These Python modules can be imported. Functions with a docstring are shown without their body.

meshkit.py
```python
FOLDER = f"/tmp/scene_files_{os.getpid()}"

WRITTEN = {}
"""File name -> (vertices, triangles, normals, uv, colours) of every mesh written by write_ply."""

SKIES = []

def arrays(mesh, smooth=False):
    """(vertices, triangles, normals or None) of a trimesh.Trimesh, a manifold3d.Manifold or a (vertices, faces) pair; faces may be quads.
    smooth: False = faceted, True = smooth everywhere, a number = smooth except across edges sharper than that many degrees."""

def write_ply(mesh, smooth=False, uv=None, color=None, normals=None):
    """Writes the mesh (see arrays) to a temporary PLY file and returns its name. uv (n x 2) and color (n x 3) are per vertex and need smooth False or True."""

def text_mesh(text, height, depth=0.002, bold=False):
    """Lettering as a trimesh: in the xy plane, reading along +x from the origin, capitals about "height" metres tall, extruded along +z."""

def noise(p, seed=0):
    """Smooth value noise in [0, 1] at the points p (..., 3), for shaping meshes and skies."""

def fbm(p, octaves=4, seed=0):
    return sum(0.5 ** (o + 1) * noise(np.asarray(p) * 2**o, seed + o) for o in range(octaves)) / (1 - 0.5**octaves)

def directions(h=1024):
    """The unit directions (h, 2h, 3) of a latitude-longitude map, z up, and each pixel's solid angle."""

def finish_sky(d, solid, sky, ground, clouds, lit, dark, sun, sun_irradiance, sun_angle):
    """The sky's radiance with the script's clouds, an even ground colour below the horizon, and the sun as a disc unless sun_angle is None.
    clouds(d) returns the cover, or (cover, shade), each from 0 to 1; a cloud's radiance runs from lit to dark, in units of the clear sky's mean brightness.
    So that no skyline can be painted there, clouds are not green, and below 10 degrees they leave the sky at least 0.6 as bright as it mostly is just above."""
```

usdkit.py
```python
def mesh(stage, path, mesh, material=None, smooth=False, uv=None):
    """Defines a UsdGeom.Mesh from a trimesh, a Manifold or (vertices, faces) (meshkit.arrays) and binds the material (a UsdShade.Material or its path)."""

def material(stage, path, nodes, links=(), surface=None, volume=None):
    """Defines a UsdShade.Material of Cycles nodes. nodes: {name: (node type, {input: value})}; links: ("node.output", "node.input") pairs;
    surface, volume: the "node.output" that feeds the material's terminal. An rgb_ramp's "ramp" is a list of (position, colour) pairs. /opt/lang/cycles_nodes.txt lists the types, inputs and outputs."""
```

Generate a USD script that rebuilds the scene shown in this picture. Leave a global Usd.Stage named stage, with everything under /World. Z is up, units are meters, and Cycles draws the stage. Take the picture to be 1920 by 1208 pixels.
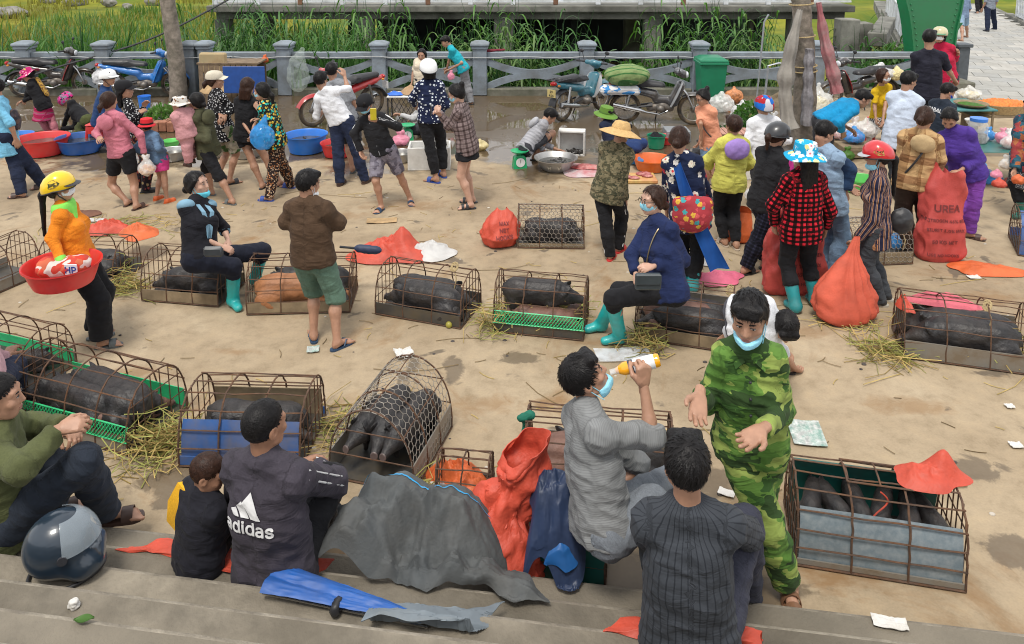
import math,random,re
import numpy as np,trimesh,usdkit,meshkit
from pxr import Usd,UsdGeom,UsdLux,UsdShade,Gf,Sdf,Vt
import manifold3d as m3
PI=math.pi
stage=Usd.Stage.CreateInMemory()
UsdGeom.SetStageUpAxis(stage,'Z');UsdGeom.SetStageMetersPerUnit(stage,1.0)
UsdGeom.Xform.Define(stage,'/World')
UsdGeom.Scope.Define(stage,'/World/Looks')
CH,CT,CF,CY,CX=3.43,math.radians(9.0),1454.0,106.0,960.0
cam=UsdGeom.Camera.Define(stage,'/World/camera')
cam.CreateHorizontalApertureAttr(36.0);cam.CreateVerticalApertureAttr(36.0*644/1024)
cam.CreateFocalLengthAttr(CF/1920*36.0)
cam.CreateVerticalApertureOffsetAttr(-(604.0-CY)/1920*36.0)
cam.CreateExposureAttr(0.86)
cam.AddTranslateOp().Set(Gf.Vec3d(0,0,CH));cam.AddRotateXOp().Set(90.0-math.degrees(CT))
SUN_EL,SUN_AZ=math.radians(66),math.radians(200)
usdkit.material(stage,'/World/Looks/sky_look',{'sky':('sky_texture',{'sky_type':'single_scattering','sun_disc':False,'sun_elevation':SUN_EL,'sun_rotation':SUN_AZ,'aerosol_density':2.0}),'co':('texture_coordinate',{}),'mp':('mapping',{'scale':(1.0,1.0,2.2)}),'n':('noise_texture',{'scale':2.2,'detail':5.0}),'r':('rgb_ramp',{'ramp':[(0.25,(5.6,5.7,5.9)),(0.75,(8.6,8.6,8.6))]}),'mx':('mix_color',{'fac':0.86,'use_clamp':False}),'bg':('background_shader',{'strength':0.10})},[('co.generated','mp.vector'),('mp.vector','n.vector'),('n.fac','r.fac'),('sky.color','mx.a'),('r.color','mx.b'),('mx.result','bg.color')],surface='bg.background')
sky=UsdLux.DomeLight.Define(stage,'/World/sky')
UsdShade.MaterialBindingAPI.Apply(sky.GetPrim()).Bind(UsdShade.Material.Get(stage,'/World/Looks/sky_look'))
sky.GetPrim().SetCustomDataByKey('kind','structure')
sun=UsdLux.DistantLight.Define(stage,'/World/sun')
sun.CreateNormalizeAttr(True);sun.CreateIntensityAttr(0.4);sun.CreateAngleAttr(14.0);sun.CreateColorAttr(Gf.Vec3f(1.0,0.95,0.87))
sun.AddRotateZOp().Set(-math.degrees(SUN_AZ));sun.AddRotateXOp().Set(-(90-math.degrees(SUN_EL)))
_c,_s=math.cos(CT),math.sin(CT)
def ray(px,py):
 a,b=(px-CX)/CF,(CY-py)/CF
 return np.array([a,_c+b*_s,-_s+b*_c])
def G(px,py,z=0.0):
 d=ray(px,py);return d*((z-CH)/d[2])+np.array([0,0,CH])
def atY(px,py,Y):
 d=ray(px,py);return d*(Y/d[1])+np.array([0,0,CH])
def V(*a):return np.array(a,float)
def nrm(v):v=np.asarray(v,float);return v/max(np.linalg.norm(v),1e-9)
_names={}
def numbered(parent,name):
 k=(parent,name);n=_names.get(k,0);_names[k]=n+1
 return name if n==0 else f'{name}_{n:03d}'
def tag(p,label=None,cat=None,group=None,kind=None):
 p=p.GetPrim()if hasattr(p,'GetPrim')else p
 for k,v in(('label',label),('category',cat),('group',group),('kind',kind)):
  if v:p.SetCustomDataByKey(k,v)
 return p
def thing(name,label=None,cat=None,loc=(0,0,0),rz=0.0,group=None,kind=None):
 x=UsdGeom.Xform.Define(stage,'/World/'+numbered('/World',name))
 x.AddTranslateOp().Set(Gf.Vec3d(*map(float,loc)))
 if rz:x.AddRotateZOp().Set(math.degrees(rz))
 return tag(x,label,cat,group,kind)
def part(parent,name,mesh,mat,smooth=35,uv=None,label=None,kind=None):
 pp=str(parent.GetPath())if parent is not None else '/World'
 m=usdkit.mesh(stage,pp+'/'+numbered(pp,name),mesh,mat,smooth=smooth,uv=uv)
 if label or kind:tag(m,label,None,None,kind)
 return m.GetPrim()
def solo(name,mesh,mat,label,cat,loc=(0,0,0),smooth=35,group=None,kind=None,uv=None):
 m=usdkit.mesh(stage,'/World/'+numbered('/World',name),mesh,mat,smooth=smooth,uv=uv)
 m.AddTranslateOp().Set(Gf.Vec3d(*map(float,loc)))
 return tag(m,label,cat,group,kind)
def structure(name,mesh,mat,smooth=False,loc=(0,0,0),uv=None):
 return solo(name,mesh,mat,None,None,loc,smooth,kind='structure',uv=uv)
def copy_of(src,loc,rz=0.0,label=None,scale=None):
 d=dict(src.GetCustomData());base=re.sub(r'_\d{3}$','',src.GetName())
 x=UsdGeom.Xform.Define(stage,'/World/'+numbered('/World',base))
 x.GetPrim().GetReferences().AddInternalReference(src.GetPath())
 x.GetPrim().SetInstanceable(True)
 x.ClearXformOpOrder()
 x.AddTranslateOp(opSuffix='c').Set(Gf.Vec3d(*map(float,loc)));x.AddRotateZOp(opSuffix='c').Set(math.degrees(rz))
 if scale:x.AddScaleOp(opSuffix='c').Set(Gf.Vec3f(*scale))
 return tag(x,label or d.get('label'),d.get('category'),d.get('group'))
_mats={}
def mat(name,nodes,links,surface='p.BSDF'):
 if name not in _mats:_mats[name]=usdkit.material(stage,'/World/Looks/'+name,nodes,links,surface=surface)
 return _mats[name]
def M(name,c=None,r=0.6,var=0.18,vs=9.0,bump=0.0,bs=90.0,metal=0.0,spec=0.5,sheen=0.0,dirt=None,ds=5.0,da=0.5,trans=0.0,coat=0.0,space='object'):
 """Plain material: colour with grain, optional dirt blotches and fine relief."""
 if name in _mats:return _mats[name]
 c=np.array(c,float)
 lo,hi=np.clip(c*(1-var),0,1),np.clip(c*(1+var),0,1)
 nd={'co':('texture_coordinate',{}),'geo':('geometry',{}),'n':('noise_texture',{'scale':vs,'detail':4.0,'roughness':0.62}),'ra':('rgb_ramp',{'ramp':[(0.3,lo),(0.7,hi)]}),'p':('principled_bsdf',{'roughness':r,'metallic':metal,'specular_ior_level':spec,'sheen_weight':sheen,'coat_weight':coat})}
 src='co.object' if space=='object' else 'geo.position'
 lk=[(src,'n.vector'),('n.fac','ra.fac')]
 col='ra.color'
 if dirt is not None:
  nd['dn']=('noise_texture',{'scale':ds,'detail':6.0,'roughness':0.65});nd['dr']=('rgb_ramp',{'ramp':[(0.5-0.12,(0,0,0)),(0.5+0.16,(da,da,da))]})
  nd['dm']=('mix_color',{'b':tuple(dirt)})
  lk+=[(src,'dn.vector'),('dn.fac','dr.fac'),('dr.color','dm.fac'),(col,'dm.a')];col='dm.result'
 lk.append((col,'p.base_color'))
 if bump:
  nd['bn']=('noise_texture',{'scale':bs,'detail':3.0});nd['b']=('bump',{'strength':bump,'distance':0.01})
  lk+=[(src,'bn.vector'),('bn.fac','b.height'),('b.normal','p.normal')]
 out='p.BSDF'
 if trans:
  nd['t']=('translucent_bsdf',{});nd['mc']=('mix_closure',{'fac':trans});lk+=[(col,'t.color'),('p.BSDF','mc.closure1'),('t.BSDF','mc.closure2')];out='mc.closure'
 return mat(name,nd,lk,out)
def film(name,c,alpha=0.5,r=0.15,av=.22):
 """Thin see-through plastic."""
 return mat(name,{'co':('texture_coordinate',{}),'n':('noise_texture',{'scale':14.0,'detail':3.0}),'ra':('rgb_ramp',{'ramp':[(0.3,(max(alpha-av,0),)*3),(0.7,(min(alpha+av,1),)*3)]}),'p':('principled_bsdf',{'base_color':tuple(c),'roughness':r}),'t':('transparent_bsdf',{}),'m':('mix_closure',{})},[('co.object','n.vector'),('n.fac','ra.fac'),('ra.color','m.fac'),('t.BSDF','m.closure1'),('p.BSDF','m.closure2')],'m.closure')
def cloth(name,nodes,links,col,r=0.85,bump=0.3,sheen=0.03):
 """Fabric whose colour comes from nodes; uv holds metres along and round the limb."""
 nd={'uv':('attribute',{'attribute':'st'}),'co':('texture_coordinate',{}),'bm':('mapping',{'scale':(4.5,13.0,1.0)}),'bn':('noise_texture',{'scale':1.0,'detail':3.5,'roughness':.5,'distortion':1.1}),'b':('bump',{'strength':bump*1.9,'distance':0.03}),'p':('principled_bsdf',{'roughness':r,'sheen_weight':sheen,'specular_ior_level':0.15}),'wn':('noise_texture',{'scale':6.0,'detail':4.0}),'wr':('rgb_ramp',{'ramp':[(0.3,(.8,.8,.8)),(0.7,(1.1,1.1,1.1))]}),'wm':('mix_color',{'blend_type':'multiply','fac':1.0,'use_clamp':False})}
 nd.update(nodes)
 return mat(name,nd,list(links)+[('uv.vector','bm.vector'),('bm.vector','bn.vector'),('co.object','wn.vector'),('wn.fac','wr.fac'),(col,'wm.a'),('wr.color','wm.b'),('bn.fac','b.height'),('b.normal','p.normal'),('wm.result','p.base_color')])
def plain(name,c,r=0.85,bump=0.3):
 return mat_cloth(name,c,r,bump)
def mat_cloth(name,c,r,bump):
 if name in _mats:return _mats[name]
 c=np.array(c,float)
 return cloth(name,{'gn':('noise_texture',{'scale':130.0,'detail':2.0}),'gr':('rgb_ramp',{'ramp':[(.3,c*.88),(.7,np.clip(c*1.12,0,1))]})},[('co.object','gn.vector'),('gn.fac','gr.fac')],'gr.color',r,bump)
def dots(name,ground,spot,scale=28.0,size=0.32,spot2=None,rnd=0.8):
 nd={'v':('voronoi_texture',{'scale':scale,'randomness':rnd}),'st':('rgb_ramp',{'ramp':[(size,(1,1,1)),(size+.06,(0,0,0))]}),'mx':('mix_color',{'a':ground,'b':spot})}
 lk=[('co.object','v.vector'),('v.distance','st.fac'),('st.color','mx.fac')]
 if spot2 is not None:
  nd['sc']=('separate_color',{});nd['s2']=('rgb_ramp',{'ramp':[(0.45,spot),(0.5,spot2)]});lk+=[('v.color','sc.color'),('sc.r','s2.fac'),('s2.color','mx.b')]
 return cloth(name,nd,lk,'mx.result')
def floral(name,ground,petals,hearts,scale=11.0,size=0.30):
 """Scattered flowers: petals modulated by the angle round each cell's centre."""
 nd={'v':('voronoi_texture',{'scale':scale,'randomness':0.75}),'mp':('mapping',{'scale':(scale,scale,scale)}),'su':('vector_math',{'math_type':'subtract'}),'sx':('separate_xyz',{}),'n':('noise_texture',{'scale':60.0,'detail':2.0}),'ad':('math',{'math_type':'multiply_add','value2':0.55,'value3':-0.27}),'dd':('math',{'math_type':'add'}),'r1':('rgb_ramp',{'ramp':[(size,(1,1,1)),(size+.03,(0,0,0))]}),'r2':('rgb_ramp',{'ramp':[(.11,(1,1,1)),(.14,(0,0,0))]}),'sc':('separate_color',{}),'pr':('rgb_ramp',{'ramp':[(i/len(petals),p)for i,p in enumerate(petals)],'interpolate':False}),'m1':('mix_color',{'a':ground}),'m2':('mix_color',{'b':hearts})}
 lk=[('co.object','v.vector'),('co.object','n.vector'),('n.fac','ad.value1'),('v.distance','dd.value1'),('ad.value','dd.value2'),('dd.value','r1.fac'),('v.distance','r2.fac'),('v.color','sc.color'),('sc.r','pr.fac'),('r1.color','m1.fac'),('pr.color','m1.b'),('m1.result','m2.a'),('r2.color','m2.fac')]
 for k in('mp','su','sx'):nd.pop(k)
 return cloth(name,nd,lk,'m2.result')
def camo(name,cols,scale=7.0,stretch=(1,1,1),detail=2.0):
 """Blotches: each colour has its own noise, laid one over the other."""
 nd,lk,last={'c0':('color',{'value':cols[0]})},[],'c0.color'
 for i,c in enumerate(cols[1:]):
  nd|={f'mp{i}':('mapping',{'scale':stretch,'location':(3.7*i+1,5.1*i,2.3*i)}),f'n{i}':('noise_texture',{'scale':scale,'detail':detail,'distortion':0.35}),f'r{i}':('rgb_ramp',{'ramp':[(0,(0,0,0)),(.515+.012*i,(1,1,1))],'interpolate':False}),f'm{i}':('mix_color',{'b':c})}
  lk+=[('co.object',f'mp{i}.vector'),(f'mp{i}.vector',f'n{i}.vector'),(f'n{i}.fac',f'r{i}.fac'),(f'r{i}.color',f'm{i}.fac'),(last,f'm{i}.a')];last=f'm{i}.result'
 return cloth(name,nd,lk,last)
def bands(name,axis,period,stops,extra=None):
 """Stripes along one uv axis (metres)."""
 nd={'sx':('separate_xyz',{}),'d':('math',{'math_type':'divide','value2':period}),'f':('math',{'math_type':'fraction'}),'ab':('math',{'math_type':'add','value2':50.0}),'r':('rgb_ramp',{'ramp':stops,'interpolate':False})}
 return cloth(name,nd,[('uv.vector','sx.vector'),(f'sx.{axis}','d.value1'),('d.value','ab.value1'),('ab.value','f.value1'),('f.value','r.fac')],'r.color')
def plaid(name,ground,wa,wb,period=0.05,w=0.5,lines=None):
 """Two crossed band sets over a ground colour, multiplied."""
 nd={'sx':('separate_xyz',{})};lk=[('uv.vector','sx.vector')]
 for a,wcol in(('x',wa),('y',wb)):
  nd|={f'd{a}':('math',{'math_type':'divide','value2':period}),f'a{a}':('math',{'math_type':'add','value2':50.0}),f'f{a}':('math',{'math_type':'fraction'}),f'r{a}':('rgb_ramp',{'ramp':([(0,wcol),(w,(1,1,1))]+(lines or[])),'interpolate':False})}
  lk+=[(f'sx.{a}',f'd{a}.value1'),(f'd{a}.value',f'a{a}.value1'),(f'a{a}.value',f'f{a}.value1'),(f'f{a}.value',f'r{a}.fac')]
 nd['m']=('mix_color',{'blend_type':'multiply','fac':1.0});nd['m2']=('mix_color',{'blend_type':'multiply','fac':1.0,'a':ground})
 lk+=[('rx.color','m.a'),('ry.color','m.b'),('m.result','m2.b')]
 return cloth(name,nd,lk,'m2.result')
def cat(ms):return trimesh.util.concatenate([m if isinstance(m,trimesh.Trimesh)else trimesh.Trimesh(*m,process=False)for m in ms])
def box(cx,cy,cz,sx,sy,sz,bev=0.0,rz=0.0):
 if bev>0:
  b=min(bev,sx*.45,sy*.45,sz*.45)
  pts=[(x*(sx/2-(b if k!=0 else 0)),y*(sy/2-(b if k!=1 else 0)),z*(sz/2-(b if k!=2 else 0)))for x in(-1,1)for y in(-1,1)for z in(-1,1)for k in range(3)]
  m=trimesh.convex.convex_hull(np.array(pts))
 else:m=trimesh.creation.box((sx,sy,sz))
 if rz:m.apply_transform(trimesh.transformations.rotation_matrix(rz,(0,0,1)))
 m.apply_translation((cx,cy,cz));return m
def tube(pts,r,sides=6,closed=False,caps=True):
 p=np.asarray(pts,float);n=len(p)
 if closed:t=np.roll(p,-1,0)-np.roll(p,1,0)
 else:t=np.gradient(p,axis=0)
 t/=np.linalg.norm(t,axis=1,keepdims=True)+1e-12
 ref=V(0,0,1)if abs(t[0][2])<.9 else V(1,0,0)
 A=np.zeros_like(p);a=nrm(np.cross(t[0],ref))
 for i in range(n):
  a=nrm(a-t[i]*(a@t[i]));A[i]=a
 B=np.cross(t,A);ang=np.arange(sides)*2*PI/sides
 rr=np.broadcast_to(np.asarray(r,float),(n,))[:,None,None]
 v=(p[:,None]+rr*(np.cos(ang)[None,:,None]*A[:,None]+np.sin(ang)[None,:,None]*B[:,None])).reshape(-1,3)
 f=[]
 for i in range(n if closed else n-1):
  k=(i+1)%n
  for j in range(sides):
   l=(j+1)%sides;f+=[(i*sides+j,i*sides+l,k*sides+l),(i*sides+j,k*sides+l,k*sides+j)]
 if caps and not closed:
  for j in range(1,sides-1):f+=[(0,j+1,j),((n-1)*sides,(n-1)*sides+j,(n-1)*sides+j+1)]
 return trimesh.Trimesh(v,np.array(f),process=False)
def lathe(profile,n=28,sx=1.0,sy=1.0):
 m=trimesh.creation.revolve(np.array(profile,float),sections=n);m.vertices[:,0]*=sx;m.vertices[:,1]*=sy;return m
def arc(c,r,a0,a1,n,ax=(1,0,0),ay=(0,0,1)):
 t=np.linspace(a0,a1,n);return np.asarray(c,float)+r*(np.cos(t)[:,None]*np.asarray(ax,float)+np.sin(t)[:,None]*np.asarray(ay,float))
def frame_mesh(m,o,R):
 v=np.asarray(m.vertices)@np.asarray(R).T+o
 return trimesh.Trimesh(v,m.faces,process=False)
def sheet(fn,nu,nv,thick=0.0):
 """A cloth-like sheet from fn(u, v) arrays -> (n, 3), with both faces when thick."""
 u,v=np.meshgrid(np.linspace(0,1,nu),np.linspace(0,1,nv),indexing='ij')
 P=fn(u.ravel(),v.ravel());i,j=np.meshgrid(np.arange(nu-1),np.arange(nv-1),indexing='ij');a=(i*nv+j).ravel()
 f=np.vstack([np.stack([a,a+nv,a+nv+1],1),np.stack([a,a+nv+1,a+1],1)])
 m=trimesh.Trimesh(P,f,process=False)
 if thick:
  n=m.vertex_normals;N=len(P)
  ring=np.concatenate([np.arange(nv-1),np.arange(nu-1)*nv+nv-1,(nu-1)*nv+np.arange(nv-1,0,-1),np.arange(nu-1,0,-1)*nv]);nx=np.roll(ring,-1)
  side=np.vstack([np.stack([ring,ring+N,nx+N],1),np.stack([ring,nx+N,nx],1)])
  m=trimesh.Trimesh(np.vstack([P,P-n*thick]),np.vstack([f,f[:,::-1]+N,side]),process=False)
 return m
def bumpy(m,amp,freq,seed=0,oct=3,axis=None):
 n=np.asarray(m.vertex_normals);v=np.asarray(m.vertices)
 fq=np.asarray(freq,float)*np.ones(3)
 d=(meshkit.fbm(v*fq+seed*7.3,oct,seed)-.5)*2*amp
 return trimesh.Trimesh(v+(n if axis is None else np.asarray(axis,float))*d[:,None],m.faces,process=False)
class Field:
 def __init__(s):s.p=[]
 def cone(s,a,b,ra,rb,k=.03,q=1.0,qd=None,clip=None,sub=False):
  s.p.append(('c',np.asarray(a,float),np.asarray(b,float),ra,rb,k,q,qd,clip,sub));return s
 def ell(s,c,R,rad,k=.02,clip=None,sub=False):
  s.p.append(('e',np.asarray(c,float),np.asarray(R,float),np.asarray(rad,float),0,k,1,None,clip,sub));return s
 def mesh(s,h,cuts=(),uv=False,pad=0.0):
  lo,hi=np.full(3,1e9),np.full(3,-1e9);bb=[]
  for q in s.p:
   if q[0]=='c':r=max(q[3],q[4]);l,u=np.minimum(q[1],q[2])-r,np.maximum(q[1],q[2])+r
   else:
    e=np.sqrt(((q[2]*q[3][None,:])**2).sum(1));l,u=q[1]-e,q[1]+e
   bb.append((l,u))
   if not q[9]:lo,hi=np.minimum(lo,l),np.maximum(hi,u)
  lo,hi=lo-2.5*h,hi+2.5*h
  n=np.ceil((hi-lo)/h).astype(int)+1
  ax=[np.float32(lo[i])+np.arange(n[i],dtype=np.float32)*np.float32(h)for i in range(3)]
  D=np.full(n,0.5,np.float32)
  for q,(l,u)in zip(s.p,bb):
   m=q[5]+3*h
   i0=np.clip(((l-m-lo)/h).astype(int),0,n);i1=np.clip(((u+m-lo)/h).astype(int)+2,0,n)
   if(i1<=i0).any():continue
   sl=tuple(slice(a,b)for a,b in zip(i0,i1))
   X,Y,Z=ax[0][sl[0]][:,None,None],ax[1][sl[1]][None,:,None],ax[2][sl[2]][None,None,:]
   if q[0]=='c':
    a,b=q[1],q[2];d=b-a;L2=max(d@d,1e-9)
    dx,dy,dz=X-np.float32(a[0]),Y-np.float32(a[1]),Z-np.float32(a[2])
    t=np.clip((dx*np.float32(d[0])+dy*np.float32(d[1])+dz*np.float32(d[2]))/np.float32(L2),0,1)
    ex,ey,ez=dx-t*np.float32(d[0]),dy-t*np.float32(d[1]),dz-t*np.float32(d[2])
    l2=ex*ex+ey*ey+ez*ez
    if q[7]is not None:
     w=q[7];e=ex*np.float32(w[0])+ey*np.float32(w[1])+ez*np.float32(w[2]);l2=l2+e*e*np.float32(1/q[6]**2-1)
    dd=(np.sqrt(l2)-(np.float32(q[3])+t*np.float32(q[4]-q[3])))*np.float32((1+q[6])/2)
   else:
    c,R,rad=q[1],q[2],q[3];dx,dy,dz=X-np.float32(c[0]),Y-np.float32(c[1]),Z-np.float32(c[2]);acc=0
    for j in range(3):
     e=(dx*np.float32(R[0,j])+dy*np.float32(R[1,j])+dz*np.float32(R[2,j]))/np.float32(rad[j]);acc=acc+e*e
    dd=(np.sqrt(acc)-1)*np.float32(rad.min()*.5+np.median(rad)*.5)
   for cp,cn in(q[8]or()):
    dd=np.maximum(dd,(X-np.float32(cp[0]))*np.float32(cn[0])+(Y-np.float32(cp[1]))*np.float32(cn[1])+(Z-np.float32(cp[2]))*np.float32(cn[2]))
   A=D[sl]
   if q[9]:D[sl]=np.maximum(A,-dd)
   else:
    k=q[5];hh=np.clip(.5+.5*(A-dd)/k,0,1);D[sl]=A+(dd-A)*hh-k*hh*(1-hh)
  for cp,cn in cuts:
   D=np.maximum(D,(ax[0][:,None,None]-cp[0])*cn[0]+(ax[1][None,:,None]-cp[1])*cn[1]+(ax[2][None,None,:]-cp[2])*cn[2])
  D[0],D[-1]=.5,.5;D[:,0],D[:,-1]=.5,.5;D[:,:,0],D[:,:,-1]=.5,.5
  v,f=nets(D)
  v=v*h+lo
  return trimesh.Trimesh(v,f,process=False)
def slim(m,tol):
 """Fewer triangles where the surface is flat."""
 try:
  q=m3.Manifold(m3.Mesh(np.asarray(m.vertices,np.float32),np.asarray(m.faces,np.uint32)))
  if q.is_empty():return m
  g=q.simplify(tol).to_mesh();return trimesh.Trimesh(g.vert_properties[:,:3],g.tri_verts,process=False)
 except Exception:return m
_corn=np.array([(a,b,c)for a in(0,1)for b in(0,1)for c in(0,1)])
_edge=[(i,j)for i in range(8)for j in range(i+1,8)if np.abs(_corn[i]-_corn[j]).sum()==1]
def nets(D):
 S=D<0;n=np.array(D.shape)
 cnt=sum(S[a:n[0]-1+a,b:n[1]-1+b,c:n[2]-1+c].astype(np.int8)for a,b,c in _corn)
 I=np.argwhere((cnt>0)&(cnt<8));ids=np.full(n,-1,np.int32);ids[I[:,0],I[:,1],I[:,2]]=np.arange(len(I))
 val=np.stack([D[I[:,0]+a,I[:,1]+b,I[:,2]+c]for a,b,c in _corn],1)
 pos=np.zeros((len(I),3));num=np.zeros(len(I))
 for i,j in _edge:
  a,b=val[:,i],val[:,j];m=(a<0)!=(b<0);t=np.where(m,a/np.where(m,a-b,1),0)
  pos+=np.where(m[:,None],_corn[i]+t[:,None]*(_corn[j]-_corn[i]),0);num+=m
 v=I+pos/np.maximum(num,1)[:,None]
 F=[]
 for axn in range(3):
  o1,o2=[k for k in range(3)if k!=axn]
  sl0,sl1=[slice(1,-1)]*3,[slice(1,-1)]*3
  sl0[axn],sl1[axn]=slice(0,-1),slice(1,None)
  A,B=S[tuple(sl0)],S[tuple(sl1)]
  E=np.argwhere(A!=B);
  if not len(E):continue
  inside=A[E[:,0],E[:,1],E[:,2]]
  base=E+np.array([0 if k==axn else 1 for k in range(3)])
  def at(d1,d2):
   q=base.copy();q[:,o1]-=d1;q[:,o2]-=d2;return ids[q[:,0],q[:,1],q[:,2]]
  a,b,c,d=at(1,1),at(0,1),at(0,0),at(1,0)
  flip=inside if axn!=1 else~inside
  q=np.stack([a,b,c,d],1);q[~flip]=q[~flip][:,::-1]
  F.append(q)
 q=np.vstack(F)
 return v,np.vstack([q[:,[0,1,2]],q[:,[0,2,3]]])
def limb_uv(v,segs):
 """uv in metres: (round the limb, along it) from the nearest of the segments (a, b, radius, front)."""
 best,U=np.full(len(v),1e9),np.zeros((len(v),2));off=0.0
 for a,b,r,fr in segs:
  d=b-a;L=max(np.linalg.norm(d),1e-6);d=d/L;e=v-a;t=e@d;w=e-np.clip(t,0,L)[:,None]*d
  dist=np.linalg.norm(w,axis=1)-r
  f=nrm(fr-d*(fr@d));s_=np.cross(d,f);w2=e-t[:,None]*d
  ang=np.arctan2(w2@s_,w2@f);m=dist<best
  best=np.where(m,dist,best);U[m,0]=(ang*r)[m];U[m,1]=t[m]
 return U
SKIN=dict(a=M('skin',(.36,.195,.125),r=.5,var=.12,vs=22),b=M('skin_tan',(.285,.145,.088),r=.5,var=.12,vs=22),c=M('skin_fair',(.47,.28,.20),r=.5,var=.08,vs=22))
HAIR=M('hair_black',(.009,.008,.008),r=.42,var=.5,vs=60,bump=.3,bs=140,spec=.16);HAIRB=M('hair_brown',(.03,.014,.009),r=.42,var=.5,vs=60,bump=.3,bs=140,spec=.18)
EYEW=M('eye_white',(.5,.47,.44),r=.3,var=.03);EYED=M('eye_dark',(.012,.008,.006),r=.2,var=.03);LIP=M('lip',(.27,.105,.085),r=.45,var=.1)
MASKW=plain('mask_white',(.72,.74,.76),.8,.1);MASKB=plain('mask_blue',(.28,.62,.76),.8,.1);RUB=M('black_rubber',(.018,.018,.02),r=.5,var=.3,vs=20)
STRAP=M('dark_strap',(.02,.02,.022),r=.6)
def hand_mesh(W,d,n,right,curl,s,h,spread=.5):
 d=nrm(d);n=nrm(n-d*(n@d));a=np.cross(d,n)*(1 if right else-1)
 F=Field();pw=W+d*.012*s
 F.cone(W-d*.03*s,W+d*.02*s,.024*s,.026*s,.012,q=.75,qd=n)
 bends=(curl*1.0,curl*1.25,curl*.9)
 for i,(off,L,r)in enumerate(((.030,.072,.0095),(.010,.080,.0098),(-.010,.074,.0094),(-.029,.058,.0085))):
  k=W+d*(.088-.006*abs(i-1))*s+a*off*s
  F.cone(pw+a*off*.6*s,k,.014*s,.0125*s,.012*s)
  dirv=nrm(d+a*off*spread*6);p=k;ang=0
  for b,fr in zip(bends,(.45,.31,.24)):
   ang+=b;q=p+(dirv*math.cos(ang)+n*math.sin(ang))*L*fr*s
   F.cone(p,q,r*s,r*.92*s,.003*s);p=q
 t0=W+d*.022*s+a*.024*s;t1=t0+(d*.62+a*.62+n*.35)*.045*s;t2=t1+nrm(d*.8+a*(.45-curl*.5)+n*(.25+curl*.5))*.034*s;t3=t2+nrm(d*.85+a*(.2-curl*.6)+n*(.3+curl*.6))*.027*s
 F.cone(t0,t1,.017*s,.013*s,.012*s);F.cone(t1,t2,.0115*s,.0105*s,.004*s);F.cone(t2,t3,.0105*s,.009*s,.003*s)
 F.cone(W+d*.03*s+n*.004*s,W+d*.075*s+n*.004*s,.026*s,.03*s,.012*s,q=.4,qd=n)
 return F.mesh(h)
def sole_mesh(c,f,L,t,up=0.0):
 sd=np.cross(f,V(0,0,1));o=[]
 for x,y in[(-.5*math.cos(a)*.34-.30,.32*math.sin(a)*.5*.9)for a in np.linspace(-1.5,1.5,7)]+[(.12,.19),(.3,.2),(.42,.155),(.49,.06),(.49,-.04),(.44,-.13),(.3,-.185),(.12,-.165)]:
  o.append((x*L,y*L*.95))
 P=np.array([c+f*x+sd*y+V(0,0,max(x,0)*up)for x,y in o]);return trimesh.convex.convex_hull(np.vstack([P,P+V(0,0,t)]))
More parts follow.
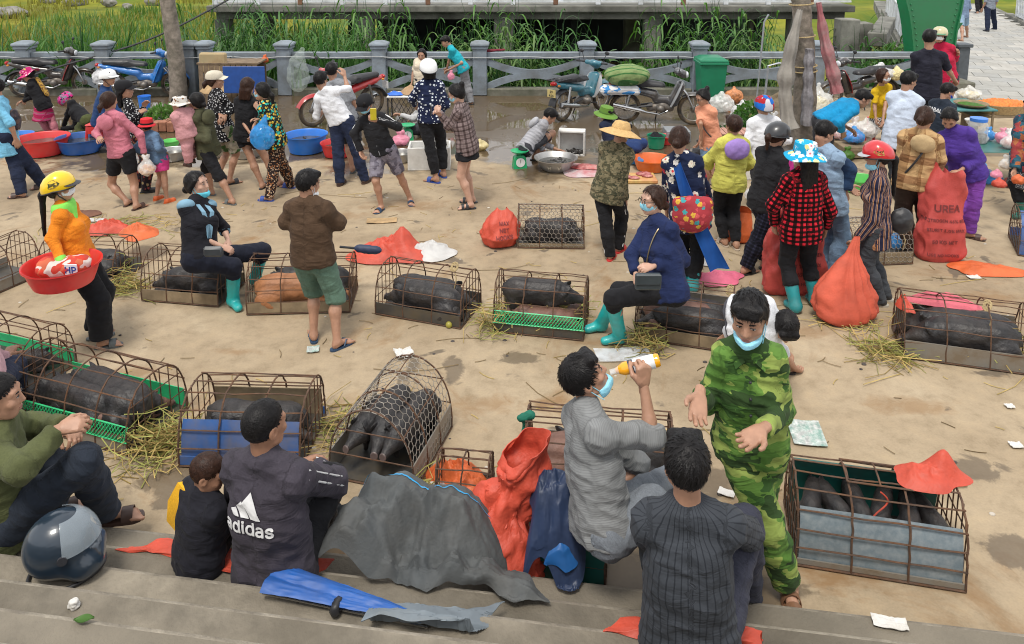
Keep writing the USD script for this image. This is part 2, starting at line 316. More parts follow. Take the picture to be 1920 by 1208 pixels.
def person(label,H=None,yaw=0.0,rf=None,lf=None,hip=None,hd=None,rh=None,lh=None,re=None,le=None,rk=None,lk=None,Y0=None,sex='m',det=0,skin='a',bulk=1.0,top=None,bot=None,skirt=None,shoe=None,hair=('short',HAIR),hat=None,mask=None,hyaw=0.0,hpitch=0.0,hroll=0.0,twist=0.0,curl=(.45,.45),hn=(None,None),hdir=(None,None),vest=None,extra=None,fyaw=None,child=False,wr=1.0,curve=0.0,group=None,cuffs=None,glasses=False,gaze=0,faceon=True,collar=.03,headk=1.0,sh=1.0):
 yw=math.radians(yaw);up=V(0,0,1)
 fwd=V(math.sin(yw),math.cos(yw),0)
 foot={}
 for k,sp in(('R',rf),('L',lf)):
  foot[k]=None if sp is None else(G(*sp)if isinstance(sp,tuple)else np.array(sp,float))
 got=[v for v in foot.values()if v is not None]
 base=np.mean(got,0)if got else None
 Y=Y0 if Y0 is not None else base[1]
 if H is None:
  H=float(np.clip((atY(hd[0],hd[1],Y+(hd[2]if len(hd)>2 else 0))[2]-base[2])/.935,1.0,1.85));print(f'H {H:.2f} {label[:60]}')
 s=H/1.65
 def pt(sp):
  if sp is None or isinstance(sp,np.ndarray):return sp
  if isinstance(sp[0],str):return G(sp[1],sp[2],sp[3])
  return atY(sp[0],sp[1],Y+(sp[2]if len(sp)>2 else 0.0))
 P=pt(hip)
 if P is None:P=V(base[0],base[1],base[2]+.505*H)-fwd*.02
 if base is None:base=V(P[0],P[1],0)
 Hc=pt(hd)
 hk=s*headk if child else(.45+.55*s)*1.04*headk
 if Hc is None:Hc=P+up*.43*H+fwd*.03
 ax=Hc-P;tot=np.linalg.norm(ax);want=.43*H
 if not.86<tot/want<1.14:print(f'torso {tot / want:.2f}: {label[:50]}')
 rise=0.0
 if isinstance(hip,tuple)and not isinstance(hip[0],str)and rk is None and lk is None and len(got)==2 and not child and P[2]-base[2]<.5*H:
  rise=base[2]+.5*H-P[2];P=P+V(0,0,rise);ax=Hc-P;tot=np.linalg.norm(ax);rise=rise/H
 if tot/want>1.10 and not(hip is not None and isinstance(hip,tuple)and isinstance(hip[0],str)):
  P=Hc-ax*(1.08*want/tot);ax=Hc-P;tot=np.linalg.norm(ax)
 u=nrm(ax)
 N=P+u*tot*.735-fwd*.012*s
 rgt=nrm(np.cross(fwd,u));f=np.cross(u,rgt)
 tw=math.radians(twist);rs=rgt*math.cos(tw)-f*math.sin(tw);fs=np.cross(u,rs)
 m_=sex=='m';shw=(.093 if m_ else.081)*H*bulk*sh
 mid=P+(N-P)*.5-f*curve
 S={'R':N-u*.022*H+rs*shw,'L':N-u*.022*H-rs*shw}
 J={'R':P+rgt*.056*H,'L':P-rgt*.056*H}
 sg={'R':1,'L':-1}
 A,K,FD={},{},{}
 for k in 'RL':
  fy=yaw+(6*sg[k])if fyaw is None else fyaw[0 if k=='R' else 1];fd=V(math.sin(math.radians(fy)),math.cos(math.radians(fy)),0);FD[k]=fd
  if foot[k]is None:foot[k]=V(base[0],base[1],base[2])+rgt*sg[k]*.06*H*V(1,1,0)
  A[k]=foot[k]-fd*.048*s+up*.07*s
  kn=pt(rk if k=='R' else lk);l1,l2=.245*H,.24*H
  if kn is None:
   d=A[k]-J[k];L=np.linalg.norm(d)
   if L>l1+l2:
    if L>1.12*(l1+l2):print(f'leg {L / (l1 + l2):.2f}: {label[:50]}')
    kn=J[k]+d*.505
   else:
    x=(l1*l1-l2*l2+L*L)/(2*L);hgt=math.sqrt(max(l1*l1-x*x,0));dn=d/L;po=f+rgt*sg[k]*.12;po=nrm(po-dn*(po@dn));kn=J[k]+dn*x+po*hgt
  K[k]=kn
 E_,W={},{}
 for k,hs,es in(('R',rh,re),('L',lh,le)):
  w=pt(hs);e=pt(es);l1,l2=.178*H,.155*H
  if w is None:w=S[k]-u*.31*H+rs*sg[k]*.05*H+fs*.05*H
  if e is None:
   d=w-S[k];L=np.linalg.norm(d)
   if L>l1+l2:
    if L>1.15*(l1+l2):print(f'arm {k} {L / (l1 + l2):.2f}: {label[:50]}')
    e=S[k]+d*.53
   else:
    x=(l1*l1-l2*l2+L*L)/(2*L);hgt=math.sqrt(max(l1*l1-x*x,0));dn=d/L;po=-fs*.7-u*.7+rs*sg[k]*.55;po=nrm(po-dn*(po@dn));e=S[k]+dn*x+po*hgt
  E_[k],W[k]=e,w
 hy=math.radians(yaw+twist*.0+hyaw);hp=math.radians(hpitch)
 hf=V(math.sin(hy)*math.cos(hp),math.cos(hy)*math.cos(hp),-math.sin(hp));hr=nrm(np.cross(hf,up));hu=np.cross(hr,hf)
 if hroll:a=math.radians(hroll);hr,hu=hr*math.cos(a)-hu*math.sin(a),hu*math.cos(a)+hr*math.sin(a)
 R=np.stack([hr,hf,hu],1)
 def hp_(x,y,z):return Hc+R@(V(x,y,z)*hk)
 o=base.copy()
 def torso(F,t,cut=None,kk=.03,thin=.89,hx=0.0):
  hipw=(.098 if m_ else.108)*bulk*s;cl=cut
  F.cone(P-rgt*(hipw-.045*s)-up*.0,P+rgt*(hipw-.045*s),.093*s*thin+t+hx,.093*s*thin+t+hx,kk,q=.92,qd=f,clip=cl)
  w=(.075 if m_ else.062)*s*bulk
  F.cone(P+u*.05*H,mid,.098*s*bulk*thin+t+(.012*s if m_ else.0),.112*s*bulk*thin+t,kk,q=.8,qd=f,clip=cl)
  F.cone(mid-rs*.045*s,P+(N-P)*.74-f*curve*.6-rs*.045*s,.095*s*thin+t,.10*s*bulk*thin+t,kk,q=.95,qd=fs,clip=cl)
  F.cone(mid+rs*.045*s,P+(N-P)*.74-f*curve*.6+rs*.045*s,.095*s*thin+t,.10*s*bulk*thin+t,kk,q=.95,qd=fs,clip=cl)
  F.cone(S['R']-rs*.01*s-u*.02*s,S['L']+rs*.01*s-u*.02*s,.052*s*thin+t,.052*s*thin+t,.04,clip=cl)
  for k in 'RL':
   F.cone(S[k]-u*.012*s,N+u*.03*s+rs*sg[k]*.02*s,.044*s*thin+t,.044*s*thin+t,.04,clip=cl)
   if not m_:F.ell(P+(N-P)*.62+fs*.075*s+rs*sg[k]*.07*s,np.stack([rs,fs,u],1),(.062*s+t,.06*s+t,.062*s+t),.04,clip=cl)
 ra=[.043,.036,.025]if m_ else[.038,.032,.022]
 ra=[x*s*.94*(bulk*.5+.5)for x in ra]
 hb=.009 if det>=2 else.013 if det==1 else.016
 B=Field();torso(B,-.006,thin=.90)
 for k in 'RL':
  B.cone(S[k],E_[k],ra[0],ra[1],.03);fm=E_[k]+(W[k]-E_[k])*.3
  B.cone(E_[k],fm,ra[1]*.96,ra[1]*1.02,.02);B.cone(fm,W[k],ra[1]*1.0,ra[2],.02)
  km=K[k]+(A[k]-K[k])*.32-FD[k]*.012*s
  B.cone(J[k],K[k],.086*s*(.6+.4*bulk),.054*s,.05);B.cone(K[k],km,.05*s,.054*s,.03);B.cone(km,A[k],.052*s,.034*s,.03)
  if shoe and shoe[0]!='none':
   g=foot[k]
   if shoe[0]in('boot','shoe'):B.cone(A[k],g+FD[k]*.03*s+up*.045*s,.032*s,.026*s,.02);continue
   B.cone(A[k]-up*.02*s,g-FD[k]*.07*s+up*.035*s,.034*s,.03*s,.02)
   sd=np.cross(FD[k],up);B.cone(A[k]-up*.01*s,g+FD[k]*.065*s+up*.03*s,.034*s,.03*s,.03,q=.75,qd=up)
   B.cone(g+FD[k]*.05*s+up*.024*s-sd*.012*s,g+FD[k]*.075*s+up*.024*s+sd*.018*s,.03*s,.03*s,.02,q=.7,qd=up)
   for i in range(5):B.cone(g+FD[k]*.07*s+up*.022*s+sd*sg[k]*(.022*i-.045)*-s*.9,g+FD[k]*(.128-.011*i)*s+up*.018*s+sd*sg[k]*(.022*i-.045)*-s*.95,.012*s,(.0125 if i==0 else.0095)*s,.006)
 nk=.052 if m_ else.044
 B.cone(N-u*.05*s,hp_(0,-.022,-.06),(nk+.008)*s,nk*s,.03)
 body=[B.mesh(hb)]
 Hd=Field()
 Hd.ell(hp_(0,-.012,.03),R,V(.076,.095,.089)*hk,.02);Hd.ell(hp_(0,.030,-.03),R,V(.061,.062,.078)*hk,.03)
 Hd.cone(hp_(0,.048,-.088),hp_(0,.052,-.088),.026*hk,.024*hk,.03);Hd.cone(hp_(-.05,.0,-.058),hp_(-.022,.05,-.084),.018*hk,.018*hk,.03);Hd.cone(hp_(.05,.0,-.058),hp_(.022,.05,-.084),.018*hk,.018*hk,.03)
 Hd.cone(hp_(0,.084,.012),hp_(0,.102,-.028),.0085*hk,.0125*hk,.012);Hd.cone(hp_(-.012,.09,-.032),hp_(.012,.09,-.032),.010*hk,.010*hk,.008)
 Hd.cone(hp_(-.045,.068,.03),hp_(.045,.068,.03),.014*hk,.014*hk,.02)
 for e in(-1,1):
  Hd.ell(hp_(e*.031,.094,.008),R,V(.018,.014,.012)*hk,.01,sub=True);Hd.ell(hp_(e*.045,.062,-.022),R,V(.022,.02,.02)*hk,.02)
  Hd.ell(hp_(e*.076,-.012,-.004),R,V(.010,.024,.034)*hk,.006);Hd.ell(hp_(e*.084,-.006,.0),R,V(.006,.012,.018)*hk,.004,sub=True)
  Hd.ell(hp_(e*.031,.077,.006),R,V(.0165,.0135,.0125)*hk,.004)
 Hd.ell(hp_(0,.086,-.060),R,V(.024,.010,.0075)*hk,.008);Hd.ell(hp_(0,.084,-.072),R,V(.020,.010,.008)*hk,.008)
 Hd.cone(hp_(0,-.022,-.05),N,nk*.98*s,nk*s,.02)
 body.append(Hd.mesh(.0042 if det>=2 else.006 if det==1 else.0085))
 for i,k in enumerate('RL'):
  d=W[k]-E_[k]if hdir[i]is None else np.asarray(hdir[i],float)
  n=hn[i]
  if n is None:n=-rs*sg[k]*.8+f*.25-u*.05 if abs(nrm(d)@up)>.6 else-up*.7-rs*sg[k]*.5
  hm=hand_mesh(W[k],d,np.asarray(n,float),k=='R',curl[i],s*(1.06 if m_ else.95),.0032 if det>=2 else.005)
  body.append(hm)
 try:
  mm=None
  for b in body:
   q=m3.Manifold(m3.Mesh(np.asarray(b.vertices,np.float32),np.asarray(b.faces,np.uint32)))
   if q.is_empty():raise ValueError
   mm=q if mm is None else mm+q
  g=mm.simplify(.0010 if det>=2 else.0020 if det else.0030).to_mesh();bm=trimesh.Trimesh(g.vert_properties[:,:3],g.tri_verts,process=False)
 except Exception:
  bm=cat(body)
 T=thing('person',label,'person',o,group=group)
 loc=lambda m:trimesh.Trimesh(np.asarray(m.vertices)-o,m.faces,process=False)
 part(T,'body',loc(bm),SKIN[skin],smooth=True)
 segs=[(P-o,N-o,.13*s,f)]+[(S[k]-o,E_[k]-o,.05*s,f)for k in 'RL']+[(E_[k]-o,W[k]-o,.04*s,f)for k in 'RL']
 lsegs=[(J[k]-o,K[k]-o,.075*s,f)for k in 'RL']+[(K[k]-o,A[k]-o,.055*s,f)for k in 'RL']+[(P-o+u*.02,P-o+u*.12,.13*s,f)]
 made_={}
 def garment(name,F,m,h,amp,cuts=(),sg_=segs,seed=1):
  q=F.mesh(h,cuts)
  if not len(q.vertices):return
  q=loc(q);L_=np.asarray(q.vertices)
  n1=meshkit.fbm(L_*np.array([15.,15.,9.])/s+seed*3.7+o,3,seed);n2=1-np.abs(meshkit.noise(L_@np.array([[9.,3,4],[-3,8.,5],[2,-5,12.]])/s*1.3+seed,seed+5)*2-1)
  d=((n1-.5)*.8+(n2-.6)*1.0)*amp
  q=slim(trimesh.Trimesh(L_+np.asarray(q.vertex_normals)*d[:,None],q.faces,process=False),.0007 if det>=2 else.0013 if det else.0022);uv=limb_uv(np.asarray(q.vertices),sg_)
  made_[name]=q
  return part(T,name,q,m,smooth=True,uv=uv)
 hg=.0078 if det>=2 else.011 if det==1 else.0145
 amp=.0135*s*wr
 if bot:
  bm_,ln,t=bot[:3];fl=bot[3]if len(bot)>3 else 0.0
  F=Field();hipw=(.098 if m_ else.108)*bulk*s
  tk=top is not None and top[2]<.03;wz=(top[2]-min(rise,.12)+.035)*H if tk else.075*H;wc=[(P+u*wz,u)]
  F.cone(P-rgt*(hipw-.045*s),P+rgt*(hipw-.045*s),.093*s+t,.093*s+t,.05,q=.92,qd=f,clip=wc)
  if not tk:F.cone(P+u*.03*H,P+u*.085*H,.100*s*bulk+t,.097*s*bulk+t,.05,q=.85,qd=f,clip=[(P+u*.075*H,u)])
  for k in 'RL':
   if ln<1:
    c=J[k]+(K[k]-J[k])*ln;F.cone(J[k],K[k],.088*s*(.6+.4*bulk)+t,.062*s+t+fl,.05,clip=[(c,nrm(K[k]-J[k]))])
   else:
    F.cone(J[k],K[k],.088*s*(.6+.4*bulk)+t,.058*s+t+fl*.4,.05)
    q=ln-1;c=K[k]+(A[k]-K[k])*q+(up*-.03*s if ln>=1.98 else 0);km=K[k]+(A[k]-K[k])*.4-FD[k]*.008*s
    cl=[(c,nrm(A[k]-K[k]))]
    F.cone(K[k],km,.057*s+t+fl*.4,.056*s+t+fl*.6,.03,clip=cl)
    F.cone(km,A[k]-up*.03*s,.056*s+t+fl*.6,.040*s+t+fl,.03,clip=cl)
  garment('trousers' if ln>1.3 else 'shorts',F,bm_,hg,amp*.9,(),lsegs,2)
 if skirt:
  sm,ln,w=skirt;F=Field();c=P-up*ln*H
  F.cone(P+u*.06*H,P,.12*s,.125*s,.03,q=.85,qd=f,clip=[(P+u*.06*H,u)]);F.cone(P,c,.14*s,w,.05,q=.85,qd=f,clip=[(c,-up)])
  for k in 'RL':F.cone(J[k],J[k]+(K[k]-J[k])*.8,.1*s,.08*s,.05,clip=[(c,-up)])
  garment('skirt',F,sm,hg,amp*1.2,(),lsegs,3)
 if top:
  tm,sl,hem,t=top[:4];hem-=min(rise,.12);sm=top[4]if len(top)>4 else tm
  F=Field();hp0=P+u*hem*H
  torso(F,t,cut=[(hp0,-u)],hx=.014 if hem<.03 else 0)
  if hem<.03:
   lo_=P+u*(hem-.02)*H;c0=P+(N-P)*.55
   for e in(-1,1):F.cone(c0+rs*e*.055*s*bulk,lo_+rgt*e*(.058 if m_ else.05)*s*bulk,.092*s+t,(.112 if m_ else.106)*s+t+.006,.05,q=.95,qd=f,clip=[(hp0,-u)])
  if hem<-.02:
   for k in 'RL':F.cone(J[k]*.6+P*.4,J[k]*.6+P*.4-up*(.05-hem)*H,.108*s*(.5+.5*bulk)+t,.108*s*(.5+.5*bulk)+t,.03,q=.95,qd=f,clip=[(hp0,-u)])
  if collar:F.cone(N,N+(hp_(0,-.02,-.05)-N)*.75,(nk+.012)*s+t*.5,(nk+.006)*s+t*.5,.02,clip=[(N+u*collar*s,nrm(u+fs*.25))])
  F2=F if sm is tm else Field()
  for k in 'RL':
   if sl<=1:
    c=S[k]+(E_[k]-S[k])*sl;F2.cone(S[k],E_[k],ra[0]+t*.8,ra[1]+t*1.2,.03,clip=[(c,nrm(E_[k]-S[k]))])
   else:
    F2.cone(S[k],E_[k],ra[0]+t*.8,ra[1]+t*.95,.03);c=E_[k]+(W[k]-E_[k])*(sl-1);F2.cone(E_[k],W[k],ra[1]+t,ra[2]+t*.9,.03,clip=[(c,nrm(W[k]-E_[k]))])
  garment('jacket' if sl>1.2 else 'shirt',F,tm,hg,amp,(),segs,4)
  if F2 is not F:garment('sleeves',F2,sm,hg,amp,(),segs,5)
  if cuffs:
   for k in 'RL':
    c=E_[k]+(W[k]-E_[k])*(sl-1);d=nrm(W[k]-E_[k]);part(T,'cuff',loc(tube([c-d*.035,c+d*.004],ra[2]+t*1.15+.004,12)),cuffs,smooth=40)
 if shoe and shoe[0]!='none':
  kind,sm=shoe[:2]
  for k in 'RL':
   g,fd=foot[k],FD[k];sd=np.cross(fd,up)
   if kind in('sandal','flip'):
    part(T,'sandal_sole',loc(sole_mesh(g+V(0,0,-.006),fd,.262*s,.022*s)),sm,smooth=30)
    if kind=='flip':
     for e in(-1,1):part(T,'sandal_strap',loc(tube([g+fd*.075*s+up*.04*s,g+fd*.04*s+sd*e*.025*s+up*.062*s,g-fd*.0*s+sd*e*.046*s+up*.02*s],.007*s,6)),sm)
    else:
     for y0 in((.045,)if kind=='sandal' and len(shoe)<3 else(.06,.0)):
      a=np.linspace(0,PI,9);pts=[g+fd*y0*s+sd*math.cos(x)*.047*s+up*(.012+.058*math.sin(x)*(1 if y0>.03 else 1.25))*s for x in a]
      part(T,'sandal_strap',loc(strip(pts,fd,.06*s if len(shoe)<3 else.035*s,.005)),sm)
   elif kind=='boot':
    F=Field();top_=K[k]+(A[k]-K[k])*(.32 if len(shoe)<3 else shoe[2]);d=nrm(A[k]-K[k])
    F.cone(top_-d*.05,A[k],.070*s,.056*s,.03,clip=[(top_,-d)]);F.cone(A[k],g-fd*.055*s+up*.05*s,.05*s,.043*s,.03)
    F.cone(A[k]-up*.01,g+fd*.085*s+up*.035*s,.05*s,.042*s,.03,q=.85,qd=up)
    q=loc(F.mesh(hg,[(g+up*.0,-up)]));part(T,'rubber_boot',slim(bumpy(q,.003,14,3),.001),sm,smooth=True)
   else:
    F=Field();F.cone(g-fd*.07*s+up*.04*s,A[k]+up*.01,.042*s,.044*s,.03,clip=[(A[k]+up*.02*s,up)]);F.cone(A[k]-up*.02,g+fd*.08*s+up*.035*s,.046*s,.04*s,.03,q=.85,qd=up);F.cone(g+fd*.08*s+up*.03*s,g+fd*.105*s+up*.026*s,.042*s,.034*s,.02,q=.75,qd=up)
    part(T,'shoe',slim(loc(F.mesh(hg*.8,[(g,-up)])),.0012),sm,smooth=True)
    part(T,'shoe_sole',loc(sole_mesh(g,fd,.28*s,.02*s)),shoe[2]if len(shoe)>2 else sm)
 st,hm=hair[0],hair[1]
 if st!='none':
  F=Field();sl_=nrm(V(0,.68,-.73))if st in('short','crop','fringe')else nrm(V(0,.8,-.55))
  pl=[(hp_(0,.0,-.002 if st!='crop' else.01),R@sl_)];g_=.009 if st=='crop' else.014
  F.ell(hp_(0,-.012,.032),R,V(.073+g_,.092+g_,.086+g_)*hk,.02,clip=pl)
  if st!='crop':
   if st in('short','fringe'):F.cone(hp_(-.05,.066,.088),hp_(.05,.066,.088),.022*hk,.022*hk,.03)
   if st in('short','fringe'):F.cone(hp_(-.045,.086,.062),hp_(.03,.090,.066),.013*hk,.014*hk,.02)
  if st in('pony','long','bun','bob'):
   for e in(-1,1):F.cone(hp_(e*.074,.03,.05),hp_(e*.076,-.02,-.02),.018*hk,.02*hk,.03)
   F.ell(hp_(0,-.05,-.01),R,V(.07,.055,.08)*hk,.03)
  if st=='pony':
   ln=hair[2]if len(hair)>2 else.28;p0=hp_(0,-.105,.0);p1=hp_(0,-.145,-.05);p2=p1-up*ln-f*.01
   F.cone(p0,p1,.028*hk,.026*hk,.02);F.cone(p1,p2,.028*hk,.014*hk,.03)
  if st=='long':
   ln=hair[2]if len(hair)>2 else.3
   for e in(-.5,0,.5):q=hp_(e*.09,-.075,-.05);F.cone(q,q-u*ln-f*.015+rs*e*.02,.042*hk,.026*hk,.03)
  if st=='bun':
   bz=hair[2]if len(hair)>2 else-.01
   F.cone(hp_(0,-.09,bz*.6),hp_(0,-.115,bz),.036*hk,.036*hk,.015)
  if st=='bob':
   for e in(-1,-.6,.6,1):F.cone(hp_(e*.078,-.01-.05*(abs(e)<.9),.03),hp_(e*.076,-.0-.05*(abs(e)<.9),-.085),.022*hk,.018*hk,.03)
  q=loc(F.mesh(.0055 if det>=2 else.008));lv=(np.asarray(q.vertices)+o-Hc)@R
  dn=(meshkit.fbm(lv*np.array([120.,60.,22.])+label.__len__(),3,7)-.5)*(.008 if st!='crop' else.004)
  hm_=trimesh.Trimesh(np.asarray(q.vertices)+np.asarray(q.vertex_normals)*dn[:,None],q.faces,process=False)
  hm_=slim(hm_,.0012 if det else.002)
  if not(hat and hat[0]=='helmet'):
   r_=np.random.default_rng(len(label)+int(1e3*abs(P[0])));n_=(900 if det>=2 else 300 if det else 120);d_=r_.normal(size=(n_*3,3));d_/=np.linalg.norm(d_,axis=1,keepdims=True)
   rad=V(.073+g_,.092+g_,.086+g_);c0=V(0,-.012,.032);p_=c0+d_*rad;n0=sl_;p_=p_[((p_-V(0,0,0))@n0<-.004)][:n_]
   nn=(p_-c0)/rad**2;nn/=np.linalg.norm(nn,axis=1,keepdims=True);fl=(p_-V(0.01,-.05,.12))*V(1,1,.7)+r_.normal(size=p_.shape)*.016;fl-=nn*(fl*nn).sum(1,keepdims=True);fl/=np.linalg.norm(fl,axis=1,keepdims=True)+1e-9
   sd_=np.cross(fl,nn);L_=r_.uniform(.03,.06,len(p_))[:,None]*(.35 if st=='crop' else 1.0);w_=r_.uniform(.002,.0042,len(p_))[:,None];b_=p_-nn*.004
   Q=np.stack([b_-sd_*w_,b_+sd_*w_,b_+fl*L_*.55+nn*.004-sd_*w_*.8,b_+fl*L_*.55+nn*.004+sd_*w_*.8,b_+fl*L_+nn*r_.uniform(-.006,.003,len(p_))[:,None]],1).reshape(-1,3);i_=np.arange(len(p_))[:,None]*5
   fc=np.vstack([i_+np.array([[0,1,3]]),i_+np.array([[0,3,2]]),i_+np.array([[2,3,4]])]);hm_=cat([hm_,trimesh.Trimesh(Q*hk@R.T+Hc-o,fc,process=False)])
  part(T,'hair',hm_,hm,smooth=True)
 hs=lambda m:trimesh.Trimesh(np.asarray(m.vertices)*hk@R.T+Hc-o,m.faces,process=False)
 def ball(c,r,sub=1):
  b=trimesh.creation.icosphere(sub);b.vertices=b.vertices*np.asarray(r)+np.asarray(c);return b
 if faceon:
  for e in(-1,1):
   part(T,'eye',hs(ball((e*.031,.0855,.0055),(.0125,.0065,.0048),2 if det>=2 else 1)),EYEW,smooth=True);part(T,'iris',hs(ball((e*.031+gaze*.004,.0895,.005),(.0052,.0045,.0048),1)),EYED,smooth=True)
   part(T,'eyebrow',hs(tube([(e*.014,.0885,.024),(e*.032,.0905,.029),(e*.05,.077,.025)],[.0032,.0038,.002],5)),hm)
   part(T,'eyelid',hs(tube([(e*.018,.089,.0085),(e*.031,.0935,.0122),(e*.044,.086,.0088)],.0022,5)),EYED if det else SKIN[skin])
  part(T,'lips',hs(cat([ball((0,.0905,-.0605),(.0235,.0075,.0052)),ball((0,.0895,-.071),(.019,.0075,.0058))])),LIP,smooth=True)
 if mask:
  mm,how=mask;dz=0 if how=='up' else-.062 if how=='chin' else 0
  F=Field();F.ell(hp_(0,.034,-.034+dz*.75),R,V(.066,.070,.062)*hk,.02,clip=[(hp_(0,.022,0),R@V(0,-1,0))]);F.cone(hp_(0,.078,-.004+dz),hp_(0,.092,-.032+dz),.014*hk,.018*hk,.03)
  q=F.mesh(.006,[(hp_(0,0,.0+dz),R@V(0,.12,1)),(hp_(0,0,-.102+dz*.75),R@V(0,0,-1))])
  part(T,'face_mask',slim(loc(bumpy(q,.003,(30,30,90),2)),.0008),mm,smooth=True)
  for e in(-1,1):part(T,'mask_loop',hs(tube([(e*.064,.03,-.012+dz),(e*.079,.0,.012),(e*.082,-.022,0),(e*.066,.024,-.058+dz)],.0022,4)),mm)
 if glasses:
  for e in(-1,1):part(T,'glasses',hs(cat([tube(arc((e*.032,.103,.004),.02,0,2*PI,14)[:-1],.0022,4,closed=True),tube([(e*.052,.1,.006),(e*.08,-.0,.012)],.002,4)])),RUB)
  part(T,'glasses',hs(tube([(-.012,.105,.008),(.012,.105,.008)],.002,4)),RUB)
 if hat:HATS[hat[0]](T,hs,*hat[1:])
 ctx=dict(T=T,o=o,P=P,N=N,u=u,f=f,fs=fs,rs=rs,r=rgt,S=S,E=E_,W=W,K=K,A=A,J=J,Hc=Hc,R=R,s=s,loc=loc,hs=hs,hp=hp_,G=made_,H=H,ra=ra)
 if extra:extra(ctx)
 return ctx
def strip(pts,wdir,w,t):
 """A flat strap through pts, w wide along wdir."""
 p=np.asarray(pts,float);tg=np.gradient(p,axis=0);wd=nrm(wdir);n=np.cross(tg,wd);n/=np.linalg.norm(n,axis=1,keepdims=True)+1e-9
 v=np.concatenate([p-wd*w/2-n*t/2,p+wd*w/2-n*t/2,p+wd*w/2+n*t/2,p-wd*w/2+n*t/2]);N_=len(p);f=[]
 for i in range(N_-1):
  for a in range(4):b=(a+1)%4;f+=[(a*N_+i,b*N_+i,b*N_+i+1),(a*N_+i,b*N_+i+1,a*N_+i+1)]
 for e,fl in((0,1),(N_-1,-1)):
  q=[(e,N_+e,2*N_+e),(e,2*N_+e,3*N_+e)];f+=[x[::-fl]for x in q]
 m=trimesh.Trimesh(v,f,process=False);return m
def dome(rx,ry,rz,z0,n=24,rows=9,a1=PI/2,cy=-.012):
 pr=[(math.cos(a),math.sin(a))for a in np.linspace(0,a1,rows)]
 m=trimesh.creation.revolve(np.array([(x,z)for x,z in pr]),sections=n);m.vertices[:,0]*=rx;m.vertices[:,1]*=ry;m.vertices[:,2]=m.vertices[:,2]*rz+z0;m.vertices[:,1]+=cy
 return m
def shell(prof,n=28,sx=1.,sy=1.,cy=-.012,fn=None,seed=0,amp=0.0):
 m=lathe(prof,n,sx,sy);v=np.asarray(m.vertices).copy()
 if fn:v=fn(v)
 v[:,1]+=cy
 m=trimesh.Trimesh(v,m.faces,process=False)
 return bumpy(m,amp,25,seed)if amp else m
def hat_helmet(T,hs,m,visor=None,trim=None,strap=True,decal=None,full=False):
 z0=.012
 part(T,'helmet',hs(shell([(.101,-.012),(.112,-.012),(.116,.0),(.117,.03),(.108,.072),(.085,.105),(.05,.126),(.0,.133)],30,1,1.17,fn=lambda v:np.stack([v[:,0],v[:,1],v[:,2]+z0-.035*np.clip(-v[:,1]/.13,0,1)],1))),m,smooth=50)
 part(T,'helmet_rim',hs(tube([(.114*math.cos(a),.133*math.sin(a)-.012,z0-.012-.035*max(-math.sin(a),0))for a in np.linspace(0,2*PI,29)[:-1]],.006,6,closed=True)),trim or RUB,smooth=50)
 if visor is not None:
  vz=strip([(.104*math.sin(a),.105*math.cos(a)*1.0+.03,.032-.0*abs(a))for a in np.linspace(-1.15,1.15,13)],(0,.92,-.28),.065,.004);part(T,'helmet_visor',hs(vz),visor,smooth=50)
 if strap:
  for e in(-1,1):part(T,'chin_strap',hs(tube([(e*.1,.0,.0),(e*.082,.012,-.05),(e*.04,.045,-.105),(0,.055,-.115)],.0055,5)),STRAP,smooth=50)
 if decal is not None:
  for e in(-1,1):part(T,'helmet_decal',hs(trimesh.Trimesh(*_decal(e),process=False)),decal,smooth=50)
def _decal(e):
 v,fc=[],[]
 n=14
 def pos(th,z):
  r=np.interp(z,[0,.03,.072,.105,.126],[.1165,.1185,.1095,.0865,.0515]);return(e*r*math.cos(th),r*1.17*math.sin(th)-.012,z+.012-.035*max(-math.sin(th),0))
 v.append(pos(.0,.05))
 for i in range(n):a=2*PI*i/n;v.append(pos(.42*math.cos(a)*(.8+.2*math.cos(3*a)),.052+.036*math.sin(a)))
 for i in range(n):t=(0,1+i,1+(i+1)%n);fc.append(t if e<0 else t[::-1])
 return np.array(v),np.array(fc)
def hat_cap(T,hs,m,brim=None,back=False):
 part(T,'cap',hs(shell([(.1,.028),(.103,.05),(.097,.092),(.075,.122),(.04,.136),(0,.139)],26,1,1.16,amp=.0025)),m,smooth=60)
 sgn=-1 if back else 1
 part(T,'cap_brim',hs(strip([(.085*math.sin(a),sgn*(.085*math.cos(a)+.055)-.012,.045+.012*math.cos(a)-.02*abs(a))for a in np.linspace(-1.25,1.25,13)],(0,.95*sgn,-.22),.085,.006)),brim or m,smooth=60)
def hat_brim(T,hs,m,w=.075,droop=.035,crown=.10,band=None,wav=.012,top=.09):
 """Round hat with a soft brim."""
 def wavy(v):
  r=np.hypot(v[:,0],v[:,1]/1.12);a=np.arctan2(v[:,1],v[:,0]);return np.stack([v[:,0],v[:,1],v[:,2]+np.clip((r-.1)/w,0,1)*wav*np.sin(3*a+1)],1)
 part(T,'hat_crown',hs(shell([(.098,.03),(.099,.06),(top,.03+crown*.92),(top*.6,.035+crown),(0,.037+crown)],28,1,1.12,amp=.003)),m,smooth=40)
 part(T,'hat_brim',hs(shell([(.095,.032),(.097,.036),(.10+w*.5,.036-droop*.45),(.10+w,.034-droop),(.10+w,.029-droop),(.10+w*.5,.030-droop*.45),(.095,.030)],34,1,1.12,fn=wavy)),m,smooth=50)
 if band is not None:part(T,'hat_band',hs(shell([(.0995,.034),(.1015,.04),(.1005,.062),(.0985,.064)],28,1,1.12)),band,smooth=50)
HATS=dict(helmet=hat_helmet,cap=hat_cap,brim=hat_brim)
rng=random.Random(7);nr=np.random.default_rng(7)
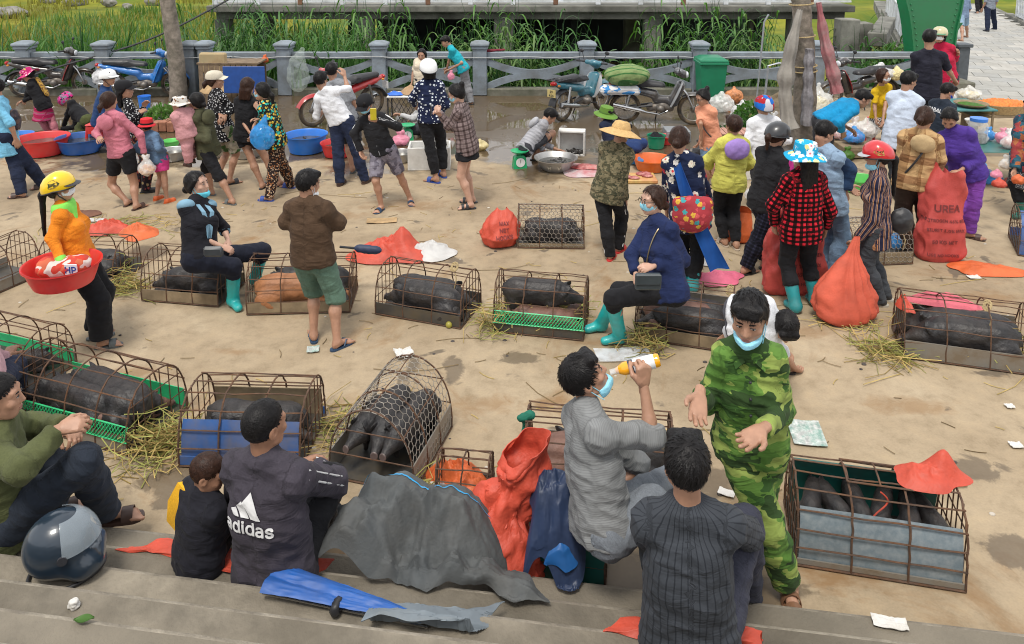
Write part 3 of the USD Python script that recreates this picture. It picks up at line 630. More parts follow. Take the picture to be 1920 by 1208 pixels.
mat('plaza_concrete',{'geo':('geometry',{}),'sp':('separate_xyz',{}),'n1':('noise_texture',{'scale':0.55,'detail':7.0,'roughness':.62,'distortion':.4}),'r1':('rgb_ramp',{'ramp':[(.28,(.215,.160,.10)),(.45,(.295,.226,.144)),(.6,(.352,.276,.181)),(.75,(.41,.333,.228))]}),'n2':('noise_texture',{'scale':5.5,'detail':7.0,'roughness':.7}),'r2':('rgb_ramp',{'ramp':[(.3,(.73,.71,.67)),(.5,(1,1,1)),(.72,(1.16,1.14,1.1))]}),'m2':('mix_color',{'blend_type':'multiply','fac':.9,'use_clamp':False}),'n3':('noise_texture',{'scale':75.0,'detail':3.0}),'r3':('rgb_ramp',{'ramp':[(.3,(.9,.9,.9)),(.62,(1.03,1.03,1.03))]}),'m3':('mix_color',{'blend_type':'multiply','fac':.8,'use_clamp':False}),'at':('attribute',{'attribute':'st'}),'as':('separate_xyz',{}),'n7':('noise_texture',{'scale':6.5,'detail':5.0,'roughness':.62,'distortion':.6}),'w1':('math',{'math_type':'multiply_add','value2':1.5,'value3':-.75}),'w2':('math',{'math_type':'add'}),'w3':('rgb_ramp',{'ramp':[(.45,(0,0,0)),(.62,(.7,.7,.7))]}),'w4':('math',{'math_type':'maximum'}),'u2':('math',{'math_type':'add'}),'u3':('rgb_ramp',{'ramp':[(.4,(0,0,0)),(.9,(.55,.55,.55))]}),'u4':('math',{'math_type':'maximum'}),'n4':('noise_texture',{'scale':.8,'detail':6.0,'roughness':.68,'distortion':1.2}),'r4':('rgb_ramp',{'ramp':[(.56,(0,0,0)),(.68,(.8,.8,.8))]}),'m4':('mix_color',{'b':(.21,.115,.045)}),'n5':('noise_texture',{'scale':1.7,'detail':5.0,'roughness':.55,'distortion':.8}),'r5':('rgb_ramp',{'ramp':[(.63,(0,0,0)),(.665,(.8,.8,.8))]}),'m5':('mix_color',{'b':(.095,.075,.055)}),'wa':('math',{'math_type':'multiply_add','value2':.55,'value3':-5.75}),'nw':('noise_texture',{'scale':.75,'detail':5.0,'roughness':.6,'distortion':.7}),'wb':('math',{'math_type':'multiply_add','value2':3.2,'value3':-1.6}),'wc':('math',{'math_type':'add'}),'wr':('rgb_ramp',{'ramp':[(.25,(0,0,0)),(.6,(1,1,1))]}),'xr':('math',{'math_type':'multiply_add','value2':-.45,'value3':3.0,'use_clamp':True}),'wx':('math',{'math_type':'multiply','use_clamp':True}),'mw':('mix_color',{'b':(.082,.058,.034)}),'pr':('rgb_ramp',{'ramp':[(.43,(0,0,0)),(.48,(1,1,1))]}),'pu':('math',{'math_type':'multiply'}),'ro':('mix_float',{'a':.88,'b':.30}),'ro2':('mix_float',{'b':.03}),'npd':('noise_texture',{'scale':1.1,'detail':3.0,'distortion':.5}),'bi':('math',{'math_type':'multiply_add','value2':-.14,'value3':.15}),'bp':('bump',{'distance':.012}),'n6':('noise_texture',{'scale':38.0,'detail':6.0,'roughness':.7}),'p':('principled_bsdf',{'specular_ior_level':.45})},[('geo.position',f'{n}.vector')for n in('n1','n2','n3','n4','n5','nw','n6','npd','n7')]+[('geo.position','sp.vector'),('n1.fac','r1.fac'),('n2.fac','r2.fac'),('r1.color','m2.a'),('r2.color','m2.b'),('n3.fac','r3.fac'),('m2.result','m3.a'),('r3.color','m3.b'),('n4.fac','r4.fac'),('at.vector','as.vector'),('n7.fac','w1.value1'),('as.x','w2.value1'),('w1.value','w2.value2'),('w2.value','w3.fac'),('as.y','u2.value1'),('w1.value','u2.value2'),('u2.value','u3.fac'),('r4.color','u4.value1'),('u3.color','u4.value2'),('u4.value','m4.fac'),('m3.result','m4.a'),('n5.fac','r5.fac'),('r5.color','m5.fac'),('m4.result','m5.a'),('sp.y','wa.value1'),('nw.fac','wb.value1'),('wa.value','wc.value1'),('wb.value','wc.value2'),('sp.x','xr.value1'),('wc.value','wr.fac'),('wr.color','wx.value1'),('xr.value','wx.value2'),('wx.value','w4.value1'),('w3.color','w4.value2'),('w4.value','mw.fac'),('m5.result','mw.a'),('mw.result','p.base_color'),('w4.value','ro.fac'),('npd.fac','pr.fac'),('pr.color','pu.value1'),('wx.value','pu.value2'),('ro.result','ro2.a'),('pu.value','ro2.fac'),('ro2.result','p.roughness'),('pu.value','bi.value1'),('bi.value','bp.strength'),('n6.fac','bp.height'),('bp.normal','p.normal')])
CONCS=[M(f'step_concrete_{i}',np.array((.205,.178,.136))*k,r=.92,var=.38,vs=2.6+i*.3,bump=.6,bs=55,dirt=(.085,.072,.052),ds=1.3+.2*i,da=.65,space='world')for i,k in enumerate((1.0,.84,1.12,.92))]
FIELD=M('rice_field',(.19,.18,.018),r=.95,var=.45,vs=.35,bump=.6,bs=6,dirt=(.045,.105,.016),ds=.16,da=.95,space='world',spec=.15)
NOSE=M('step_nosing',(.29,.255,.20),r=.9,var=.35,vs=9,bump=.6,bs=55,dirt=(.14,.115,.085),ds=4,da=.7,space='world')
def ground_sheet():
 xs=np.concatenate([np.linspace(-60,-14,12),np.linspace(-13,-5.2,30),np.linspace(-5.1,6,150),np.linspace(6.2,16,34),np.linspace(17,60,12)]);ys=np.concatenate([np.linspace(2.2,9.4,100),np.linspace(9.6,16.75,36)])
 X,Y_=np.meshgrid(xs,ys,indexing='ij');P=np.stack([X,Y_,np.zeros_like(X)],-1).reshape(-1,3)
 P[:,2]+=(meshkit.fbm(P*.8,3,4)-.5)*.012;n,m=len(xs),len(ys);i,j=np.meshgrid(np.arange(n-1),np.arange(m-1),indexing='ij');a=(i*m+j).ravel()
 return trimesh.Trimesh(P,np.vstack([np.stack([a,a+m,a+m+1],1),np.stack([a,a+m+1,a+1],1)]),process=False)
gm=ground_sheet();WETS=[(330,905,.30,.16),(345,935,.22,.1),(1420,1108,.36,.13),(848,695,.09,.26),(975,672,.22,.1),(1815,880,.3,.13),(1905,1040,.2,.16),(1330,900,.3,.18),(1180,1080,.3,.2),(640,800,.2,.1),(1640,980,.15,.1)];MUDS=[(760,385,.8,.28),(620,405,.6,.2),(560,980,.3,.1),(440,660,.25,.08),(1500,620,.4,.15),(1850,560,.5,.2),(900,760,.35,.14),(250,700,.4,.12),(1700,760,.4,.15),(1120,640,.4,.1)]
def spots(q):v=np.asarray(gm.vertices);return np.max([np.exp(-((v[:,0]-c[0])/rx)**2-((v[:,1]-c[1])/ry)**2)for c,rx,ry in((G(a,b),rx,ry)for a,b,rx,ry in q)],0)
structure('plaza_ground',gm,_mats['plaza_concrete'],smooth=True,uv=np.stack([spots(WETS),spots(MUDS)],1))
SD=nrm(V(math.cos(math.radians(-8.2)),math.sin(math.radians(-8.2)),0));SB=V(SD[1],-SD[0],0)
steps=thing('stone_steps',kind='structure')
for k in range(13):
 o=V(0,3.60,0)+SB*(.25*k);z1=.12*(k+1);L=9.0
 n=70;xs=np.linspace(-L,L,n);prof=[(.0,z1-.125-.03),(.0,z1-.022),(.007,z1-.008),(.03,z1),(.14,z1-.002),(.262,z1-.001),(.262,z1-.155)]
 P=np.array([[o+SD*x+SB*a+V(0,0,z)for a,z in prof]for x in xs]);q=len(prof)
 P[:,:4]+=((meshkit.fbm(P[:,:4]*3.0,4,k)-.5)*.022)[...,None]*(SB+V(0,0,.6));P[:,3:6,2]+=(meshkit.fbm(P[:,3:6]*2.0,3,20+k)-.5)*.008
 f=[]
 for i in range(n-1):
  for j in range(q-1):a=i*q+j;f+=[(a,a+1,a+q+1),(a,a+q+1,a+q)]
 mm=trimesh.Trimesh(P.reshape(-1,3),f,process=False);fa=np.arange(len(f))//2%(q-1)
 part(steps,'step',trimesh.Trimesh(mm.vertices,np.asarray(f)[(fa<1)|(fa>2)],process=False),CONCS[k%4],smooth=50);part(steps,'step_nosing',trimesh.Trimesh(mm.vertices,np.asarray(f)[(fa>=1)&(fa<=2)],process=False),NOSE,smooth=50)
def leafmat(name,c,var=.35):return M(name,c,r=.55,var=var,vs=3.5,trans=.3,space='world')
GR=[leafmat('grass_bright',(.066,.17,.02)),leafmat('grass_mid',(.04,.125,.018)),leafmat('grass_pale',(.11,.20,.045)),leafmat('grass_deep',(.02,.07,.014))]
def blades(n,rad,h0,h1,w,bend,seg=5,r=nr,elong=1.0):
 a=r.uniform(0,2*PI,n);d=np.sqrt(r.uniform(0,1,n))*rad;x0=np.cos(a)*d*elong;y0=np.sin(a)*d;L=r.uniform(h0,h1,n);th=r.uniform(0,2*PI,n);be=r.uniform(.15,1,n)*bend
 V_,F_=[],[];t=np.linspace(0,1,seg+1)
 dx,dy=np.cos(th),np.sin(th);P=np.zeros((n,seg+1,2,3))
 out=be[:,None]*L[:,None]*t**2*.9;up_=L[:,None]*(t-.55*be[:,None]*t**2.6);ww=w*(1-t**1.5)*.5+.001
 for s_,k in((-1,0),(1,1)):
  P[:,:,k,0]=x0[:,None]+dx[:,None]*out-dy[:,None]*ww*s_;P[:,:,k,1]=y0[:,None]+dy[:,None]*out+dx[:,None]*ww*s_;P[:,:,k,2]=up_-.15*ww
 b=(np.arange(n)*(seg+1)*2)[:,None]+np.arange(seg)*2;b=b.ravel();f=np.vstack([np.stack([b,b+1,b+3],1),np.stack([b,b+3,b+2],1)])
 return trimesh.Trimesh(P.reshape(-1,3),f,process=False)
def fields():
 xs=np.linspace(-75,75,120);ys=np.concatenate([np.linspace(16.75,24,22),np.linspace(25,160,80)])
 X,Y_=np.meshgrid(xs,ys,indexing='ij');Z=-np.clip((Y_-16.9)*1.1,0,2.2)
 Z+=np.floor(np.clip((Y_+.25*X-48+4*np.sin(X*.11))/9.0,0,12))*.55;P=np.stack([X,Y_,Z],-1).reshape(-1,3);P[:,2]+=(meshkit.fbm(P*.25,3,9)-.5)*.5
 n,m=X.shape;i,j=np.meshgrid(np.arange(n-1),np.arange(m-1),indexing='ij');a=(i*m+j).ravel()
 return trimesh.Trimesh(P,np.vstack([np.stack([a,a+m,a+m+1],1),np.stack([a,a+m+1,a+1],1)]),process=False)
structure('paddy_fields',fields(),FIELD,smooth=True)
ROCK=M('field_rock',(.2,.19,.17),r=.95,var=.4,vs=3,bump=.8,bs=9)
for i,(px,py,sx,sz)in enumerate([(140,3,1.0,.5),(205,6,.6,.35),(20,24,1.1,.3),(92,0,.8,.4),(295,2,.9,.6),(240,12,.4,.25)]):
 b=trimesh.creation.icosphere(3);b.vertices*=(sx,sx*.7,sz);p=G(px,py,-1.9)
 solo('boulder',bumpy(bumpy(b,.35*sx,1.3,i),.1,5,i),ROCK,['long low grey boulder in the paddy beside the tall reeds','small pale rock to the right of the long boulder in the paddy','flat boulder at the left edge of the paddy','low boulder at the top edge of the field, left of the long boulder','tall rounded boulder near the trunk at the top of the field','smallest rock of the paddy, low in the grass'][i],'rock',p,smooth=60)
rice=thing('rice_plants','yellow-green rice plants covering the paddies','rice',kind='stuff');RC=[leafmat('rice_ripe',(.20,.19,.025)),leafmat('rice_leaf',(.09,.17,.025))]
for k in range(2):
 b_=[]
 for i in range(60):
  m=blades(110,2.6,.5,.95,.09,.5,3);Y=24+36*nr.uniform()**1.5;m.apply_translation((nr.uniform(-1.05,-.10)*Y*.68-1,Y,-2.2+max(0,math.floor((Y-48)/9.0))*.55));b_.append(m)
 part(rice,'rice_mass',cat(b_),RC[k],smooth=True)
PAINT=M('grey_blue_paint',(.20,.235,.27),r=.7,var=.12,vs=4,bump=.25,bs=30,dirt=(.10,.10,.09),ds=3.0,da=.6,space='world')
KERB=M('kerb_concrete',(.16,.15,.12),r=.9,var=.3,vs=5,bump=.4,bs=40,dirt=(.05,.06,.03),ds=3,da=.7,space='world')
FY=16.40
fence=thing('concrete_fence','grey-blue concrete fence with capped posts and curved cross panels behind the market','fence',(0,FY,0))
def fx(px):return atY(px,120,FY)[0]
PX=[-110,50,197,358,386,535,712,900,1100,1310,1530]
for px in PX:
 x=fx(px);w=.30 if px not in(358,386)else.24
 part(fence,'fence_post',box(x,0,.5,w,.28,1.0,.018),PAINT);cap_=cat([box(x,0,1.035,w+.05,.33,.07,.015),box(x,0,1.10,w+.10,.38,.07,.02),trimesh.convex.convex_hull(np.array([(x+a*(w/2+.03),b*.17,1.13)for a in(-1,1)for b in(-1,1)]+[(x+a*.09,b*.09,1.175)for a in(-1,1)for b in(-1,1)]))]);part(fence,'post_cap',cap_,PAINT)
ends=PX[:3]+[358];spans=[(-110,50),(50,197),(197,358),(386,535),(535,712),(712,900),(900,1100),(1100,1310),(1310,1530),(1530,1730)]
for a,b in spans:
 xa,xb=fx(a)+.15,fx(b)-.15;c,hw=(xa+xb)/2,(xb-xa)/2
 part(fence,'top_rail',box(c,0,.86,2*hw,.16,.14,.012),PAINT);part(fence,'kerb',box(c,0,.06,2*hw,.26,.18,.02),KERB)
 for s_ in(1,-1):
  t=np.linspace(-1,1,17);z=(.47+.25*np.abs(t)**1.7)if s_>0 else(.44-.27*np.abs(t)**1.7);hh=.075
  P=np.array([[(c+tt*hw,yy,zz+dz)for yy,dz in((-.05,-hh),(-.05,hh),(.05,hh),(.05,-hh))]for tt,zz in zip(t,z)]).reshape(-1,3)+V(0,.003*s_,0)
  f=[];
  for i in range(16):
   for j in range(4):k=(j+1)%4;f+=[(i*4+j,i*4+k,i*4+4+k),(i*4+j,i*4+4+k,i*4+4+j)]
  part(fence,'curved_brace',trimesh.Trimesh(P,np.array(f)[:,::-1],process=False),PAINT)
CABLE=M('black_cable',(.02,.02,.022),r=.6)
a_,b_=atY(165,110,FY-.2),atY(400,15,FY+1.2)
solo('power_cable',tube([a_+(b_-a_)*t-V(0,0,.12*math.sin(PI*t))for t in np.linspace(-1.2,1.3,30)],.022,6),CABLE,'thick black cable sagging over the fence past the tree trunk','cable')
solo('thin_wire',tube([V(fx(p),FY-.16,1.0-.16+.02*math.sin(p*.1))for p in np.linspace(10,1700,40)],.008,4),M('grey_wire',(.35,.36,.36),r=.5),'thin pale wire strung along the top rail of the fence','wire')
BC=M('weathered_concrete',(.185,.18,.155),r=.92,var=.3,vs=1.2,bump=.35,bs=25,dirt=(.045,.045,.035),ds=1.1,da=.85,space='world');WHITE=M('white_paint',(.62,.64,.66),r=.6,var=.12,vs=3,dirt=(.2,.2,.18),ds=2,da=.5,space='world')
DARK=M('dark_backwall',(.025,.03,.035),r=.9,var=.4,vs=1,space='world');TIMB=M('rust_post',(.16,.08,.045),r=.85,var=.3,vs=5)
WY=21.5
walk=thing('raised_walkway','long weathered concrete walkway on square pillars with a white railing','walkway',(0,WY,0))
xl,xr=atY(392,20,WY)[0],atY(1598,20,WY)[0]
zt,zb,zc=atY(960,10,WY)[2],atY(960,22,WY)[2],atY(960,37,WY)[2]
part(walk,'deck',box((xl+xr)/2,4.0,(zt+zb)/2,xr-xl,8.4,zt-zb,.02),BC);part(walk,'edge_beam',box((xl+xr)/2,.25,(zb+zc)/2-.001,xr-xl-.3,.3,zb-zc,.015),BC)
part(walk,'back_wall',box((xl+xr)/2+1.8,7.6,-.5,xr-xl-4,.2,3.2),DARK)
for px,w in((415,26),(680,36),(945,38),(1226,34),(1500,34)):
 x=atY(px,60,WY)[0];w=w*WY/CF
 for yy in(.26,4.0):part(walk,'pillar',box(x,yy,(zc-2.4)/2,w,.45,zc+2.4,.02),BC)
for px in(433,625,790,860,1090,1395,1470):
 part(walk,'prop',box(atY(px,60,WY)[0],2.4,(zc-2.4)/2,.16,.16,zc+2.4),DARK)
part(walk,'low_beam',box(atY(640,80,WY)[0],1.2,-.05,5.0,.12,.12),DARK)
for px in range(402,1600,80):
 x=atY(px,0,WY)[0];part(walk,'railing_post',box(x,.06,zt+.32,.13,.11,.62,.01),TIMB if(px//80)%3==1 else WHITE)
 if px<1540:
  x2=atY(px+80,0,WY)[0];c=(x+x2)/2
  for z in(.10,.36,.58):part(walk,'railing_bar',box(c,.06,zt+z,x2-x-.13,.06,.05),WHITE)
  part(walk,'railing_brace',tube([V(x+.08,.06,zt+.13),V(x2-.08,.06,zt+.34)],.025,6),WHITE)
TILE=[M(f'path_tile_{i}',c,r=.75,var=.12,vs=6,bump=.2,bs=40,space='world',dirt=(.2,.18,.14),ds=1.2,da=.35)for i,c in enumerate([(.36,.35,.32),(.33,.325,.30),(.39,.375,.34),(.31,.31,.295)])]
path=thing('tiled_path',kind='structure')
vd=nrm(V(.42,1,0));vp=V(vd[1],-vd[0],0);p0=G(1772,178)
part(path,'bridge_slab',trimesh.convex.convex_hull(np.array([p0+vd*a+vp*b+V(0,0,z-.03)for a,b in((.8,-.5),(.8,4.7),(26,4.7),(26,-.5))for z in(0,-.4)])),BC,smooth=False);part(path,'mortar_bed',trimesh.Trimesh(np.array([p0+vd*a+vp*b+V(0,0,-.02 if a>1 else.004)for a,b in((-.4,0),(-.4,4.2),(26,4.2),(26,0))]),[(0,1,2),(0,2,3)],process=False),KERB,smooth=False)
tx,ty,cnt=.40,.60,0
for i in range(43):
 for j in range(7):
  c=p0+vd*(i*ty+.0)+vp*(.35+(j+.5*(i%2))*ty*.95+0);
  s_=(np.array([-1,1,1,-1])*ty*.465,np.array([-1,-1,1,1])*ty*.485);z=.016+rng.uniform(-.002,.002)
  top=np.array([c+vp*a+vd*b+V(0,0,z)for a,b in zip(*s_)]);bot=top-V(0,0,.014)
  f=[(0,1,2),(0,2,3)]+[t for k in range(4)for t in((k,k+4,(k+1)%4+4),(k,(k+1)%4+4,(k+1)%4))]
  if cnt<300:part(path,'paving_tile',trimesh.Trimesh(np.vstack([top,bot]),f,process=False),TILE[rng.randrange(4)],smooth=False);cnt+=1
def lattice_rail(px0,py0,L,label,h=1.0,off=None):
 """White footbridge railing: posts, two bars and crossing flat slats."""
 a=p0+vp*off if off is not None else G(px0,py0);ang=math.atan2(vd[1],vd[0])
 T=thing('bridge_railing',label,'railing',a,ang);n=int(L/1.6)
 for i in range(n+1):part(T,'railing_post',box(i*1.6,0,h/2+.02,.12,.12,h+.1,.012),WHITE)
 part(T,'kerb',box(L/2,0,.05,L,.3,.2,.02),BC)
 for i in range(n):
  for z in(.2,h):part(T,'railing_bar',box(i*1.6+.8,0,z,1.48,.08,.07,.008),WHITE)
  for k in range(5):
   for s_ in(1,-1):
    x=i*1.6+.2+k*.3;part(T,'railing_slat',tube([V(x-.18*s_,.018*s_,.24),V(x+.18*s_,.018*s_,h-.04)],.022,4),WHITE)
 return T
lattice_rail(0,0,19.2,'white lattice railing along the left side of the tiled footbridge',off=-.3)
lattice_rail(0,0,19.2,'white lattice railing along the right side of the tiled footbridge',off=4.4)
ab=thing('bridge_abutment','stained concrete pillar and beam under the left edge of the footbridge','abutment',atY(1585,90,20.0)*V(1,1,0))
part(ab,'pillar',box(0,0,-.55,.48,.5,3.6,.02),BC);part(ab,'pillar',box(.62,.5,-.6,.4,.5,3.4,.02),BC);part(ab,'beam',box(1.7,1.6,.75,.45,4.5,.35,.02,rz=-.5),BC)
GREEN=M('green_steel',(.008,.15,.052),r=.42,var=.18,vs=3,bump=.08,bs=20,coat=.2,dirt=(.02,.06,.03),ds=3,da=.5)
ga=G(1768,176);Rg=np.array([[vp[0]*.25+.97,0,0]])
def steel(outline,dep,y0=0.0):
 from shapely.geometry import Polygon
 m=trimesh.creation.extrude_polygon(Polygon(outline),dep);v=np.asarray(m.vertices);return trimesh.Trimesh(np.stack([v[:,0],y0+v[:,2],v[:,1]],1),m.faces[:,::-1],process=False)
def gp(px,py):p=atY(px,py,ga[1]);return(p[0]-ga[0],p[2])
arch=thing('green_arch_foot','riveted green steel foot of the bridge arch with a pointed side fin','arch',ga)
lf_=[gp(*p)for p in[(1690,-40),(1698,0),(1704,25),(1708,50),(1711,80),(1714,110),(1714,178)]];rt_=[gp(*p)for p in[(1786,178),(1787,100),(1793,55),(1801,20),(1806,-8),(1812,-40)]]
part(arch,'web_plate',steel(lf_+rt_,.34),GREEN);
for q in(lf_,rt_):part(arch,'flange',strip([V(x,.17,z)for x,z in q],(0,1,0),.44,.03),GREEN,smooth=40)
part(arch,'side_fin',steel([gp(*p)for p in[(1790,46),(1811,44),(1803,56),(1794,72),(1789,86)]],.1,.1),GREEN)
riv=[trimesh.creation.icosphere(1,.022)for _ in range(0)]
for q in(lf_,rt_):
 sg=1 if q is lf_ else-1
 pts=np.array(q);L=np.concatenate([[0],np.cumsum(np.linalg.norm(np.diff(pts,axis=0),axis=1))])
 for t in np.arange(.05,L[-1],.13):riv.append(trimesh.creation.icosphere(1,.02).apply_translation((np.interp(t,L,pts[:,0])+sg*.09,-.004,np.interp(t,L,pts[:,1]))))
part(arch,'rivets',cat(riv),GREEN,smooth=True,kind='stuff')
part(arch,'footing',box(.0,.2,.14,1.15,.8,.28,.02),KERB)
gpst=solo('stone_bollard',cat([box(0,0,.45,.26,.26,.9,.02),box(0,0,.93,.34,.34,.08,.015)]),M('dark_grey_paint',(.075,.085,.095),r=.7,var=.2),'dark grey square bollard at the foot of the green arch beside the path','bollard',G(1797,160))
def cane_clump(n,H,rad,lw=.035,ll=.75):
 """Tall leafy grass: stems with arching leaves along them."""
 stems,lv,lf=[],[],[];base=0
 for i in range(n):
  a,d=rng.uniform(0,2*PI),rad*math.sqrt(rng.random());p=V(math.cos(a)*d,math.sin(a)*d*.6,0);h=H*rng.uniform(.55,1);ln=V(math.cos(a),math.sin(a),0)*rng.uniform(.05,.35)
  q=[p+ln*t*t*h*.6+V(0,0,t*h)for t in np.linspace(0,1,5)];stems.append(tube(q,[.012,.011,.01,.008,.004],4))
  for k in range(int(9+4*rng.random())):
   t=.12+.88*k/11;c=q[0]+(q[-1]-q[0])*min(t,1);th=rng.uniform(0,2*PI);dr=V(math.cos(th),math.sin(th),0);sd=V(-dr[1],dr[0],0);L=ll*rng.uniform(.6,1.1);up_=rng.uniform(.5,1.0);tt=np.linspace(0,1,6)
   for x in tt:
    w=lw*(.35+1.2*x)*(1-x)**.6 if x<1 else.001
    m=c+dr*L*x*.75+V(0,0,L*(up_*x-(up_+.55)*x*x*.9));lv+=[m-sd*w,m+sd*w+V(0,0,.004)]
   for j in range(5):b=base+j*2;lf+=[(b,b+1,b+3),(b,b+3,b+2)]
   base+=12
 return cat(stems),trimesh.Trimesh(np.array(lv),np.array(lf),process=False)
protos=[]
for i,(n,H,rad,m)in enumerate([(34,3.05,.8,0),(26,2.6,.7,2),(40,2.75,.95,1)]):
 protos.append((n,H,rad,m))
CL=[(470,22.0,0,'beside the leftmost pillar of the walkway'),(560,17.8,2,'behind the red motorbike, above the fence'),(625,18.2,1,'between the fence and the dark gap left of the second pillar'),(712,18.6,0,'tallest one, before the second pillar of the walkway'),(905,18.4,1,'behind the man in the turquoise polo shirt'),(985,18.0,1,'behind the fence left of the teal motorbike'),(1045,18.2,2,'behind the fence above the teal motorbike'),(1255,18.6,0,'right of the fourth pillar, leaning over the rail'),(1352,18.2,2,'behind the green wheelie bin'),(1438,18.0,1,'behind the fence left of the wrapped tree'),(505,17.6,2,'behind the wooden crate on the left'),(430,18.0,1,'between the tree trunk and the first pillar'),(1400,19.5,0,'in the dark gap right of the green bin'),(1640,19.2,2,'under the footbridge railing near the green arch'),(398,19.5,2,'just right of the leaning trunk, before the paddy'),(590,20.0,1,'in the shade under the walkway left of the second pillar'),(540,19.0,0,'under the walkway edge beside the first pillar'),(655,19.5,0,'brushing the second walkway pillar from the left'),(845,19.3,2,'in the shade between the second and third pillars'),(950,19.0,0,'brushing the third walkway pillar')]
made={}
for i,(px,Y,k,where)in enumerate(CL):
 b=atY(px,120,Y)*V(1,1,0)+V(0,0,-1.15 if Y<21 else-1.6);lab='clump of tall leafy cane grass '+where
 if k not in made or i%2==0:
  n,H,rad,m=protos[k];T=thing('cane_grass',lab,'grass clump',b,0);st,lv=cane_clump(n,H*rng.uniform(.95,1.1),rad);part(T,'stems',st,GR[3]);part(T,'leaves',lv,GR[m],smooth=True);made.setdefault(k,T)
 else:copy_of(made[k],b,rng.uniform(0,6),lab,(1,1,rng.uniform(.85,1.1)))
for i,(px,n,h)in enumerate([(75,200,2.5),(118,420,3.4),(168,400,3.2),(232,320,2.9),(300,300,2.8),(20,160,2.0)]):
 b=atY(px,100,18.6+.4*(i%2))*V(1,1,0)+V(0,0,-1.5)
 solo('reed_clump',blades(n,.95,h*.5,h,.06,.42,6),GR[1]if i%2 else GR[0],['clump of upright reeds behind the first fence panel','densest tall reed clump at the upper left, spiking above the field','tall reed clump right of the densest one','reed clump behind the blue motorbike','reed clump behind the leaning tree trunk','short reeds at the left edge behind the fence'][i],'reeds',b,smooth=True)
bank=[]
for i in range(250):
 x=nr.uniform(-13.5,8.6);Y=nr.uniform(16.8,19.8);m=blades(40,.55,.45,.95+1.35*(x<-3.5),.05,.8,4);m.apply_translation((x,Y,-np.clip((Y-16.9)*1.1,0,2.2)));bank.append(m)
ck=[[],[],[]]
for i,m in enumerate(bank):ck[i%3].append(m)
bk=thing('bank_grass','thick green grass on the bank behind the fence','grass',kind='stuff')
for c,m in zip(ck,(GR[0],GR[1],GR[3])):part(bk,'grass_mass',cat(c),m,smooth=True)
far=[]
for i in range(300):
 Y=nr.uniform(19.2,27);x=(nr.uniform(315,700)-960)/1454*Y if i<190 else nr.uniform(-22,-3.5);m=blades(34,.9,1.2,3.5 if i<190 and Y<24 else 2.4,.075,.75,4);m.apply_translation((x,Y,-2.2));far.append(m)
fg_=thing('field_edge_growth','rank green growth at the near edge of the paddy and under the walkway','grass',kind='stuff');part(fg_,'grass_mass',cat(far[:85]),GR[1],smooth=True);part(fg_,'grass_mass',cat(far[85:]),GR[0],smooth=True)
LV=[leafmat('broad_leaf',(.06,.14,.03)),leafmat('broad_leaf_dark',(.035,.095,.03)),leafmat('broad_leaf_red',(.16,.10,.05))]
bp=thing('broadleaf_plant','bushy plant with big round green and reddish leaves behind the fence','plant',atY(1165,120,17.9)*V(1,1,0)+V(0,0,-1.0))
part(bp,'stem',cat([tube([V(0,0,0),V(rng.uniform(-.2,.2),0,.8),V(rng.uniform(-.5,.5),rng.uniform(-.2,.2),1.7)],[.03,.025,.01],5)for _ in range(5)]),GR[3])
for i in range(64):
 c=V(rng.uniform(-.62,.62),rng.uniform(-.35,.3),rng.uniform(.75,1.95));c[2]-=abs(c[0])*.35;L=rng.uniform(.2,.34);th=rng.uniform(0,2*PI);d=nrm(V(math.cos(th),math.sin(th)-.4,-.35+rng.uniform(-.2,.3)));sd=nrm(np.cross(d,V(0,0,1)));nn=np.cross(sd,d)
 ts=[(0,.12),(.15,.34),(.4,.46),(.65,.36),(.85,.18),(1,.02)];P=[c+d*L*t+sd*L*w*e+nn*(-.12*L*(2*t-1)**2+.1*L*abs(e)*w)for t,w in ts for e in(-1,0,1)]
 f=[q for k in range(5)for j in range(2)for q in((k*3+j,k*3+j+1,k*3+j+4),(k*3+j,k*3+j+4,k*3+j+3))]
 part(bp,'leaf',trimesh.Trimesh(np.array(P),f,process=False),LV[(0,0,1,2)[i%4]],smooth=True)
def bush(name,label,loc,rx,ry,rz,n,L,mats,seed):
 r=np.random.default_rng(seed);a,zz=r.uniform(0,2*PI,n),r.uniform(-.3,1,n);rad=np.sqrt(np.clip(1-zz**2,0,1))*r.uniform(.55,1.05,n)*(1+.25*np.sin(3*a+seed));c=np.stack([np.cos(a)*rad*rx,np.sin(a)*rad*ry,(zz*.6+.4)*rz*r.uniform(.7,1.1,n)],1)
 d=r.normal(size=(n,3))+c/np.array([rx,ry,rz]);d/=np.linalg.norm(d,axis=1,keepdims=True);s_=np.cross(d,r.normal(size=(n,3)));s_/=np.linalg.norm(s_,axis=1,keepdims=True);l=L*r.uniform(.6,1.2,n)[:,None]
 P=np.stack([c,c+d*l*.5+s_*l*.27,c+d*l,c+d*l*.5-s_*l*.27],1);k=len(mats);T=thing(name,label,'plant',loc)
 part(T,'stem',cat([tube([V(0,0,0),V(rx*.5*math.cos(q),ry*.5*math.sin(q),rz*.6)],.012,4)for q in(0,2,4)]),GR[3])
 for j,m in enumerate(mats):
  idx=np.arange(j,n,k);q=P[idx].reshape(-1,3);b=np.arange(len(idx))*4;part(T,'foliage',trimesh.Trimesh(q,np.vstack([np.stack([b,b+1,b+2],1),np.stack([b,b+2,b+3],1)]),process=False),m,smooth=False)
 return T
bush('shrub','yellow-green shrub below the footbridge railing left of the green arch',atY(1690,100,18.6)*V(1,1,0)+V(0,0,-.7),.95,.7,1.35,900,.2,[GR[2],GR[0],GR[1]],3)
bush('shrub','small dark shrub behind the seated customer in yellow near the fence',atY(1620,130,17.4)*V(1,1,0)+V(0,0,-.5),.7,.5,.9,600,.16,[GR[1],GR[3]],4)
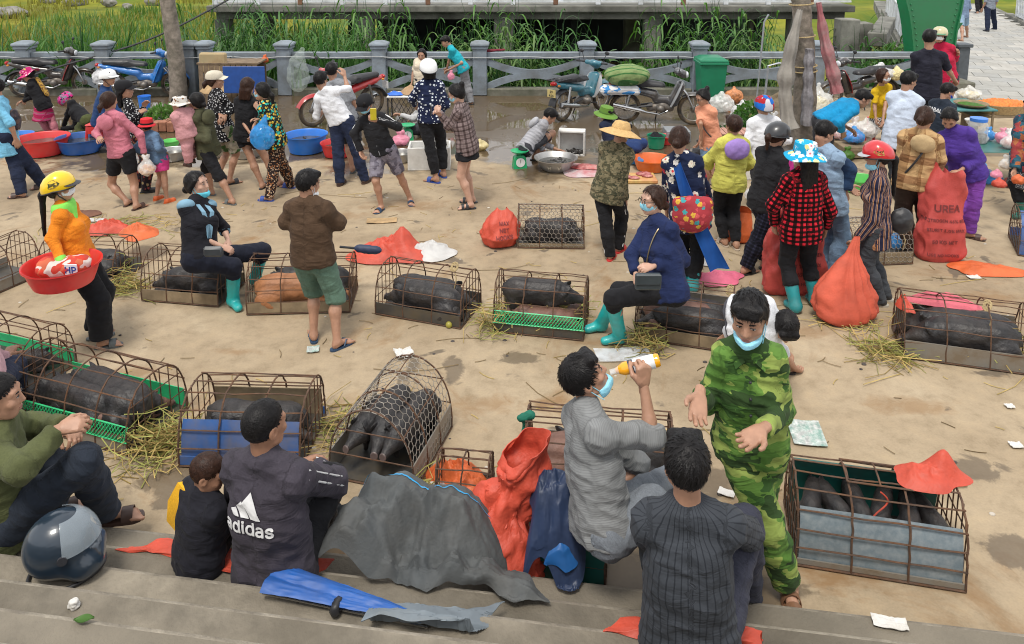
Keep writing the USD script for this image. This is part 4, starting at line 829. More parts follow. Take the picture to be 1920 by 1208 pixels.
bush('shrub','leafy weeds poking through the fence under the broad-leaved plant',atY(1180,160,17.0)*V(1,1,0)+V(0,0,-.2),.8,.4,.7,500,.14,[GR[0],GR[1]],5)
BARK=M('pale_bark',(.22,.185,.15),r=.95,var=.4,vs=9,bump=.9,bs=24,dirt=(.07,.065,.045),ds=5,da=.7)
tb=G(352,178)+V(0,-.5,0)
tr=thing('leaning_tree','leaning pale tree trunk between the blue motorbike and the crates','tree',tb)
top_=atY(308,-60,tb[1]+.1)-tb
ctr=[V(0,0,-.1),V(.03,0,.25),top_*.35+V(.05,0,0),top_*.7,top_,top_*1.5+V(.1,.2,0)];m=tube([ctr[i]+(ctr[i+1]-ctr[i])*t for i in range(5)for t in np.linspace(0,1,8)[:-1]],np.linspace(.19,.125,35),14)
part(tr,'trunk',bumpy(m,.018,7,3),BARK,smooth=60);part(tr,'limb',tube([top_*.98,top_*1.15+V(.25,0,.1),top_*1.45+V(.7,.2,.2)],[.07,.06,.04],8),BARK,smooth=60)
def k_(n,c,**a):return plain('cloth_'+n,c,**a)
BLACK=k_('black',(.014,.014,.016));NAVY=k_('navy',(.016,.022,.045));JEAN=k_('jeans',(.13,.20,.29));CHAR=k_('charcoal',(.035,.036,.042));GREY=k_('grey',(.22,.22,.23));WHITEC=k_('white',(.66,.67,.70),bump=.12)
TEAL=M('teal_rubber',(.008,.40,.39),r=.42,var=.15,vs=8,dirt=(.12,.12,.08),ds=7,da=.3,coat=.15);TEALD=M('teal_rubber_dark',(.006,.24,.26),r=.45,var=.15,vs=8,dirt=(.1,.1,.08),ds=7,da=.4)
SLBLUE=M('blue_slipper',(.02,.055,.26),r=.5);SLNAVY=M('navy_slipper',(.02,.05,.10),r=.5);SLORG=M('orange_slipper',(.62,.12,.03),r=.5);SLGREY=M('grey_slipper',(.09,.10,.10),r=.6);SLRED=M('red_slipper',(.55,.035,.035),r=.5);SLBRN=M('brown_leather',(.17,.085,.045),r=.5);SLDBR=M('dark_leather',(.055,.03,.022),r=.5)
SOLEW=M('pale_sole',(.35,.32,.26),r=.8)
def hood(m,k=1.0):
 def fn(c):
  F=Field();s=c['s'];p=c['N']-c['fs']*.135*s-c['u']*.065*s
  F.ell(p,np.stack([c['rs'],c['fs'],c['u']],1),V(.14,.06,.115)*s*k,.03);F.cone(c['N']-c['rs']*.075*s+c['u']*.02*s,c['N']+c['rs']*.075*s+c['u']*.02*s,.04*s,.04*s,.03)
  part(c['T'],'hood',bumpy(c['loc'](F.mesh(.011)),.008,16,3),m,smooth=True)
 return fn
def chest_strap(c,m,side=1,r=.009,off=.02):
 """A bag strap from one shoulder round to the other hip."""
 s=c['s'];a,b=c['N']+c['rs']*side*.085*c['s']+c['u']*.0,c['P']-c['r']*side*.15*s+c['u']*.03;d=b-a;q=[]
 for t in np.linspace(0,2*PI,29)[:-1]:q.append((a+b)/2+d/2*math.cos(t)+(c['f']*math.sin(t))*(.135*s+off))
 part(c['T'],'bag_strap',c['loc'](tube(q,r,5,closed=True)),m)
def sleeve_lines(c,m,offs=(-.012,.012),r=.005,gr=.0):
 for k,sg in(('R',1),('L',-1)):
  for o in offs:
   pts=[]
   for A,B,ra,rb in((c['S'][k],c['E'][k],c['ra'][0]+.02+gr,c['ra'][1]+.018+gr),(c['E'][k],c['W'][k],c['ra'][1]+.018+gr,c['ra'][2]+.018+gr)):
    d=nrm(B-A);out=nrm(c['rs']*sg*.9+c['u']*.35-c['fs']*.1);out=nrm(out-d*(out@d));sd=np.cross(d,out)
    for t in np.linspace(.0 if ra>.05 else.1,.97,7):pts.append(A+(B-A)*t+out*(ra+(rb-ra)*t)+sd*o)
   part(c['T'],'sleeve_stripe',c['loc'](tube(pts,r,5)),m)
def leg_lines(c,m,offs=(-.022,0,.022),r=.0055,out=.0):
 for k,sg in(('R',1),('L',-1)):
  for o in offs:
   pts=[]
   for A,B,ra,rb in((c['J'][k],c['K'][k],.100,.072),(c['K'][k],c['A'][k],.072,.056)):
    d=nrm(B-A);ot=nrm(c['r']*sg);ot=nrm(ot-d*(ot@d));sd=np.cross(d,ot)
    for t in np.linspace(.05,.96,6):pts.append(A+(B-A)*t+ot*((ra+(rb-ra)*t)*c['s']+out)+sd*o)
   part(c['T'],'leg_stripe',c['loc'](tube(pts,r,5)),m)
def lay(g,flat,o,rx,uz,out,lim=.3,off=.004):
 """Lay a flat print (x right, y up, metres) on the side of a surface that faces out."""
 from scipy.interpolate import LinearNDInterpolator
 X=(g-o)@rx,(g-o)@uz,(g-o)@out;keep=(X[2]>-.02)&(abs(X[0])<lim);gx,gz,gy=X[0][keep],X[1][keep],X[2][keep]
 key=np.round(np.stack([gx,gz],1)/.015).astype(int);best={}
 for i,q in enumerate(map(tuple,key)):
  if q not in best or gy[i]>gy[best[q]]:best[q]=i
 ii=np.array(list(best.values()));F=LinearNDInterpolator(np.stack([gx,gz],1)[ii],gy[ii]);v=np.asarray(flat.vertices)
 y=F(v[:,0],v[:,1]);y=np.where(np.isnan(y),np.nanmean(y),y)+off+v[:,2]
 return trimesh.Trimesh(o+v[:,:1]*rx+v[:,1:2]*uz+y[:,None]*out,flat.faces,process=False)
def on_back(c,name,flat,m,cx,cz,garment='jacket',off=.004,sgn=-1):
 f2=trimesh.Trimesh(np.asarray(flat.vertices)+V(cx,cz,0),flat.faces,process=False)
 part(c['T'],name,lay(np.asarray(c['G'][garment].vertices),f2,c['P']-c['o'],c['rs']*(-sgn),c['u'],c['fs']*sgn,off=off),m,smooth=False)
def text(t,h,bold=True,wide=1.0):
 m=meshkit.text_mesh(t,h,.0015,bold);v=np.asarray(m.vertices).copy();v[:,0]-=(v[:,0].min()+v[:,0].max())/2;v[:,0]*=wide
 m=trimesh.Trimesh(v,m.faces,process=False)
 try:
  for _ in range(1):m=m.subdivide_to_size(h*.35)
 except Exception:pass
 return m
PRINTW=M('white_print',(.66,.66,.66),r=.6,var=.05)
DOTB=dots('navy_white_dots',(.012,.018,.05),(.62,.66,.72),22,.30);DOTK=dots('black_white_dots',(.012,.012,.014),(.6,.6,.6),34,.28)
LEOB=dots('teal_yellow_print',(.015,.018,.014),(.03,.42,.36),26,.42,(.62,.42,.06));LEOT=dots('brown_leopard',(.02,.012,.01),(.32,.13,.05),40,.36,(.42,.30,.2))
FLOR=floral('navy_floral',(.010,.016,.045),[(.65,.60,.52),(.70,.66,.6),(.45,.03,.05),(.6,.55,.45)],(.55,.05,.06),9.5,.33);FLSH=camo('shorts_floral',[(.30,.27,.2),(.24,.22,.17),(.06,.12,.04),(.33,.29,.23)],9)
PLRED=plaid('red_black_plaid',(.52,.015,.03),(.06,.04,.04),(.06,.04,.04),.045,.5);PLGREY=plaid('grey_brown_plaid',(.215,.165,.16),(.45,.42,.42),(.5,.47,.47),.055,.35,[(.62,(.75,.7,.7)),(.66,(1,1,1))]);PLTAN=plaid('tan_check',(.47,.30,.145),(.62,.55,.5),(.62,.52,.5),.22,.38);PLDK=plaid('dark_check',(.022,.024,.045),(.4,.4,.4),(.5,.5,.5),.035,.6)
STRN=bands('navy_tan_stripe','x',.034,[(0,(.020,.02,.045)),(.55,(.42,.20,.09)),(.72,(.020,.02,.045)),(.85,(.3,.2,.16))]);STRG=bands('grey_pinstripe','x',.024,[(0,(.044,.049,.058)),(.8,(.022,.025,.031))]);STRL=bands('light_grey_stripe','y',.010,[(0,(.205,.21,.21)),(.7,(.165,.17,.172))])
CAMO=camo('green_camo',[(.075,.165,.03),(.04,.095,.022),(.105,.21,.04),(.24,.31,.075),(.03,.06,.018)],5.0,(1,1,1.8),3.0);CAMOL=camo('leaf_camo',[(.17,.145,.085),(.055,.058,.035),(.20,.17,.10),(.075,.07,.04)],22,(1,1,1.3));CAMOG=camo('grey_camo',[(.14,.13,.16),(.22,.2,.24),(.10,.09,.115),(.2,.185,.22)],9)
DAISY=floral('blue_daisy',(.015,.33,.56),[(.8,.82,.84),(.8,.8,.78),(.75,.70,.30)],(.75,.22,.28),13,.42);PINKF=floral('pink_floral',(.45,.02,.14),[(.7,.6,.55),(.55,.5,.1),(.7,.3,.4)],(.1,.35,.1),20,.36);REDF=floral('red_flowers',(.34,.04,.05),[(.55,.08,.09),(.05,.3,.32),(.6,.35,.05)],(.5,.3,.05),16,.4)
HMONG=bands('hmong_bands','y',.035,[(0,(.18,.32,.42)),(.2,(.04,.06,.12)),(.4,(.45,.50,.55)),(.55,(.10,.14,.3)),(.75,(.42,.25,.45))]);SKIRTP=bands('pink_skirt_bands','y',.09,[(0,(.30,.012,.06)),(.5,(.40,.02,.10)),(.6,(.22,.1,.1)),(.75,(.42,.06,.16))])
HY=M('helmet_yellow',(.72,.48,.01),r=.25,var=.04,coat=.5);HW=M('helmet_white',(.68,.69,.69),r=.25,var=.04,coat=.5);HBK=M('helmet_black',(.02,.02,.022),r=.35,coat=.3);HRED=M('helmet_red',(.5,.02,.025),r=.28,coat=.5);HBL=camo('helmet_blue',[(.01,.12,.45),(.35,.02,.03),(.02,.16,.5),(.5,.5,.55)],6);HCR=M('helmet_cream',(.5,.46,.28),r=.3,coat=.4)
DECAL=camo('helmet_emblem',[(.10,.09,.03),(.30,.2,.05),(.06,.08,.03)],40);DECALG=camo('gold_emblem',[(.45,.30,.1),(.05,.03,.02),(.4,.1,.04)],60)
person('woman in pink floral sun hat, black jacket and pink skirt by the red basin',1.28,262,(104,262),(90,258),hip=(80,203),hd=(52,141),sex='f',hpitch=30,rh=(42,190,-.1),lh=(46,191,.1),top=(BLACK,2,-.02,.016),skirt=(SKIRTP,.24,.19),bot=(k_('pink_trousers',(.42,.15,.18)),2,.012),shoe=('shoe',RUB),hat=('brim',PINKF,.085,.03,.095,None,.02),hair=('bun',HAIR),extra=lambda c:part(c['T'],'shawl',c['loc'](bumpy(Field().cone(c['N']-c['fs']*.10,c['P']+c['u']*.1-c['fs']*.13,.05,.06,.03,q=.5,qd=c['fs']).mesh(.013),.01,14)),dots('yellow_shawl',(.42,.25,.05),(.1,.05,.03),40,.4),smooth=True))
person('crouching woman with a fringed pink headscarf sorting greens behind the blue basin',1.5,262,(148,257),(160,252),hip=('g',166,232,.30),hd=(124,188),hpitch=45,sex='f',rh=(113,243,-.1),lh=(120,236,.1),top=(BLACK,2,-.02,.016),bot=(k_('olive_shorts',(.06,.07,.025)),.9,.02),shoe=('sandal',SLGREY),hair=('none',HAIR),extra=lambda c:part(c['T'],'headscarf',c['hs'](bumpy(shell([(.105,-.03),(.118,.02),(.112,.075),(.08,.115),(.0,.13)],26,1,1.15,amp=.006),.014,(60,60,40),3)),camo('pink_fringe',[(.55,.02,.18),(.03,.02,.04),(.6,.04,.25),(.2,.2,.25)],25),smooth=40))
person('person in navy jacket and white helmet sitting on the red stool behind the basins',1.6,70,(200,285),(210,278),hip=('g',188,226,.45),hd=(203,146),hyaw=30,rh=(222,225),lh=(228,220),top=(k_('jacket_blue',(.02,.05,.14)),2,-.02,.024),bot=(NAVY,2,.016),shoe=('shoe',RUB),hat=('helmet',HW,HW),det=0)
person('woman in black cap, lace blouse and floral trousers behind the child in red hat',None,60,(280,361),(262,352),hd=(234,169),sex='f',hyaw=20,rh=(262,212,-.1),lh=(270,200),top=(DOTK,2,-.02,.012),bot=(floral('dark_floral_trousers',(.02,.015,.02),[(.3,.22,.12),(.25,.05,.05)],(.3,.25,.05),18,.35),2,.02),shoe=('shoe',RUB),hair=('long',HAIR,.16),hat=('cap',BLACK))
person('woman in a pink hoodie and black shorts walking with her back turned',None,18,(261,391),(243,384),hip=(229,296),hd=(204,190),sex='f',rh=(270,287),re=(262,252),lh=(186,258,-.22),le=(180,250,.02),lk=(209,345,.12),rk=(252,345,.0),top=(k_('hoodie_pink',(.47,.155,.20)),2,-.01,.02),bot=(BLACK,.62,.02),shoe=('sandal',SLDBR),hair=('pony',HAIRB,.06),extra=hood(k_('hoodie_pink',0)),det=1)
person('small child in a red bucket hat, denim jacket and pink shorts',None,25,(318,379),(297,374),hip=(298,300),hd=(275,236),child=True,headk=1.22,sex='f',hyaw=-60,rh=(310,285),lh=(277,288),top=(k_('denim_child',(.10,.165,.26)),1.9,-.02,.022),bot=(k_('hot_pink',(.62,.06,.25)),.55,.02),shoe=('shoe',SLORG),hair=('short',HAIR),hat=('brim',M('hat_red',(.52,.012,.02),r=.85),.035,.02,.10,BLACK,.004),det=1)
c=person('woman in an olive hoodie and black knee trousers carrying a baby',None,285,(392,366),(432,383),hip=(391,288),hd=(368,191),sex='f',fyaw=(280,300),rh=(352,255,-.12),re=(388,262,-.2),lh=(345,265,.1),top=(k_('hoodie_olive',(.065,.065,.035)),1.95,-.02,.024),bot=(BLACK,1.2,.02),shoe=('sandal',SLGREY),hair=('bun',HAIR,-.04),extra=hood(k_('hoodie_olive',0)),det=1)
person('baby in a pink fleece and spotted white hat carried by the olive hoodie woman',1.02,300,hip=(352,252,-.16),hd=(336,196,-.16),Y0=c['P'][1],child=True,headk=1.35,hyaw=-30,rf=np.array(atY(352,312,c['P'][1]-.16)),lf=np.array(atY(358,305,c['P'][1]-.02)),lk=atY(356,272,c['P'][1]-.05),rk=atY(350,275,c['P'][1]-.22),rh=(327,225,-.25),lh=(333,222,-.05),sex='m',top=(k_('fleece_pink',(.50,.25,.26)),1.9,-.02,.035),bot=(k_('fleece_pink',0),1.9,.025),shoe=('shoe',SLDBR),hat=('brim',dots('spotted_hat',(.6,.57,.52),(.2,.1,.05),24,.28),.045,.02,.09),det=1)
person('woman in a cream cap and black polka-dot blouse with hands clasped behind her back',None,45,(437,345),(415,338),hip=(420,252),hd=(404,151),sex='f',hyaw=35,rh=(421,219,-.16),re=(437,205,-.02),lh=(414,216,-.16),le=(393,205,.0),top=(DOTK,1.8,-.045,.018),bot=(FLSH,.93,.02),shoe=('sandal',RUB),hair=('pony',HAIRB,.05),hat=('cap',k_('cap_cream',(.55,.5,.4))),det=1)
person('woman in a plain black T-shirt and shorts with hands behind her back',None,8,(530,348),(495,352),hip=(462,256),hd=(464,162),sex='f',rh=(473,249,-.14),re=(480,218,-.0),lh=(466,246,-.16),le=(446,215,.0),top=(BLACK,.75,-.03,.016),bot=(BLACK,.5,.018),shoe=('sandal',RUB),hair=('long',HAIRB,.10),det=1,fyaw=(40,10))
person('woman in a green and yellow print blouse and leopard trousers walking with a blue bag',None,282,(499,377),(541,352),hip=(517,270),hd=(491,172),sex='f',rh=(487,225,-.1),lh=(484,205,.1),fyaw=(280,290),top=(LEOB,1.7,-.02,.018),bot=(LEOT,2,.02),shoe=('sandal',SLBLUE),hair=('pony',HAIR,.10),mask=(MASKB,'up'),det=1)
person('man in a light blue shirt and dark trousers leaving at the left edge',1.6,250,(34,371),(76,354),hip=(14,278),hd=(-10,165),rh=(-10,265),lh=(30,262,-.1),top=(k_('shirt_sky',(.16,.42,.60)),1.2,-.05,.018),bot=(NAVY,2,.026),shoe=('sandal',SLDBR),extra=lambda c:part(c['T'],'satchel',c['loc'](bumpy(Field().ell(c['P']+c['u']*.18-c['f']*.14+c['r']*.02,np.stack([c['r'],c['f'],c['u']],1),V(.12,.06,.15)).mesh(.014),.01,12)),camo('satchel',[(.03,.025,.03),(.1,.06,.05),(.05,.04,.05)],14),smooth=True))
person('man in a white polo and navy trousers leaning on his companion by the red motorbike',None,14,(688,342),(640,346),hip=(641,231),hd=(601,150),rh=(646,143,.12),re=(652,166,.05),lh=(612,205,.25),top=(WHITEC,1.05,.02,.016),bot=(k_('navy_slacks',(.02,.028,.06)),2,.022),shoe=('shoe',SLDBR),det=1)
person('man in a grey shirt close to the red motorbike, hand on his shoulder',None,5,(678,325),(662,322),hip=(648,222),hd=(622,133),rh=(668,215,.1),lh=(640,215,.2),top=(k_('shirt_grey',(.25,.26,.28)),.9,-.03,.02),bot=(CHAR,.95,.02),shoe=('flip',SLGREY),det=0)
c=person('man in a black cap and black striped jacket looking at a yellow phone',None,193,(712,397),(770,383),hip=(719,284),hd=(685,197),hpitch=32,hyaw=8,fyaw=(200,165),rh=(676,283,-.05),re=(664,250,.0),lh=(706,226,-.30),le=(746,238,-.12),hdir=(None,V(-.8,-.2,.35)),hn=(None,V(-.2,.9,.1)),curl=(.5,.8),top=(k_('track_black',(.016,.016,.018)),2,-.01,.022),bot=(CAMOG,.88,.026),shoe=('sandal',SLNAVY),hat=('cap',BLACK),mask=(MASKB,'up'),det=1,extra=lambda c:(sleeve_lines(c,PRINTW),on_back(c,'zip',box(0,0,0,.008,.42,.003),M('zip_grey',(.2,.2,.21)),0,.2,sgn=1)))
PH=c['W']['L']+V(-.03,-.035,.085)
solo('phone',box(0,0,0,.075,.012,.15,.006),M('phone_yellow',(.42,.34,.02),r=.35),'phone in a yellow case in the hand of the man in the black cap','phone',PH)
person('woman in a white helmet and navy blouse with white dots seen from behind',None,350,(829,331),(812,342),hip=(809,224),hd=(803,130),sex='f',hyaw=-8,rh=(826,210,.2),lh=(778,198,.15),le=(772,185,0),top=(DOTB,1.9,-.01,.022),bot=(BLACK,1.85,.012),shoe=('sandal',SLBLUE),hair=('long',HAIR,.05),hat=('helmet',HW,RUB),det=1,fyaw=(330,300))
c=person('woman with a top bun in a brown plaid jacket reading her phone',None,283,(879,380),(876,392),hip=(876,272),hd=(856,176),sex='f',hpitch=25,rh=(825,216,.02),lh=(823,210,.14),fyaw=(275,262),top=(PLGREY,1.95,-.06,.024),skirt=(BLACK,.1,.175),bot=(BLACK,.3,.012),shoe=('sandal',RUB,2),hair=('bun',HAIR,.085),mask=(MASKB,'up'),curl=(.7,.7),det=1,skin='c')
solo('phone',box(0,0,0,.012,.07,.14,.005),M('phone_dark',(.03,.03,.035),r=.25),'dark phone held by the woman in the plaid jacket','phone',c['W']['L']+V(-.10,-.03,.03))
person('man in a turquoise polo shirt handling a pink bag beside the fence',None,262,(880,196),(874,192),hip=(872,138),hd=(836,78),hpitch=30,rh=(842,131,-.05),lh=(838,128,.1),re=(866,118,-.15),top=(k_('polo_turquoise',(.02,.35,.42)),.8,.0,.022),bot=(GREY,2,.024),shoe=('sandal',RUB),det=0)
person('girl in a cream T-shirt with a fringe at the fence behind the white helmet',1.4,190,(795,205),(788,205),hip=(791,160),hd=(791,103),sex='f',top=(k_('tee_cream',(.6,.52,.4)),.8,-.03,.015),bot=(CHAR,2,.015),shoe=('sandal',RUB),hair=('bob',HAIR),hpitch=15)
person('crouching seller in a pale grey sweater, mostly hidden behind the dotted blouse',1.5,265,(795,252),(800,246),hip=('g',812,232,.25),hd=(800,182),rh=(752,216),re=(775,222,-.1),lh=(770,222,.1),top=(k_('sweater_pale',(.42,.42,.42)),2,-.02,.02),bot=(CHAR,2,.016),shoe=('sandal',RUB))
person('crouching young man in a grey striped hoodie and shorts sorting fish beside the foam box',1.6,75,(1008,300),(1018,291),hip=('g',984,280,.22),hd=(1031,218),hpitch=40,hyaw=10,rh=(1024,288,-.1),lh=(1048,282,.05),re=(1008,268,-.15),rk=(1026,256,-.1),lk=(1036,250,.1),top=(bands('hoodie_stripe','y',.05,[(0,(.34,.34,.36)),(.6,(.27,.27,.29))]),1.6,-.02,.022),bot=(CHAR,.85,.02),shoe=('sandal',RUB),extra=hood(k_('hood_grey',(.36,.36,.38)),.9),det=1)
person('man in a straw hat, leaf-camouflage jacket and side-striped black trousers',None,28,(1163,470),(1146,484),hip=(1140,362),hd=(1165,248),hyaw=30,hpitch=15,rh=(1171,375),re=(1166,328,-.06),lh=(1150,330,.25),top=(CAMOL,1.95,-.05,.028),bot=(BLACK,2,.018),shoe=('sandal',SLRED),hat=('brim',M('straw',(.50,.32,.13),r=.85,var=.2,vs=40),.12,.055,.09,None,.004,.075),mask=(MASKW,'up'),extra=lambda c:leg_lines(c,PRINTW),det=1)
person('person in a green pith hat and navy clothes squatting behind the straw hat',1.55,130,(1172,300),(1190,296),hip=('g',1152,275,.25),hd=(1137,216),hpitch=10,rh=(1196,262),lh=(1185,268,.1),top=(NAVY,2,-.02,.02),bot=(k_('navy_blue',(.02,.04,.12)),2,.02),shoe=('sandal',RUB),hat=('brim',M('pith_green',(.10,.21,.025),r=.8),.07,.035,.11,M('pith_band',(.07,.15,.02)),.0))
c=person('woman in a navy floral blouse with a flowered bag bending over the stalls',None,22,(1300,545),(1278,540),hip=(1292,418),hd=(1273,262),sex='f',hpitch=20,rh=(1332,390,.25),lh=(1250,395,.3),top=(FLOR,1.8,-.03,.028),bot=(BLACK,1.8,.016),shoe=('boot',TEALD),hair=('bun',HAIRB,-.05),det=1)
solo('woven_bag',bumpy(Field().ell(V(0,0,0),np.eye(3),V(.19,.11,.17)).cone(V(-.13,0,.12),V(.13,0,.12),.06,.06,.04).mesh(.012),.008,14),REDF,'rounded cloth bag with red flowers hanging behind the floral blouse','bag',c['P']+V(-.02,-.21,.03),smooth=True)
part(c['T'],'blue_sash',frame_mesh(sheet(lambda u,v:np.stack([(-.17+.42*u**1.2)+(v-.5)*(.07+.1*u),-.175-.03*np.sin(u*9+v*5)-.05*u,.50-1.0*u+.04*(v-.5)],1),24,8,.006),c['P']-c['o'],np.eye(3)),bands('sash_cloth','x',3.0,[(0,(.015,.08,.30)),(.9,(.015,.08,.30))]),smooth=True)
person('woman with glasses and a high bun in a peach T-shirt beside the green leaves',None,238,(1338,352),(1322,350),hip=(1333,268),hd=(1318,183),sex='f',hpitch=25,hyaw=15,rh=(1316,265,-.05),re=(1314,232,-.14),lh=(1310,268,.15),top=(k_('tee_peach',(.60,.26,.16)),.85,-.05,.022),bot=(JEAN,.9,.02),shoe=('sandal',RUB),hair=('bun',HAIR,.095),glasses=True,det=1,bulk=1.1,extra=lambda c:chest_strap(c,RUB,1))
person('girl in a yellow jacket with a lilac hood, black trousers, seen from behind',None,352,(1378,464),(1355,458),hip=(1367,344),hd=(1376,236),sex='f',rh=(1398,318,.15),re=(1405,305,.05),lh=(1330,318,.2),le=(1328,300,.1),top=(k_('jacket_yellow',(.50,.48,.10)),1.7,-.04,.034),bot=(BLACK,1.93,.014),shoe=('sandal',M('flat_beige',(.4,.33,.25))),hair=('short',HAIRB),extra=hood(k_('hood_lilac',(.32,.21,.52)),1.15),det=1)
person('man in a blue and red helmet and white shirt between the stalls',None,355,(1438,405),(1420,402),hip=(1430,290),hd=(1432,200),rh=(1462,270,.15),lh=(1402,270,.15),top=(WHITEC,1.8,-.02,.026),bot=(CHAR,2,.02),shoe=('shoe',RUB),hat=('helmet',HBL,RUB),det=1)
c=person('woman in a black helmet and black jacket with dark checked trousers',None,55,(1402,513),(1436,500),hip=(1435,382),hd=(1458,254),sex='f',hpitch=20,rh=(1482,345,.0),lh=(1470,340,.2),top=(k_('black_warm',(.018,.018,.02)),1.9,-.04,.028),bot=(PLDK,1.95,.026),shoe=('sandal',RUB),hair=('pony',HAIRB,.12),hat=('helmet',HBK,HBK),det=1)
solo('striped_scarf',bumpy(Field().cone(V(0,0,.14),V(.06,0,-.16),.06,.05,.03,q=.5,qd=V(.8,-.6,0)).mesh(.012),.008,18),bands('scarf_stripes','x',.02,[(0,(.55,.04,.25)),(.25,(.7,.7,.7)),(.5,(.1,.1,.4)),(.75,(.6,.25,.1))]),'striped pink and white scarf on the shoulder of the black helmet woman','scarf',c['N']+V(.12,-.12,-.2),smooth=True,uv=None)
c=person('woman in a blue daisy hat, red-black plaid shirt and teal boots seen from behind',None,352,(1524,570),(1486,582),hip=(1502,432),hd=(1508,292),sex='f',bulk=1.1,hyaw=-10,rh=(1548,430,.12),re=(1556,395,.02),lh=(1452,425,.1),le=(1450,385,.0),top=(PLRED,1.85,-.055,.028),bot=(BLACK,1.5,.012),shoe=('boot',TEALD,.42),hat=('brim',DAISY,.075,.04,.105,None,.012),hair=('long',HAIR,.30),det=1)
c=person('young man in a two-tone denim blue jacket and jeans leaning to the right',None,62,(1565,522),(1548,508),hip=(1552,385),hd=(1545,250),hpitch=30,rh=(1585,362,-.12),re=(1592,318,-.1),lh=(1592,350,.15),top=(k_('jacket_pale_blue',(.22,.31,.42)),1.85,-.03,.036,k_('sleeve_navy',(.02,.045,.10))),bot=(JEAN,2,.018),shoe=('shoe',k_('shoe_grey',(.1,.09,.085)),SOLEW),det=1)
person('man in a bright blue jacket bending far forward over the bags',1.62,88,(1560,350),(1540,345),hip=(1543,228),hd=(1617,185,0),hpitch=35,rh=(1580,250,-.1),lh=(1590,240,.2),top=(k_('jacket_bright_blue',(.01,.22,.44)),1.7,-.02,.03),bot=(CHAR,2,.018),shoe=('shoe',RUB),bulk=1.05)
person('woman with glasses and a white mask in a yellow T-shirt sitting at her stall',1.55,165,(1668,280),(1650,282),hip=('g',1650,222,.45),hd=(1656,143),sex='f',hyaw=-35,rh=(1642,222,-.1),lh=(1655,228,-.2),re=(1640,200,0),top=(k_('tee_yellow',(.62,.40,.015)),.8,-.02,.016),bot=(bands('striped_trousers','y',.04,[(0,(.02,.02,.02)),(.6,(.6,.6,.6))]),1.9,.02),shoe=('sandal',RUB),hair=('bob',HAIRB),mask=(MASKW,'up'),glasses=True)
person('man in a very pale blue polo shirt standing at the snack stall',None,35,(1702,372),(1682,370),hip=(1684,268),hd=(1703,152),hyaw=30,hpitch=15,rh=(1718,258,.1),re=(1709,225,-.1),lh=(1690,250,.3),top=(k_('polo_pale',(.50,.57,.68),bump=.12),.85,-.03,.026),bot=(CHAR,2,.02),shoe=('shoe',RUB),det=1)
person('stocky man in a dark navy T-shirt with his back turned near the green arch',None,10,(1762,300),(1735,302),hip=(1737,180),hd=(1743,72),hyaw=35,rh=(1790,150,.35),re=(1778,132,.0),lh=(1715,165,.3),top=(k_('tee_dark',(.018,.018,.028)),.9,-.03,.02),bot=(BLACK,2,.018),shoe=('shoe',RUB),bulk=1.08)
person('vendor in a red jacket, white mask and cream-green helmet beside the green arch',None,215,(1775,240),(1765,236),hip=(1772,155),hd=(1762,66),sex='f',lh=(1795,103,-.05),le=(1790,112,.05),rh=(1752,125,-.2),top=(k_('jacket_red',(.42,.015,.05)),1.9,-.02,.022),bot=(CHAR,2,.018),shoe=('shoe',RUB),hat=('helmet',HCR,M('visor_green',(.1,.25,.15))),mask=(MASKW,'up'),hair=('bob',HAIR))
c=person('man in a bright blue mask and dark T-shirt with white lettering',None,65,(1780,350),(1760,346),hip=(1752,262),hd=(1776,172),hpitch=25,hyaw=15,rh=(1790,255,.1),lh=(1785,250,.3),top=(k_('tee_slate',(.02,.027,.04)),.8,-.02,.024),bot=(CHAR,2,.02),shoe=('shoe',RUB),mask=(k_('mask_royal',(.01,.06,.48)),'up'))
on_back(c,'shirt_lettering',text('SABALI',.05),PRINTW,-.02,.33,'shirt')
c=person('woman in a brown and tan checked hoodie with a dark shoulder strap',None,18,(1738,470),(1700,472),hip=(1712,345),hd=(1733,222),sex='f',bulk=1.2,hyaw=25,hpitch=20,rh=(1754,330,.05),re=(1762,300,-.05),lh=(1690,330,.2),top=(PLTAN,1.85,-.02,.03),bot=(k_('trousers_brown',(.035,.022,.016)),2,.028),shoe=('shoe',RUB),hair=('pony',HAIRB,.03),extra=lambda c:(hood(k_('hood_tan',(.42,.30,.16)),.9)(c),chest_strap(c,RUB,1,.012)),det=1)
c=person('woman in a purple jacket and violet trousers holding open a red sack',None,215,(1800,440),(1826,448),hip=(1816,325),hd=(1780,222),sex='f',hpitch=45,fyaw=(200,130),bulk=1.12,rh=(1768,318,-.15),re=(1762,280,.02),lh=(1797,322,-.2),le=(1836,298,-.05),top=(k_('jacket_purple',(.065,.032,.22)),1.75,-.03,.032),bot=(k_('trousers_violet',(.19,.055,.33)),1.97,.022),shoe=('sandal',SLDBR),hair=('bun',HAIR,-.03),det=1,skin='a')
c=person('girl in a red helmet and navy striped shirt carrying a red cloth sack',None,292,(1650,560),(1640,572),hip=(1641,450),hd=(1645,292),sex='f',hpitch=10,hyaw=-5,fyaw=(300,285),rh=(1604,448,.10),re=(1640,410,.2),lh=(1607,452,-.10),le=(1640,408,-.14),top=(STRN,1.9,-.02,.022),bot=(k_('jeans_black',(.05,.055,.062)),2,.02),shoe=('shoe',RUB,SOLEW),hair=('pony',HAIR,.34),hat=('helmet',HRED,M('visor_smoke',(.35,.36,.38),r=.2),None,True,DECALG),mask=(MASKB,'chin'),curl=(.9,.9),det=1)
solo('shoulder_bag',bumpy(Field().ell(V(0,0,0),np.eye(3),V(.11,.075,.12)).mesh(.011),.012,14),RUB,'shiny black shoulder bag at the hip of the striped shirt girl','bag',c['P']+V(.20,-.06,.06),smooth=True)
